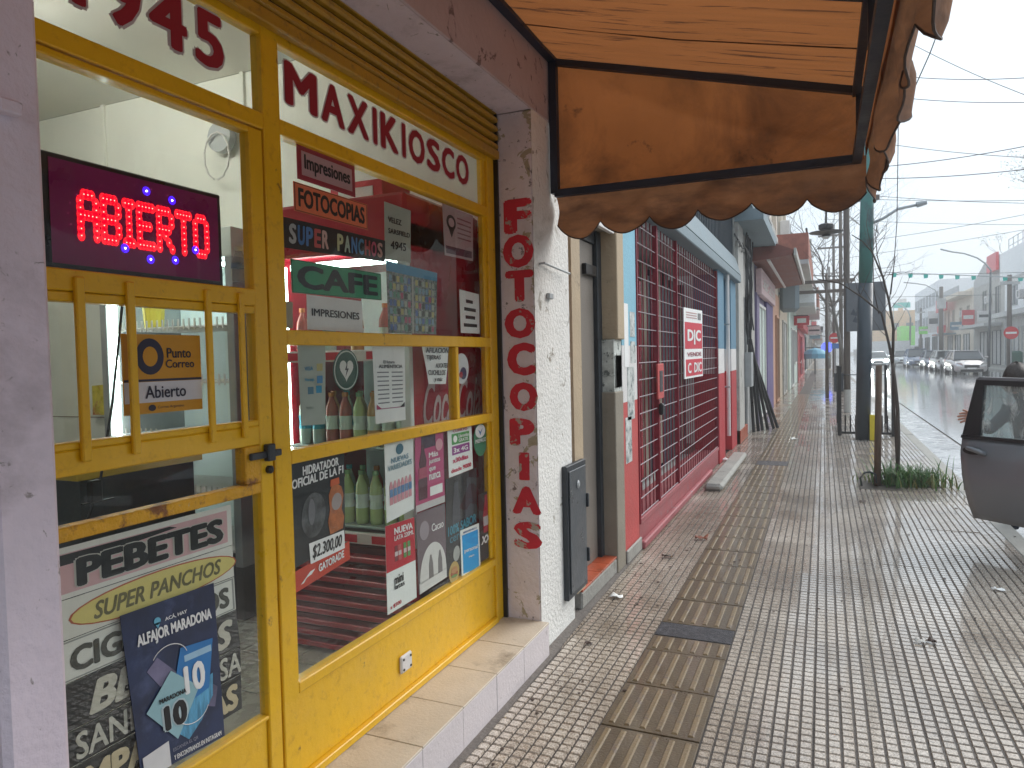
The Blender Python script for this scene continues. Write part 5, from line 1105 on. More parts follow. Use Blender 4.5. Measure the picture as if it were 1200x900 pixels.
# ================================================================== RIGHT SIDE OF THE STREET
XR = 13.0
def rb(name, label, y0, y1, h, m, x0=XR, depth=9):
    b_ = thing(name, label, 'building', (x0+depth/2, (y0+y1)/2, 0)); bx('wall', m, b_, x0, x0+depth, y0+.003, y1-.003, 0, h, c=0); return b_
def ro(b_, y0, y1, z0, z1, frame, inner, name='window', mull=1, x=XR): return facade_open(b_, x, y0, y1, z0, z1, frame, inner, name, .08, -1, mull)
r1 = rb('white_building', 'modern white building with a broad blank parapet and shuttered ground floor', 46, 66.5, 6.5, M['whitewall'])
bx('parapet', M['whitewall'], r1, XR-.35, XR+.3, 46.1, 66.4, 6.6, 8.7); bx('canopy', M['greywall'], r1, XR-1.0, XR-.001, 46.1, 66.4, 3.7, 4.05); bx('ground_floor', M['greywall'], r1, XR-.06, XR-.001, 46.1, 66.4, .02, 3.69, c=0)
for y in (47, 51, 55, 59, 63): ro(r1, y, y+2.6, .1, 2.9, M['metal'], M['stone'], 'door', 2, XR-.06)
for y in (48, 53, 58, 62.5): ro(r1, y, y+2.0, 4.6, 6.0, M['metal'], M['window'])
for k in range(14): MB().tube([(XR, 47+k*1.4, 8.7), (XR, 47+k*1.4, 9.7)], .03, 5).build('roof_rail_post', M['metal'], r1)
for z in (9.15, 9.65): MB().tube([(XR, 47, z), (XR, 65.2, z)], .03, 5).build('roof_rail', M['metal'], r1)
r2 = rb('stone_building', 'grey stone fronted building with a stepped roofline beside the white one', 66.51, 79, 7.0, M['stone'])
MB().prism([(66.6, 7.0), (78.9, 7.0), (78.9, 7.6), (74, 8.9), (68, 8.9), (66.6, 7.4)], lambda a, c_, e: (e, a, c_), XR-.02, XR+.4).build('gable', M['greywall'], r2)
bx('roof_sign', M['redsign'], r2, XR-.5, XR-.3, 67, 70.5, 7.6, 9.0)
for y in (68, 73): ro(r2, y, y+1.6, 4.2, 6.4, M['stone'], M['window']); ro(r2, y-.3, y+2.6, .1, 2.8, M['dark'], M['greywall'], 'door')
bx('canopy', M['greywall'], r2, XR-1.3, XR-.09, 67, 78.5, 3.2, 3.45)
r3 = rb('cream_shop_building', 'cream two storey building with red signs and a curved balcony', 79.01, 97, 7.2, M['cream'])
bx('balcony', M['cream'], r3, XR-1.1, XR-.01, 80, 90, 6.5, 6.9); bx('balcony_rail', M['metal'], r3, XR-1.1, XR-1.05, 80, 90, 6.91, 7.5)
bx('red_sign', M['redsign'], r3, XR-.9, XR-.7, 89.5, 96.5, 5.6, 7.0); bx('red_sign', M['redsign'], r3, XR-.9, XR-.7, 90.5, 95.5, 3.2, 4.0)
for y in (81, 85, 89.5, 92.5, 95): ro(r3, y, y+1.2, 3.9, 5.6, M['cream'], M['window'])
for y in (81, 86, 91): ro(r3, y, y+2.8, .1, 2.8, M['dark'], M['greywall'], 'door')
r4 = rb('pale_building', 'pale blue white three storey building with bands of windows', 97.01, 122, 9.6, M['palewall'], x0=XR-.4)
for z in (4.0, 6.8):
    for y in range(98, 121, 3): ro(r4, y, y+2.2, z, z+1.6, M['palewall'], M['window'], 'window', 1, XR-.4)
for y in (99, 106, 113): ro(r4, y, y+4, .1, 2.9, M['dark'], M['dark'], 'door', 1, XR-.4)
for (y0, y1, h, mm, l) in ((20, 46, 7.0, 'cream', 'cream building across the street'), (2, 20, 5.5, 'greywall', 'grey building across the street facing the shop'), (-20, 2, 7.5, 'palewall', 'pale building across the street behind the camera')):
    b_ = rb('opposite_building', l, y0+.01, y1, h, M[mm])
    for y in range(int(y0)+2, int(y1)-3, 5): ro(b_, y, y+2.4, .1, 2.8, M['dark'], M['greywall'], 'door'); ro(b_, y, y+1.6, 3.9, 5.2 if h > 6 else 4.9, M['whitepaint'], M['window'])

def rsign(lab, y, z, w, h_, m):
    t = thing('shop_sign', lab, 'sign', (XR-.1-w, y, z)); bx('sign_box', M[m], t, XR-.1-w, XR-.1, y-.08, y+.08, z, z+h_); bx('print_band', M['dark'] if m == 'whitepaint' else M['whitepaint'], t, XR-w, XR-.2, y-.084, y-.0805, z+h_*.4, z+h_*.65, c=0)
for a in (('white projecting sign on the stone building', 69.5, 3.6, 1.2, .9, 'whitepaint'), ('red projecting sign at the edge of the stone building', 78, 3.6, 1.0, 1.4, 'redsign'), ('dark blue projecting sign under the curved balcony', 84, 3.3, 1.1, .8, 'steelblue'), ('tall white projecting sign on the pale three storey building', 99, 3.4, 1.3, 2.6, 'whitepaint'), ('green projecting sign on the pale building', 108, 3.4, 1.3, 1.0, 'greenwall')): rsign(*a)
for k, (y, z) in enumerate(((52, 5.0), (60.5, 4.9), (71.5, 5.2), (83.5, 4.6))):
    t = thing('air_conditioner', ['white air conditioner on the near part of the white building', 'white air conditioner on the far part of the white building', 'white air conditioner on the stone building', 'white air conditioner on the cream shop building'][k], 'air conditioner', (XR-.2, y, z)); bx('case', M['whitepaint'], t, XR-.42, XR-.06, y-.45, y+.45, z, z+.6, c=.03); bx('fan_grille', M['darkgrey'], t, XR-.424, XR-.4205, y-.3, y+.15, z+.1, z+.5, c=0); bx('bracket', M['metal'], t, XR-.42, XR-.001, y-.4, y+.4, z-.05, z-.004)
for k, (y, w) in enumerate(((88, 5), (93, 3.5))):
    bx('shop_awning', M['brick'] if k else M['greyblue'], r3, XR-1.3, XR-.12, y, y+w, 2.95, 3.1)
for k, y in enumerate((49.5, 64.2)): bx('roof_tank', M['metal'], r1, XR+2, XR+3.2, y, y+1.2, 8.71, 9.9)
# street end
e2 = thing('green_hoarding_building', 'lime green walled building closing the view at the crossing', 'building', (9, 160, 0)); pa, pb = ony(1056, 402, 150), ony(1087, 381, 150)
bx('wall', M['greenwall'], e2, pa.x, pb.x, 150, 158, 0, pb.z, c=0); bx('yellow_side', flat((.65, .6, .05)), e2, pb.x-.9, pb.x+.6, 149.7, 149.99, 0, pb.z-1, c=0)
bx('base_band', M['greywall'], e2, pa.x-8, pb.x, 149.5, 149.99, 0, 1.6, c=0)
e3 = thing('orange_building', 'orange and tan building rising behind the green wall', 'building', (6, 175, 0)); pa, pb = ony(1020, 402, 170), ony(1078, 363, 170)
bx('wall', M['orangefar'], e3, pa.x, pb.x, 170, 180, 0, pb.z, c=0); bx('upper_block', M['orangefar'], e3, pa.x+6, pb.x-3, 171, 179, pb.z+.01, pb.z+1.5, c=0)
for k in range(4): bx('window', M['window'], e3, pa.x+1.5+k*2.6, pa.x+2.8+k*2.6, 169.9, 169.99, pb.z-4, pb.z-2.6, c=0)
for k in range(3): bx('roof_tank', M['whitepaint'], e3, pa.x+2+k*3.4, pa.x+3.6+k*3.4, 172, 174, pb.z+1.51, pb.z+2.6)
e4 = building('end_building', 'hazy low building closing the street end on the left', 185, 200, 7, M['palewall'], x1=4, depth=12, roof=False)
pc1, pc2 = ony(1047, 361, 130), ony(1067, 354, 130)
tl = thing('green_tarpaulin', 'teal tarpaulin stretched above the far crossing', 'tarpaulin', ((pc1.x+pc2.x)/2, 130, pc1.z)); plate('sheet', Quad((pc1.x, 130, pc2.z), (pc2.x, 130.5, pc2.z), (pc2.x, 130.5, pc1.z), (pc1.x, 130, pc1.z)), M['teal'], tl, 0, .1); MB().tube([(pc1.x, 130, 0), (pc1.x, 130, pc2.z)], .06, 6).build('mast', M['metal'], tl)

# ================================================================== POLES, LAMPS, WIRES
def lamp_post(label, base, h, r, arm_pts, m, head=None, name='street_lamp', h2=None):
    t = thing(name, label, 'street lamp', base)
    b0 = Vector(base); MB().tube([b0, b0+Vector((.0, 0, h*.5)), b0+Vector((.0, 0, h))], [r, r*.95, r*.8], 14).build('pole', m, t, smooth=True)
    if arm_pts:
        MB().tube(arm_pts, r*.28, 8).build('arm', M['metal'], t, smooth=True); e = Vector(arm_pts[-1]); d = (e-Vector(arm_pts[-2])).normalized()
        MB().tube([e, e+d*.35, e+d*.55], [r*.28, r*.6, r*.3], 8).build('lamp_head', M['metal'], t, smooth=True)
    return t
gp = onz(1011, 515, 0); gtop = ony(1016, 240, gp.y)
lpost = thing('street_lamp', 'tall green and dark blue lamp post standing at the black barrier frame', 'street lamp', gp)
dx = (gtop.x-gp.x)/(gtop.z)
def along(z): return gp+Vector((dx*z, 0, z))
MB().tube([along(0), along(2.6)], .115, 18).build('pole_base', M['polepaint'], lpost, smooth=True); MB().tube([along(2.6), along(3.4), along(7.5)], [.105, .105, .085], 18).build('pole', M['greenpole'], lpost, smooth=True)
MB().tube([along(3.55), ony(1035, 256, gp.y), ony(1052, 245, gp.y), ony(1083, 238, gp.y)], .024, 8).build('arm', M['metal'], lpost, smooth=True)
a_, b__ = ony(1074, 240, gp.y), ony(1086, 237, gp.y); MB().tube([a_, b__], [.05, .035], 8).build('lamp_head', M['metal'], lpost)
bx('yellow_band', flat((.65, .52, .02)), lpost, gp.x+.10, gp.x+.22, gp.y-.12, gp.y-.02, 0, .42)
wp = onz(993, 483, 0); wt = ony(997, 240, wp.y)
wpole = thing('utility_pole', 'weathered wooden utility pole carrying a grey notice panel behind the lamp post', 'pole', wp)
MB().tube([wp, wp+Vector((.0, 0, 3)), wp+Vector((.0, 0, 9))], [.075, .07, .06], 12).build('pole', M['wood'], wpole, smooth=True); bx('switch_box', M['dark'], wpole, wp.x-.29, wp.x-.08, wp.y-.1, wp.y+.1, .5, .95); bx('crossarm', M['wood'], wpole, wp.x-.7, wp.x+.7, wp.y-.17, wp.y-.10, 5.0, 5.12)
MB().tube([wp, wp+Vector((0, 0, .55))], .080, 12).build('pale_band', M['stone'], wpole)
pn = ony(992, 332, 18.4), ony(1038, 387, 18.4)
board = thing('notice_board', 'large grey panel with dark scrawled graffiti mounted beside the wooden pole', 'panel', ((pn[0].x+pn[1].x)/2, 18.5, pn[1].z))
bx('panel', mat('grey_board_enamel', (.12, .13, .145), .4), board, pn[0].x, pn[1].x, 18.40, 18.46, pn[1].z, pn[0].z); bx('panel_edge', M['polepaint'], board, pn[0].x-.02, pn[0].x-.001, 18.38, 18.48, pn[1].z, pn[0].z)
qd = Quad((pn[0].x, 18.399, pn[0].z), (pn[1].x, 18.399, pn[0].z), (pn[1].x, 18.399, pn[1].z), (pn[0].x, 18.399, pn[1].z))
for s, (u, v) in enumerate(((.1, .35), (.25, .45), (.35, .3), (.15, .2))): poly('graffiti', qd, [(u, v), (u+.08, v+.12), (u+.14, v+.02), (u+.2, v+.14), (u+.18, v-.04), (u+.08, v-.02)], flat((.05, .06, .08)), board, .001)
MB().tube([(pn[0].x+.05, 18.47, pn[0].z-.1), (wp.x, wp.y-.1, pn[0].z-.1)], .02, 6).build('bracket', M['metal'], board)
def upole(label, base, h, r, lean=0):
    t = thing('utility_pole', label, 'pole', base); b0 = Vector(base); MB().tube([b0, b0+Vector((lean, 0, h))], [r, r*.7], 10).build('pole', M['wood'], t, smooth=True)
    for z in (h*.85, h*.93): bx('crossarm', M['wood'], t, b0.x-.8, b0.x+.8, b0.y-.04, b0.y+.04, z, z+.1)
    return t
upole('thin dark utility pole left of the lamp post, third from the street', (.62, 30, 0), 8.5, .08); upole('slim utility pole further along the pavement edge', (.55, 44, 0), 8.5, .10)
upole('farthest utility pole on the left pavement edge', (.5, 70, 0), 9, .14)
tp = upole('reddish topped pole rising over the left pavement trees', (.10, 24.5, 0), 3.9, .06)
# hanging disc lamp
hc = ony(968, 272, 15); dl = thing('pendant_lamp', 'black round pendant street lamp hanging over the pavement', 'street lamp', hc)
MB().lathe(hc, [(.07, -.085), (.08, -.05), (.30, -.01), (.31, .0), (.10, .03), (.10, .05), (.135, .06), (.135, .14), (.10, .16), (.03, .17)], 20).build('shade', M['black'], dl, smooth=False)
MB().lathe(hc, [(.04, -.13), (.075, -.10), (.07, -.086)], 14).build('globe', M['whitepaint'], dl); MB().tube([hc+Vector((0, 0, .17)), hc+Vector((.01, 0, .75))], .022, 6).build('stem', M['black'], dl)
MB().tube([hc+Vector((.01, 0, .75)), Vector((wp.x, wp.y, hc.z+1.3))], .02, 6).build('span_arm', M['black'], dl)
fl = onz(1163, 430, 0.02); fl = Vector((11.15, 62, .02)); ft = Vector((11.25, 62, 7.0))
lf = thing('street_lamp', 'slim grey street lamp with a long curved arm across the road', 'street lamp', fl); MB().tube([fl, ft], [.10, .07], 10).build('pole', M['darkgrey'], lf, smooth=True)
arm = [ony(*c, 62) for c in ((1162, 318), (1155, 309), (1145, 302), (1130, 297), (1115, 295), (1102, 292))]; MB().tube([ft]+arm, .06, 8).build('arm', M['metal'], lf, smooth=True)
arm2 = [ony(*c, 85) for c in ((1101, 435), (1101, 352), (1096, 340), (1085, 334), (1072, 332), (1059, 331))]; l2 = thing('street_lamp', 'second curved arm street lamp further down the right pavement', 'street lamp', (arm2[0].x, 85, 0)); arm2[0].z = 0; MB().tube(arm2[:2], .09, 8).build('pole', M['darkgrey'], l2); MB().tube(arm2[1:], .06, 8).build('arm', M['metal'], l2, smooth=True)
arm3 = [ony(*c, 120) for c in ((1066, 425), (1067, 372), (1064, 364), (1056, 358), (1046, 355))]; l3 = thing('street_lamp', 'farthest lamp with curved arm near the green building', 'street lamp', (arm3[0].x, 120, 0)); arm3[0].z = 0; MB().tube(arm3[:2], .12, 8).build('pole', M['darkgrey'], l3); MB().tube(arm3[1:], .08, 8).build('arm', M['metal'], l3, smooth=True)
for (px, py, Yd, rr, lab) in ((1103, 336, 75, .16, 'thick dark concrete pole with fittings on the right pavement'), (1183, 322, 52, .12, 'grey utility pole in front of the white building'), (1079, 361, 110, .14, 'dark utility pole by the green building')):
    P = ony(px, py, Yd); t = thing('utility_pole', lab, 'pole', (P.x, Yd, 0)); MB().tube([(P.x, Yd, 0), (P.x, Yd, P.z)], [rr*1.2, rr], 10).build('pole', M['wood'], t, smooth=True)
    bx('transformer' if Yd == 75 else 'crossarm', M['greywall'], t, P.x-.5 if Yd != 75 else P.x-.35, P.x+.5 if Yd != 75 else P.x+.35, Yd-.2, Yd+.1, P.z*(.72 if Yd == 75 else .9), P.z*(.85 if Yd == 75 else .93))
def noentry(label, c, rad, lit=False):
    t = thing('road_sign', label, 'road sign', (c.x, c.y, 0)); MB().tube([(c.x, c.y+.04, 0), (c.x, c.y+.04, c.z+rad)], .035, 8).build('post', M['metal'], t)
    MB().lathe(c, [(rad, 0), (rad, .02)], 26, 'y').build('disc', flat((.62, .02, .03)), t); bx('white_bar', flat(WT), t, c.x-rad*.72, c.x+rad*.72, c.y-.012, c.y-.001, c.z-rad*.16, c.z+rad*.16, c=0); return t
noentry('round red no entry sign on the right pavement', ony(1185, 390, 48), .36); sl = noentry('round red no entry sign on the left pavement edge', ony(978, 396, 40), .26)
c = ony(980, 405.5, 40); bx('blue_plate', flat((.05, .2, .55)), sl, c.x-.22, c.x+.22, 39.97, 39.995, c.z-.13, c.z+.13, c=0)
c = ony(1190, 412, 55); tag(MB().box(c.x-.35, c.x+.35, 54.7, 55.3, .02, 1.2, c=.1).build('litter_bin', flat((.02, .12, .08))), 'dark green litter bin on the right pavement', 'bin')
# blue lit things and a parasol on the left pavement far off
c = ony(969, 407, 55); nbx = thing('lit_sign', 'round blue lit sign over the far left pavement', 'sign', c); MB().lathe(c, [(.38, 0), (.38, .12)], 20, 'y').build('lit_disc', emat('blue_sign_light', (.08, .12, 1), 1.2), nbx); bx('bracket', M['dark'], nbx, F+.1, c.x, 55.02, 55.08, c.z-.04, c.z+.04)
c = ony(955, 412, 50); um = thing('parasol', 'light blue parasol on a thin pole on the far left pavement', 'parasol', (c.x, 50, 0)); MB().lathe((c.x, 50, c.z-.2), [(.85, -.25), (.8, .05), (.5, .30), (.02, .45)], 14).build('canopy', flat((.10, .42, .60)), um); MB().tube([(c.x, 50, 0), (c.x, 50, c.z)], .04, 8).build('pole', M['dark'], um)
# wires
wires = [((1075, 88), (1200, 88), 20, 'cable crossing high over the street'), ((1068, 113), (1200, 117), 22, 'second cable crossing high over the street'), ((1058, 169), (1200, 182), 26, 'slack cable sloping over the road'), ((1036, 192), (1200, 168), 18, 'thick cable rising to the right beside the awning corner'),
         ((1034, 206), (1200, 195), 18, 'cable just below the thick one'), ((1030, 228), (1200, 236), 30, 'thin cable at mid height over the road'), ((1025, 232), (1200, 233), 34, 'thin level cable at mid height'), ((1050, 276), (1200, 250), 40, 'far cable sloping up to the right'),
         ((1020, 258), (1200, 262), 45, 'far level cable over the road'), ((1090, 60), (1200, 108), 24, 'fine cable sloping down to the right'), ((930, 322), (1200, 318), 50, 'cable level with the lamp arms'), ((920, 348), (1100, 346), 60, 'low far cable across the street'), ((1000, 300), (1200, 268), 48, 'fine far cable rising right')]
for a, b_, Yd, lab in wires:
    P, Q_ = ony(*a, Yd), ony(*b_, Yd-1.5); L = Q_-P; P -= L*.35; Q_ += L*.35; pts = [lerp(P, Q_, k/12)+Vector((0, 0, -.10*math.sin(math.pi*k/12))) for k in range(13)]
    MB().tube(pts, .006+Yd*.00014, 5).build('overhead_cable', M['cablegrey']); tag(bpy.context.scene.collection.objects[-1], lab, 'cable')
pts = [ony(*c_, 9) for c_ in ((1116, -8), (1090, 62), (1062, 125))]; o = MB().tube(pts, .006, 5).build('overhead_cable', M['black']); tag(o, 'dark cable dropping steeply past the awning edge', 'cable')
pts = [ony(*c_, 12) for c_ in ((1053, 120), (1052, 200), (1051, 262), (1047, 318), (1044, 345))]; o = MB().tube(pts, .006, 5).build('overhead_cable', M['black']); tag(o, 'thin cable hanging vertically beside the young tree', 'cable')
random.seed(8)
for k, (a, b_, Yd) in enumerate((((925, 340), (1000, 352), 38), ((925, 356), (1010, 362), 42), ((915, 310), (1000, 322), 33), ((935, 366), (1005, 340), 36), ((930, 380), (990, 396), 48))):
    P, Q_ = ony(*a, Yd), ony(*b_, Yd); o = MB().tube([lerp(P, Q_, t/8)+Vector((0, 0, -.25*math.sin(math.pi*t/8))) for t in range(9)], .018, 5).build('overhead_cable', M['black']); tag(o, ['slack cable strung between the left balconies and the poles', 'lower slack cable between left balconies and poles', 'upper cable between the cream building and the poles', 'rising cable from the left balconies', 'lowest cable over the far left pavement'][k], 'cable')
# bunting
bt = thing('bunting', 'string of small teal flags hung across the street', 'bunting', ony(1045, 322, 35))
P, Q_ = ony(1035, 319, 35), ony(1215, 326, 35); MB().tube([P, Q_], .02, 5).build('string', M['metal'], bt)
for px in (1048, 1067, 1085, 1103, 1122, 1141, 1178, 1196):
    c = ony(px, 320+(px-1040)*.03, 35); MB().prism([(-.09, 0), (.09, 0), (.07, -.16), (-.07, -.18)], lambda a, z, e: (c.x+a, c.y+e, c.z+z), -.005, .005).build('flag', M['teal'], bt)
    
# bollard frame at the pavement edge
bf = thing('pavement_barrier', 'low black steel barrier frame with short spikes around the lamp post foot', 'barrier', (.65, 13.6, 0))
a, b_ = onz(984, 509, 0), onz(1046, 509, 0); yb = 13.75; ax, bxx = ony(984, 509, yb).x, ony(1047, 509, yb).x
for x in (ax, bxx): bx('post', M['black'], bf, x-.03, x+.03, yb-.03, yb+.03, 0, 1.22)
bx('bottom_rail', M['black'], bf, ax+.031, bxx-.031, yb-.02, yb+.02, .03, .07); bx('top_rail', M['dark'], bf, ax+.031, bxx-.031, yb-.006, yb+.006, 1.06, 1.075)
n = 9
for k in range(n): x = ax+.05+(bxx-ax-.1)*(k+.5)/n; MB().tube([(x, yb, .07), (x, yb, .36)], .014, 6).build('spike', M['black'], bf)
for x in (ax, bxx): bx('side_rail', M['black'], bf, x-.02, x+.02, yb+.031, yb+1.6, .03, .07); bx('back_post', M['black'], bf, x-.025, x+.025, yb+1.6, yb+1.65, 0, 1.2)

# ================================================================== YOUNG TREE, STAKE AND PLANTING
hb = struct(MB().box(HOLE[0], HOLE[1]+.02, HOLE[2]-.06, HOLE[3], -.05, -.003).build('tree_pit_soil', M['soil']))
st = onz(1028, 569, 0); top = ony(1030, 428, st.y)
tag(MB().tube([st, lerp(st, top, .5), top], [.037, .035, .033], 10).build('wooden_stake', M['stake'], smooth=True), 'brown round wooden stake in the tree pit', 'stake')
yt = 8.95
def tp_(l, y=yt): return [ony(*c_, y) for c_ in l]
yg = thing('young_tree', 'thin leafless young street tree with long bare branches in the planted pit', 'tree', ony(1052, 566, yt))
MB().tube(tp_([(1051, 568), (1053, 520), (1052, 480), (1049, 450), (1046, 425)]), [.024, .021, .020, .018, .017], 9).build('trunk', M['bark'], yg, smooth=True)
MB().tube(tp_([(1058, 562), (1051, 540), (1049, 500), (1047, 460), (1046.5, 430)], yt+.05), [.010, .013, .012, .011, .010], 7).build('trunk', M['bark'], yg, smooth=True)
brs = [([(1046, 426), (1042, 404), (1033, 367), (1010, 348), (985, 332), (958, 327)], .018, .006), ([(1046, 426), (1047, 385), (1042, 354), (1035, 326), (1022, 295), (1011, 283), (998, 275)], .018, .005),
       ([(1035, 326), (1028, 300), (1026, 275), (1028, 258)], .007, .003), ([(1035, 326), (1043, 308), (1053, 297)], .006, .002), ([(1022, 295), (1030, 283), (1043, 268)], .005, .002), ([(1030, 368), (1024, 340), (1023, 300), (1025, 262)], .007, .003),
       ([(1022, 296), (1015, 262), (1018, 245)], .005, .002), ([(1042, 354), (1046, 320), (1050, 300)], .006, .002), ([(1010, 348), (1004, 338), (1000, 318)], .004, .002), ([(985, 332), (978, 322), (975, 305)], .004, .0015), ([(1040, 395), (1032, 388), (1022, 372)], .005, .002)]
for i, (l, r0, r1_) in enumerate(brs): MB().tube(tp_(l, yt+.02*i), r0, 6, r1_).build('branch', M['bark'], yg, smooth=True)

rt = random.Random(17)
twig_roots = [((1047, 380), -1), ((1044, 362), 1), ((1040, 345), -1), ((1036, 330), 1), ((1030, 312), -1), ((1027, 300), 1), ((1022, 355), -1), ((1008, 347), 1), ((996, 338), -1), ((1015, 290), 1), ((1046, 400), 1), ((985, 332), 1), ((970, 329), -1), ((1033, 367), 1)]
for i, (p0, sd_) in enumerate(twig_roots):
    x_, y_ = p0; pts_ = [(x_, y_)]; a_ = rt.uniform(.25, .8)*sd_
    for k in range(5): x_ += math.sin(a_)*rt.uniform(7, 12); y_ -= math.cos(a_)*rt.uniform(8, 13); a_ += rt.uniform(-.25, .25)-.05*sd_; pts_.append((x_, y_))
    b_ = MB().tube(tp_(pts_, yt+.03*(i % 4)), .0040, 5, .0012).build('twig', M['bark'], yg)
# strappy plants
random.seed(12)
pl = thing('strappy_plant', 'clump of green and yellowing strap leaved plants around the young tree', 'plant', (.72, 8.9, 0))
def blades(n, m, name, cx, cy, rx, ry, hmin, hmax):
    b_ = MB()
    for k in range(n):
        x = cx+random.gauss(0, rx); y = cy+random.gauss(0, ry); a = random.uniform(0, 2*math.pi); L = random.uniform(hmin, hmax); w = random.uniform(.006, .013)
        d = Vector((math.cos(a), math.sin(a), 0)); s = Vector((-d.y, d.x, 0)); lean = random.uniform(.3, 1.1); vs = []
        for i in range(6):
            t = i/5; p = Vector((x, y, 0))+d*(L*lean*t*t*.9+.02*t)+Vector((0, 0, L*(t-.45*lean*t*t*t))); ww = w*(1-t)**.6*(.6+.4*math.sin(math.pi*min(1, t+.3)))
            vs += [p-s*ww, p+s*ww]
        b_.add(vs, [(2*i, 2*i+1, 2*i+3, 2*i+2) for i in range(5)])
    return b_.build(name, m, pl, kind='stuff')
blades(420, M['leaf'], 'green_leaves', .80, 8.95, .16, .13, .12, .32); blades(130, M['leafdry'], 'yellowing_leaves', .86, 8.9, .20, .14, .10, .28); blades(40, M['leaf'], 'tall_green_leaves', .74, 8.9, .22, .12, .30, .46); blades(60, M['leaf'], 'green_leaves', 1.02, 9.0, .10, .10, .10, .22)
bg2 = MB()
hoop = [ony(*c_, 8.7) for c_ in ((1010, 570), (1008, 560), (1013, 554), (1020, 553), (1026, 556), (1027, 566))]; tag(bg2.tube(hoop, .012, 6).build('bent_hoop', M['dark']), 'small bent dark metal hoop at the left of the tree pit', 'hoop')

# ---- background trees
def tree(name, label, base, h, spread, m, depth=6, seed=1, leaves=0, trunk_r=.16, lean=(0, 0), first=.35):
    rnd = random.Random(seed); t = thing(name, label, 'tree', base); B = Vector(base); br = MB(); tips = []
    def grow(p, d, L, r, k):
        pts = [p]; q = p; dd = d.copy()
        for i in range(4):
            dd = (dd+Vector((rnd.gauss(0, .16), rnd.gauss(0, .16), rnd.gauss(.03, .10)))).normalized(); q = q+dd*L/4; pts.append(q)
        br.tube(pts, r, 6 if k < 2 else 4, r*.55, cap=False)
        if k >= depth: tips.append(q); return
        for i in range(rnd.choice((2, 3)) if k < 4 else 2):
            a = rnd.uniform(0, 2*math.pi); s = spread*rnd.uniform(.5, 1.1); nd = (dd+Vector((math.cos(a)*s, math.sin(a)*s, rnd.uniform(-.15, .35)))).normalized(); grow(pts[-1 if i < 2 else 2], nd, L*rnd.uniform(.62, .88), r*.58, k+1)
    top = B+Vector((lean[0], lean[1], h*first)); MB().tube([B, lerp(B, top, .5)+Vector((.05, .05, 0)), top], [trunk_r, trunk_r*.85, trunk_r*.7], 9).build('trunk', m, t, smooth=True)
    for i in range(3):
        a = i*2.1+rnd.uniform(0, 1); grow(top, Vector((math.cos(a)*spread, math.sin(a)*spread, .9)).normalized(), h*.22, trunk_r*.55, 1)
    br.build('branches', m, t)
    if leaves:
        lb_ = MB()
        for q in tips:
            for i in range(leaves):
                c_ = q+Vector((rnd.gauss(0, .28), rnd.gauss(0, .28), rnd.gauss(0, .2))); u = Vector((rnd.gauss(0, 1), rnd.gauss(0, 1), rnd.gauss(0, 1))).normalized()*.07; w = Vector((rnd.gauss(0, 1), rnd.gauss(0, 1), rnd.gauss(0, 1))).normalized()*.05
                lb_.add([c_-u, c_+w, c_+u, c_-w], [(0, 1, 2, 3)])
        lb_.build('foliage', M['leafgrey'], t, kind='stuff')
    return t
tree('bare_tree', 'leafless street tree with spreading branches above the left balconies', (.82, 30, 0), 9, .9, M['barkfar'], 6, 3, trunk_r=.075, lean=(-.5, -1))
tree('bare_tree', 'leafless street tree further along the left pavement', (1.05, 39, 0), 9, .85, M['barkfar'], 6, 9, trunk_r=.085, lean=(-.5, 0))
tree('bare_tree', 'distant leafless tree near the side street corner', (.4, 66, 0), 8, .7, M['barkfar'], 5, 14, trunk_r=.16)
tree('leafy_tree', 'grey green tree rising behind the roof of the white building', (18.2, 67, 0), 14.2, .75, M['barkfar'], 6, 5, leaves=9, trunk_r=.25, first=.6)
tree('leafy_tree', 'small sparse tree showing over the stone building', (19.2, 78, 0), 12, .7, M['barkfar'], 5, 6, leaves=9, trunk_r=.2, first=.6)
tree('leafy_tree', 'hazy dark tree closing the left pavement far away', (1.0, 175, 0), 11, .8, M['barkfar'], 5, 31, leaves=20, trunk_r=.3)

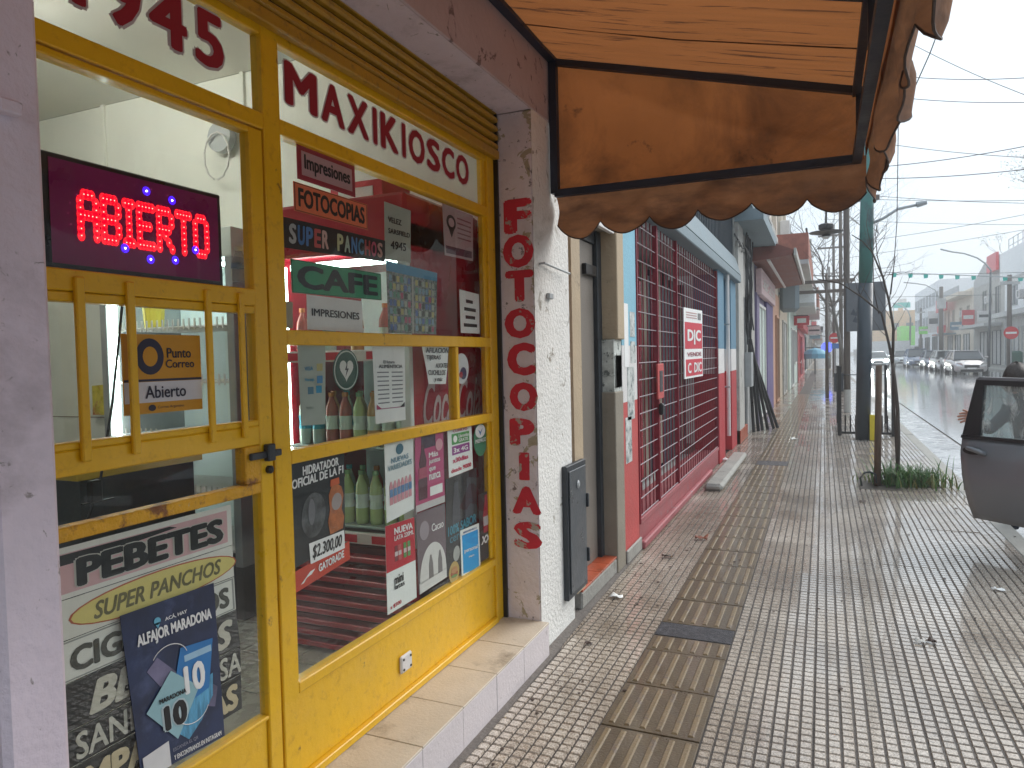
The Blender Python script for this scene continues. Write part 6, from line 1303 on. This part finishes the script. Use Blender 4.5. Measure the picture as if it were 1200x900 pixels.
# ================================================================== CARS
def car(label, name='parked_car', paint=(.3, .3, .32), lit=False, suv=0):
    """front faces -Y, origin on the ground under the middle"""
    t = thing(name, label, 'car', (0, 0, 0)); pm = mat('car_paint_%d' % len(bpy.data.materials), paint, .3, .2, .03, 2, coat=.7)
    st_ = [(-2.12, .60, .26, .56), (-2.02, .76, .20, .66), (-1.6, .84, .17, .80+suv*.06), (-1.0, .87, .17, .92+suv*.08), (-.4, .88, .17, .97+suv*.08), (.6, .88, .17, .98+suv*.08), (1.5, .87, .17, 1.0+suv*.08), (1.95, .80, .22, .98+suv*.06), (2.08, .66, .32, .80)]
    vs = []; fs = []; K = 10
    for (y, w, zb, zt) in st_:
        m_ = (zb+zt)/2; ring = [(-w*.86, zb), (-w*.99, zb+.12), (-w, m_+.06), (-w*.95, zt-.08), (-w*.80, zt), (w*.80, zt), (w*.95, zt-.08), (w, m_+.06), (w*.99, zb+.12), (w*.86, zb)]
        vs += [(x, y, z) for x, z in ring]
    for i in range(len(st_)-1):
        for k in range(K): fs.append((i*K+k, i*K+(k+1) % K, (i+1)*K+(k+1) % K, (i+1)*K+k))
    fs.append(tuple(range(K))); fs.append(tuple((len(st_)-1)*K+k for k in reversed(range(K))))
    b_ = fixn(MB().add(vs, fs).build('body', pm, t, smooth=True)); sm_ = b_.modifiers.new('s', 'SUBSURF'); sm_.levels = sm_.render_levels = 1
    h = 1.45+suv*.16; zb = .95+suv*.08
    g = [(-1.05, .70, zb), (-.35, .60, h-.04), (.9, .60, h-.03), (1.75, .66, zb)]
    gl = MB().add([(-.76, -1.08, zb-.04), (.76, -1.08, zb-.04), (.60, -.38, h-.05), (-.60, -.38, h-.05), (-.76, 1.80, zb), (.76, 1.80, zb), (.60, 1.15, h-.05), (-.60, 1.15, h-.05)], [(0, 1, 2, 3), (5, 4, 7, 6), (1, 5, 6, 2), (4, 0, 3, 7), (3, 2, 6, 7)]).build('windows', M['carglass'], t)
    rf_ = MB().box(-.60, .60, -.42, 1.18, h-.055, h, c=.03)
    for s in (-1, 1):
        rf_.tube([(s*.77, -1.10, zb-.04), (s*.61, -.38, h-.04)], .028, 5); rf_.tube([(s*.77, .35, zb-.02), (s*.61, .35, h-.04)], .035, 5); rf_.tube([(s*.77, 1.80, zb), (s*.61, 1.14, h-.04)], .045, 5)
    rf_.build('roof', pm, t)
    for s in (-1, 1):
        for y in (-1.35, 1.35):
            w_ = MB().lathe((s*.74, y, .31), [(.22, -.10*s), (.31, -.09*s), (.31, .12*s), (.22, .13*s)], 20, 'x').build('wheel', M['rubber'], t); MB().lathe((s*.74, y, .31), [(.20, .10*s), (.20, .135*s), (.06, .15*s)], 12, 'x').build('rim', M['chrome'], w_)
        hl = MB().add([(s*.42, -2.09, .58), (s*.72, -1.97, .60), (s*.77, -1.86, .74), (s*.48, -2.03, .72), (s*.42, -2.0, .58), (s*.72, -1.9, .60), (s*.77, -1.80, .74), (s*.48, -1.95, .72)], [(0, 1, 2, 3), (4, 7, 6, 5), (0, 4, 5, 1), (1, 5, 6, 2), (2, 6, 7, 3), (3, 7, 4, 0)])
        hl = hl.build('headlight', emat('lit_headlight', (.95, 1, .97), 300) if lit else M['chrome'], t)
        bx('mirror', pm, t, s*.90-.09, s*.90+.09, -.95, -.85, .98, 1.10, c=.03)
        bx('tail_light', M['redsign'], t, s*.70-.08, s*.70+.08, 2.0, 2.06, .70, .90)
    bx('grille', M['black'], t, -.36, .36, -2.13, -2.09, .46, .62); bx('bumper_intake', M['black'], t, -.55, .55, -2.14, -2.06, .24, .38); bx('number_plate', M['paper'], t, -.22, .22, -2.16, -2.141, .385, .47, c=0); bx('bonnet_seam', M['black'], t, -.70, .70, -1.07, -1.055, .925+suv*.08, .935+suv*.08, c=0)
    return t
def place(t, px, py, Yd, rz=0, x=None):
    P = ony(px, py, Yd); t.location = (P.x if x is None else x, Yd, -.11); t.rotation_euler = (0, 0, rz)
place(car('silver grey saloon parked nearest on the right kerb facing the camera', paint=(.52, .49, .48)), 1131, 420, 49, 0)
mb2 = car('light beige car parked behind the silver saloon', paint=(.55, .55, .52)); place(mb2, 1109, 420, 56)
place(car('dark blue grey car parked on the right beyond the motorbike gap', paint=(.10, .13, .18)), 1095.5, 418, 62)
place(car('dark blue tall car parked mid row on the right', paint=(.07, .11, .19), suv=1), 1074, 416, 68)
place(car('pale hatchback parked farthest in the right row', paint=(.55, .60, .60)), 1057, 416, 78)
place(car('white saloon with lit headlights driving towards the camera', 'oncoming_car', (.62, .65, .66), True), 1027.5, 416, 70)
van = thing('white_van', 'white box van crossing the far junction', 'van', (8.3, 120, 0)); P = ony(1047, 405, 118)
bx('cargo_box', M['whitewall'], van, P.x-2.8, P.x+2.0, 117, 119, .5, 2.7); bx('cab', M['whitewall'], van, P.x+2.01, P.x+3.4, 117.1, 118.9, .4, 2.0, c=.2); bx('windscreen', M['carglass'], van, P.x+2.6, P.x+3.3, 117.05, 117.09, 1.2, 1.8)
for x in (-1.8, 2.4): MB().lathe((P.x+x, 117, .35), [(.35, -.03), (.35, .2)], 14, 'y').build('wheel', M['rubber'], van)
mo = thing('motorbike', 'pale scooter parked between the cars on the right', 'motorbike', ony(1100, 425, 54)); P = ony(1101.5, 424, 53); P.z = -.08
for y in (-.6, .6): MB().lathe((P.x-.05, P.y+y, P.z+.28), [(.2, 0), (.28, .02), (.28, .08), (.2, .1)], 16, 'x').build('wheel', M['rubber'], mo)
MB().tube([(P.x, P.y+.5, P.z+.55), (P.x, P.y, P.z+.35), (P.x, P.y-.35, P.z+.4), (P.x, P.y-.5, P.z+.95)], [.16, .14, .10, .08], 8).build('body', M['whitewall'], mo, smooth=True); bx('seat', M['black'], mo, P.x-.13, P.x+.13, P.y+.1, P.y+.7, P.z+.68, P.z+.78, c=.03); MB().tube([(P.x-.32, P.y-.45, P.z+1.0), (P.x+.32, P.y-.45, P.z+1.0)], .02, 6).build('handlebar', M['black'], mo)
bx('windshield', M['carglass'], mo, P.x-.18, P.x+.18, P.y-.56, P.y-.54, P.z+1.0, P.z+1.35)

# ---- near car: only its opened door reaches into view
Pd = ony(1128, 510, 6.5); DD = Vector((.73, -.68, 0)).normalized(); DN = Vector((DD.y, -DD.x, 0)).normalized()   # DN towards the camera
if DN.y > 0: DN = -DN
def ondoor(px, py):
    r = ray(px, py); n_ = DN; t = (Pd-EYE).dot(n_)/r.dot(n_); p = EYE+r*t; return ((p-Pd).dot(DD), p.z)
def D3(u, z, e): return Pd+Vector((0, 0, -Pd.z))+DD*u+Vector((0, 0, z))+DN*e
near = car('dark grey hatchback standing half out of the frame with its door open', 'open_door_car', (.07, .07, .078)); 
hinge = D3(1.02, 0, 0)
ang = R_(-18)
near.rotation_euler = (0, 0, ang)
loc = Vector((1.02, .85, 0)); loc.rotate(Matrix.Rotation(ang, 3, 'Z')); near.location = (hinge.x+loc.x+.42, hinge.y+loc.y, -.11)
L_ = [ondoor(*c_) for c_ in ((1145, 445), (1150, 443.5), (1200, 449), (1200, 618), (1140, 607), (1136, 590), (1131, 560), (1128, 530), (1128, 510), (1133, 490), (1139, 465))]
zt_, zb_ = L_[0][1], L_[4][1]
belt = ondoor(1128, 512)[1]
def slope_top(u): a0_, a1_ = L_[1], L_[2]; return a0_[1]+(a1_[1]-a0_[1])*(u-a0_[0])/(a1_[0]-a0_[0])*.3
dr = thing('car_door', 'dark grey car door swung open over the kerb with a curved pull handle', 'car door', hinge)
paintd = mat('dark_grey_car_paint', (.19, .195, .21), .35, .25, .04, 2, coat=.5)
UH = 1.02
lower = [(L_[8][0], belt), (L_[7][0], L_[7][1]), (L_[6][0], L_[6][1]), (L_[5][0], L_[5][1]), (L_[4][0], L_[4][1]), (UH-.12, zb_+.02), (UH, zb_+.16), (UH, belt)]
# curved skin: rows bulge towards the camera
def skin():
    rows = 12; cols = 14; vs = []; fs = []
    def left(z):
        pts_ = sorted([(L_[4][1], L_[4][0]), (L_[5][1], L_[5][0]), (L_[6][1], L_[6][0]), (L_[7][1], L_[7][0]), (belt, L_[8][0])])
        for (za_, ua), (zb2, ub) in zip(pts_, pts_[1:]):
            if za_ <= z <= zb2: return ua+(ub-ua)*(z-za_)/(zb2-za_)
        return pts_[-1][1] if z > pts_[-1][0] else pts_[0][1]
    for i in range(rows+1):
        z = zb_+(belt-zb_)*i/rows
        for j in range(cols+1):
            u = left(z)+(UH-left(z))*j/cols; w = (z-zb_)/(belt-zb_)
            e = .05*math.sin(math.pi*min(1, w*.9+.05))+.012*math.exp(-((w-.80)/.05)**2)-.02*(1-w)**3; vs.append(D3(u, z, e*(1-.3*(j == 0))))
    for i in range(rows):
        for j in range(cols): k = i*(cols+1)+j; fs.append((k, k+1, k+cols+2, k+cols+1))
    n0 = len(vs); vs += [v-DN*.06 for v in vs]; fs += [tuple(reversed([i+n0 for i in f])) for f in fs[:]]
    per = [j for j in range(cols+1)]+[i*(cols+1)+cols for i in range(1, rows+1)]+[rows*(cols+1)+j for j in range(cols-1, -1, -1)]+[i*(cols+1) for i in range(rows-1, 0, -1)]
    for a, b_ in zip(per, per[1:]+per[:1]): fs.append((b_, a, a+n0, b_+n0))
    return fixn(MB().add(vs, fs).build('door_skin', paintd, dr, smooth=True))
sk = skin(); 
for p_ in sk.data.polygons: p_.use_smooth = len(p_.vertices) == 4
tL, bL = ondoor(1145, 446), (L_[8][0], belt)
wi0, wi1 = ondoor(1153, 449), ondoor(1148.5, 509)
def dpoly(name, pts_, m, e0, e1): return fixn(MB().prism(pts_, D3, e0, e1).build(name, m, dr))
topz = zt_; 
dpoly('window_frame', [bL, (wi1[0], belt), (wi0[0]+.004, topz-.04), (tL[0]+.0, topz)], M['black'], -.03, .012)
dpoly('window_frame', [(tL[0], topz), (wi0[0]+.004, topz-.04), (UH-.25, topz-.05), (UH-.22, topz-.01)], M['black'], -.03, .012)
dpoly('window_frame', [(UH-.25, topz-.05), (UH-.06, belt), (UH, belt), (UH-.22, topz-.01)], M['black'], -.03, .012)
dpoly('window_frame', [(tL[0]-.004, topz+.001), (UH-.22, topz-.009), (UH-.22, topz+.012), (tL[0]+.03, topz+.022)], paintd, -.035, .016)
dpoly('belt_trim', [(bL[0], belt-.004), (UH, belt-.004), (UH, belt+.022), (bL[0]+.006, belt+.022)], M['black'], -.02, .024)
dpoly('window_glass', [(wi1[0], belt+.023), (UH-.07, belt+.023), (UH-.26, topz-.052), (wi0[0]+.006, topz-.042)], M['doorglass'], -.010, -.006)
ha, hb_ = ondoor(1137, 525), ondoor(1159, 531)
MB().tube([D3(ha[0], ha[1], .04), D3(ha[0]+.03, ha[1]+.008, .075), D3((ha[0]+hb_[0])/2, ha[1]+.004, .085), D3(hb_[0]-.02, ha[1]-.012, .075), D3(hb_[0]+.01, ha[1]-.03, .05)], [.012, .016, .018, .020, .016], 10).build('handle', paintd, dr, smooth=True)
ell_ = [( (ha[0]+hb_[0])/2-.02+.075*math.cos(a*.4), ha[1]-.012+.03*math.sin(a*.4)) for a in range(16)]; dpoly('handle_recess', ell_, M['black'], .045, .0565)
dpoly('side_moulding', [(L_[6][0]+.1, zb_+.30), (UH, zb_+.30), (UH, zb_+.315), (L_[6][0]+.1, zb_+.315)], M['black'], .03, .044) if False else None

# ================================================================== PERSON BEHIND THE DOOR
def skinmesh(name, verts, edges, m, parent, sub=2, root=0):
    me = bpy.data.meshes.new(name); me.from_pydata([v[0] for v in verts], edges, []); o = link(name, me, parent); me.materials.append(m)
    md = o.modifiers.new('skin', 'SKIN'); md.use_smooth_shade = True
    if not me.skin_vertices: me.attributes
    lay = me.skin_vertices[0].data if me.skin_vertices else None
    for i, v in enumerate(verts):
        r = v[1]; rr = r if isinstance(r, tuple) else (r, r)
        lay[i].radius = rr; lay[i].use_root = (i == root)
    s = o.modifiers.new('sub', 'SUBSURF'); s.levels = s.render_levels = sub; return o
py_ = 7.1
def pp(px, py, y=py_): return ony(px, py, y)
head = pp(1190, 446); per = thing('person', 'person in dark clothes with dark hair bending behind the open car door, hand held out', 'person', (head.x+.1, py_+.2, -.11))
hx, hy, hz = head.x, head.y, head.z
neck = Vector((hx+.06, hy+.03, hz-.16)); chest = Vector((hx+.16, hy+.12, hz-.38)); pelvis = Vector((hx+.25, hy+.36, hz-.72)); kneeL = Vector((hx+.0, hy+.12, hz-.98)); kneeR = Vector((hx+.28, hy+.08, hz-.98)); zf = -.08
sl, sr = Vector((hx-.04, hy+.08, hz-.27)), Vector((hx+.36, hy+.12, hz-.27))
hand = pp(1137, 489, 6.75); elb = Vector((lerp(sl, hand, .52).x, 6.95, min(sl.z, hand.z)-.13))
hr = Vector((hx+.42, hy-.12, hz-.62)); er = Vector((hx+.44, hy+.12, hz-.55))
V = [(pelvis, .13), (lerp(pelvis, chest, .5), (.13, .11)), (chest, (.15, .12)), (neck, .052), (Vector((hx+.01, hy, hz-.07)), .05), (sl, .06), (elb, .042), (lerp(elb, hand, .85), .027), (sr, .06), (er, .042), (hr, .028),
     (pelvis+Vector((-.09, -.02, -.06)), .085), (kneeL, .058), (Vector((hx+.05, hy+.30, zf+.08)), .04), (Vector((hx+.03, hy+.12, zf+.03)), .035), (pelvis+Vector((.09, -.02, -.06)), .085), (kneeR, .058), (Vector((hx+.30, hy+.28, zf+.08)), .04), (Vector((hx+.30, hy+.10, zf+.03)), .035)]
E_ = [(0, 1), (1, 2), (2, 3), (3, 4), (2, 5), (5, 6), (6, 7), (2, 8), (8, 9), (9, 10), (0, 11), (11, 12), (12, 13), (13, 14), (0, 15), (15, 16), (16, 17), (17, 18)]
def mkbody():
    me = bpy.data.meshes.new('body'); me.from_pydata([v[0] for v in V], E_, []); o = link('body', me, per); me.materials.append(M['navycloth'])
    o.modifiers.new('skin', 'SKIN')
    return o
body = mkbody()
import bmesh
def setskin(o, rad, root=0, sub=2):
    me = o.data; bm = bmesh.new(); bm.from_mesh(me); lay = bm.verts.layers.skin.verify(); bm.verts.ensure_lookup_table()
    for i, r in enumerate(rad): bm.verts[i][lay].radius = r if isinstance(r, tuple) else (r, r); bm.verts[i][lay].use_root = (i == root)
    bm.to_mesh(me); bm.free(); o.modifiers[0].use_smooth_shade = True; s = o.modifiers.new('sub', 'SUBSURF'); s.levels = s.render_levels = sub
setskin(body, [v[1] for v in V])
def headm():
    b_ = MB(); n = 16; m_ = 14; vs = []; fs = []
    for i in range(m_+1):
        ph = math.pi*i/m_
        for k in range(n):
            th = 2*math.pi*k/n; x = .074*math.sin(ph)*math.cos(th); y = .092*math.sin(ph)*math.sin(th); z = .115*math.cos(ph)
            if z < -.02: y *= 1-.25*(-z/.115); x *= 1-.35*(-z/.115)**1.5
            if math.sin(th) > .6 and abs(z+.01) < .03: y += .018*(1-abs(z+.01)/.03)*(abs(math.cos(th)) < .35)      # nose
            vs.append((hx+x, hy+y, hz+z))
    for i in range(m_):
        for k in range(n): fs.append((i*n+k, i*n+(k+1) % n, (i+1)*n+(k+1) % n, (i+1)*n+k))
    o = fixn(MB().add(vs, fs).build('head', M['skin'], per, smooth=True))
    for s in (-1, 1):
        MB().lathe((hx+s*.028, hy+.083, hz+.012), [(.011, 0), (.006, .006)], 10, 'y').build('eye', M['whitepaint'], o); bx('ear', M['skin'], o, hx+s*.076-.008, hx+s*.076+.008, hy-.01, hy+.025, hz-.02, hz+.03, c=.007)
    bx('mouth', flat((.35, .08, .07)), o, hx-.022, hx+.022, hy+.070, hy+.080, hz-.060, hz-.052, c=.002)
headm()
hairb = MB(); rnd = random.Random(4); n = 18; vs = []; fs = []
for i in range(9):
    ph = math.pi*.74*i/8
    for k in range(n):
        th = 2*math.pi*k/n; r = 1.17+.06*math.sin(th*5+i)+rnd.uniform(-.07, .07); front = max(0, math.sin(th)); cut = 1 if ph < 1.15 or front < .5 else .82
        vs.append((hx+.080*r*cut*math.sin(ph)*math.cos(th), hy-.010+.10*r*cut*math.sin(ph)*math.sin(th), hz+.008+.122*r*math.cos(ph)))
for i in range(8):
    for k in range(n): fs.append((i*n+k, i*n+(k+1) % n, (i+1)*n+(k+1) % n, (i+1)*n+k))
hairb.add(vs, fs).build('hair', M['hair'], per, smooth=True)
bandp = [(hx+.100*math.cos(2*math.pi*k/20), hy-.012+.118*math.sin(2*math.pi*k/20), hz-.012+.012*math.sin(k*1.7)) for k in range(21)]; MB().tube(bandp, .010, 6).build('hair_band', flat((.45, .04, .06)), per)
# the hand held out past the door edge
wr = lerp(elb, hand, .80); hd = (hand-elb).normalized(); hd = Vector((-1, -.15, .03)).normalized(); up = Vector((0, 0, 1)); palm = hand
Vh = [(wr, .026), (lerp(wr, palm, .6), (.030, .022)), (palm, (.038, .018))]; Eh = [(0, 1), (1, 2)]
hm = bpy.data.meshes.new('hand'); vv = [v[0] for v in Vh]; ee = list(Eh); rads = [v[1] for v in Vh]
for i, (dz, L, dn) in enumerate(((.030, .068, .22), (.011, .080, .05), (-.009, .076, -.08), (-.028, .060, -.20))):
    b0 = palm+Vector((-.015, 0, dz)); d = (hd+up*dn*.55).normalized(); k0 = len(vv); vv += [b0, b0+d*L*.45, b0+d*L*.75+Vector((0, -.006, -.004)), b0+d*L+Vector((0, -.014, -.010))]; rads += [.0115, .0105, .0095, .0080]; ee += [(2, k0), (k0, k0+1), (k0+1, k0+2), (k0+2, k0+3)]
b0 = lerp(wr, palm, .7)+Vector((0, -.01, .02)); k0 = len(vv); vv += [b0+Vector((-.02, -.012, .025)), b0+Vector((-.045, -.02, .042)), b0+Vector((-.068, -.022, .050))]; rads += [.011, .010, .0075]; ee += [(1, k0), (k0, k0+1), (k0+1, k0+2)]
hm.from_pydata(vv, ee, []); ho = link('hand', hm, per); hm.materials.append(M['skin']); ho.modifiers.new('skin', 'SKIN'); setskin(ho, rads)

# ================================================================== LITTER
def scrap(label, px, py, m, s=.06, seed=0, kind='paper_scrap', cat='litter'):
    s *= .62
    rnd = random.Random(seed); P = onz(px, py, .0); n = 5; vs = []; fs = []
    for i in range(n+1):
        for j in range(4): vs.append((P.x+(i/n-.5)*s*1.6+rnd.gauss(0, s*.05), P.y+(j/3-.5)*s+rnd.gauss(0, s*.06), .004+abs(rnd.gauss(0, s*.22))))
    for i in range(n):
        for j in range(3): k = i*4+j; fs.append((k, k+4, k+5, k+1))
    o = MB().add(vs, fs).build(kind, m, smooth=True); md = o.modifiers.new('t', 'SOLIDIFY'); md.thickness = .0012; tag(o, label, cat)
leafm = mat('dead_brown_leaf', (.06, .035, .025), .5)
scrap('crumpled white scrap of paper on the wet pavement at the right', 1170, 692, M['paper'], .07, 1); scrap('dark dead leaf on the middle of the pavement', 1091, 752, leafm, .05, 2, 'dead_leaf'); scrap('small grey scrap beside the dark leaf', 1078, 753, M['stone'], .05, 8)
scrap('white paper scraps by the concrete threshold', 852, 540, M['paper'], .16, 3); scrap('crumpled wrapper near the red step', 722, 700, M['paper'], .08, 4); scrap('brown leaf in front of the tactile strip by the coral wall', 783, 653, leafm, .08, 5, 'dead_leaf')
scrap('rusty brown leaf at the tactile strip edge', 822, 632, mat('rust_brown_leaf', (.20, .06, .03), .5), .10, 6, 'dead_leaf'); scrap('brown leaf right of the tree pit', 1011, 588, leafm, .06, 7, 'dead_leaf'); scrap('white wrapper further along the strip', 931, 515, M['paper'], .12, 9); scrap('tiny dark crumb of litter on the cream step front', 690, 755, leafm, .04, 10, 'dead_leaf')
random.seed(99)
db_ = MB()
for k in range(220):
    x = random.choice([random.uniform(-1.25, 1.25), random.gauss(-1.1, .1), random.gauss(1.2, .15)]); y = random.uniform(2.2, 13); s = random.uniform(.004, .014)
    if x > 1.9 or x < -1.26: continue
    z = .0 if x < 1.28 else -.008; a = random.uniform(0, 6.28); db_.prism([(s*math.cos(a+i*1.05)*random.uniform(.5, 1.2), s*math.sin(a+i*1.05)*random.uniform(.5, 1.2)) for i in range(6)], lambda u, v, e: (x+u, y+v, z+e), 0, .002)
o = db_.build('fallen_debris', leafm, kind='stuff'); tag(o, 'specks of wet leaf litter scattered over the pavement', 'debris')

# ================================================================== AIR: pale rain haze
hz_ = MB().box(-60, 70, -60, 260, -1.3, 22).build('haze', None, kind='stuff'); tag(hz_, 'pale rainy haze filling the street', 'haze')
hm_ = bpy.data.materials.new('haze'); hm_.use_nodes = True; t_ = hm_.node_tree; t_.nodes.clear(); o1 = t_.nodes.new('ShaderNodeOutputMaterial'); pv = t_.nodes.new('ShaderNodeVolumePrincipled')
pv.inputs['Color'].default_value = (.99, .995, 1, 1); pv.inputs['Density'].default_value = .0042; pv.inputs['Anisotropy'].default_value = .3; t_.links.new(pv.outputs[0], o1.inputs['Volume']); hz_.data.materials.append(hm_)
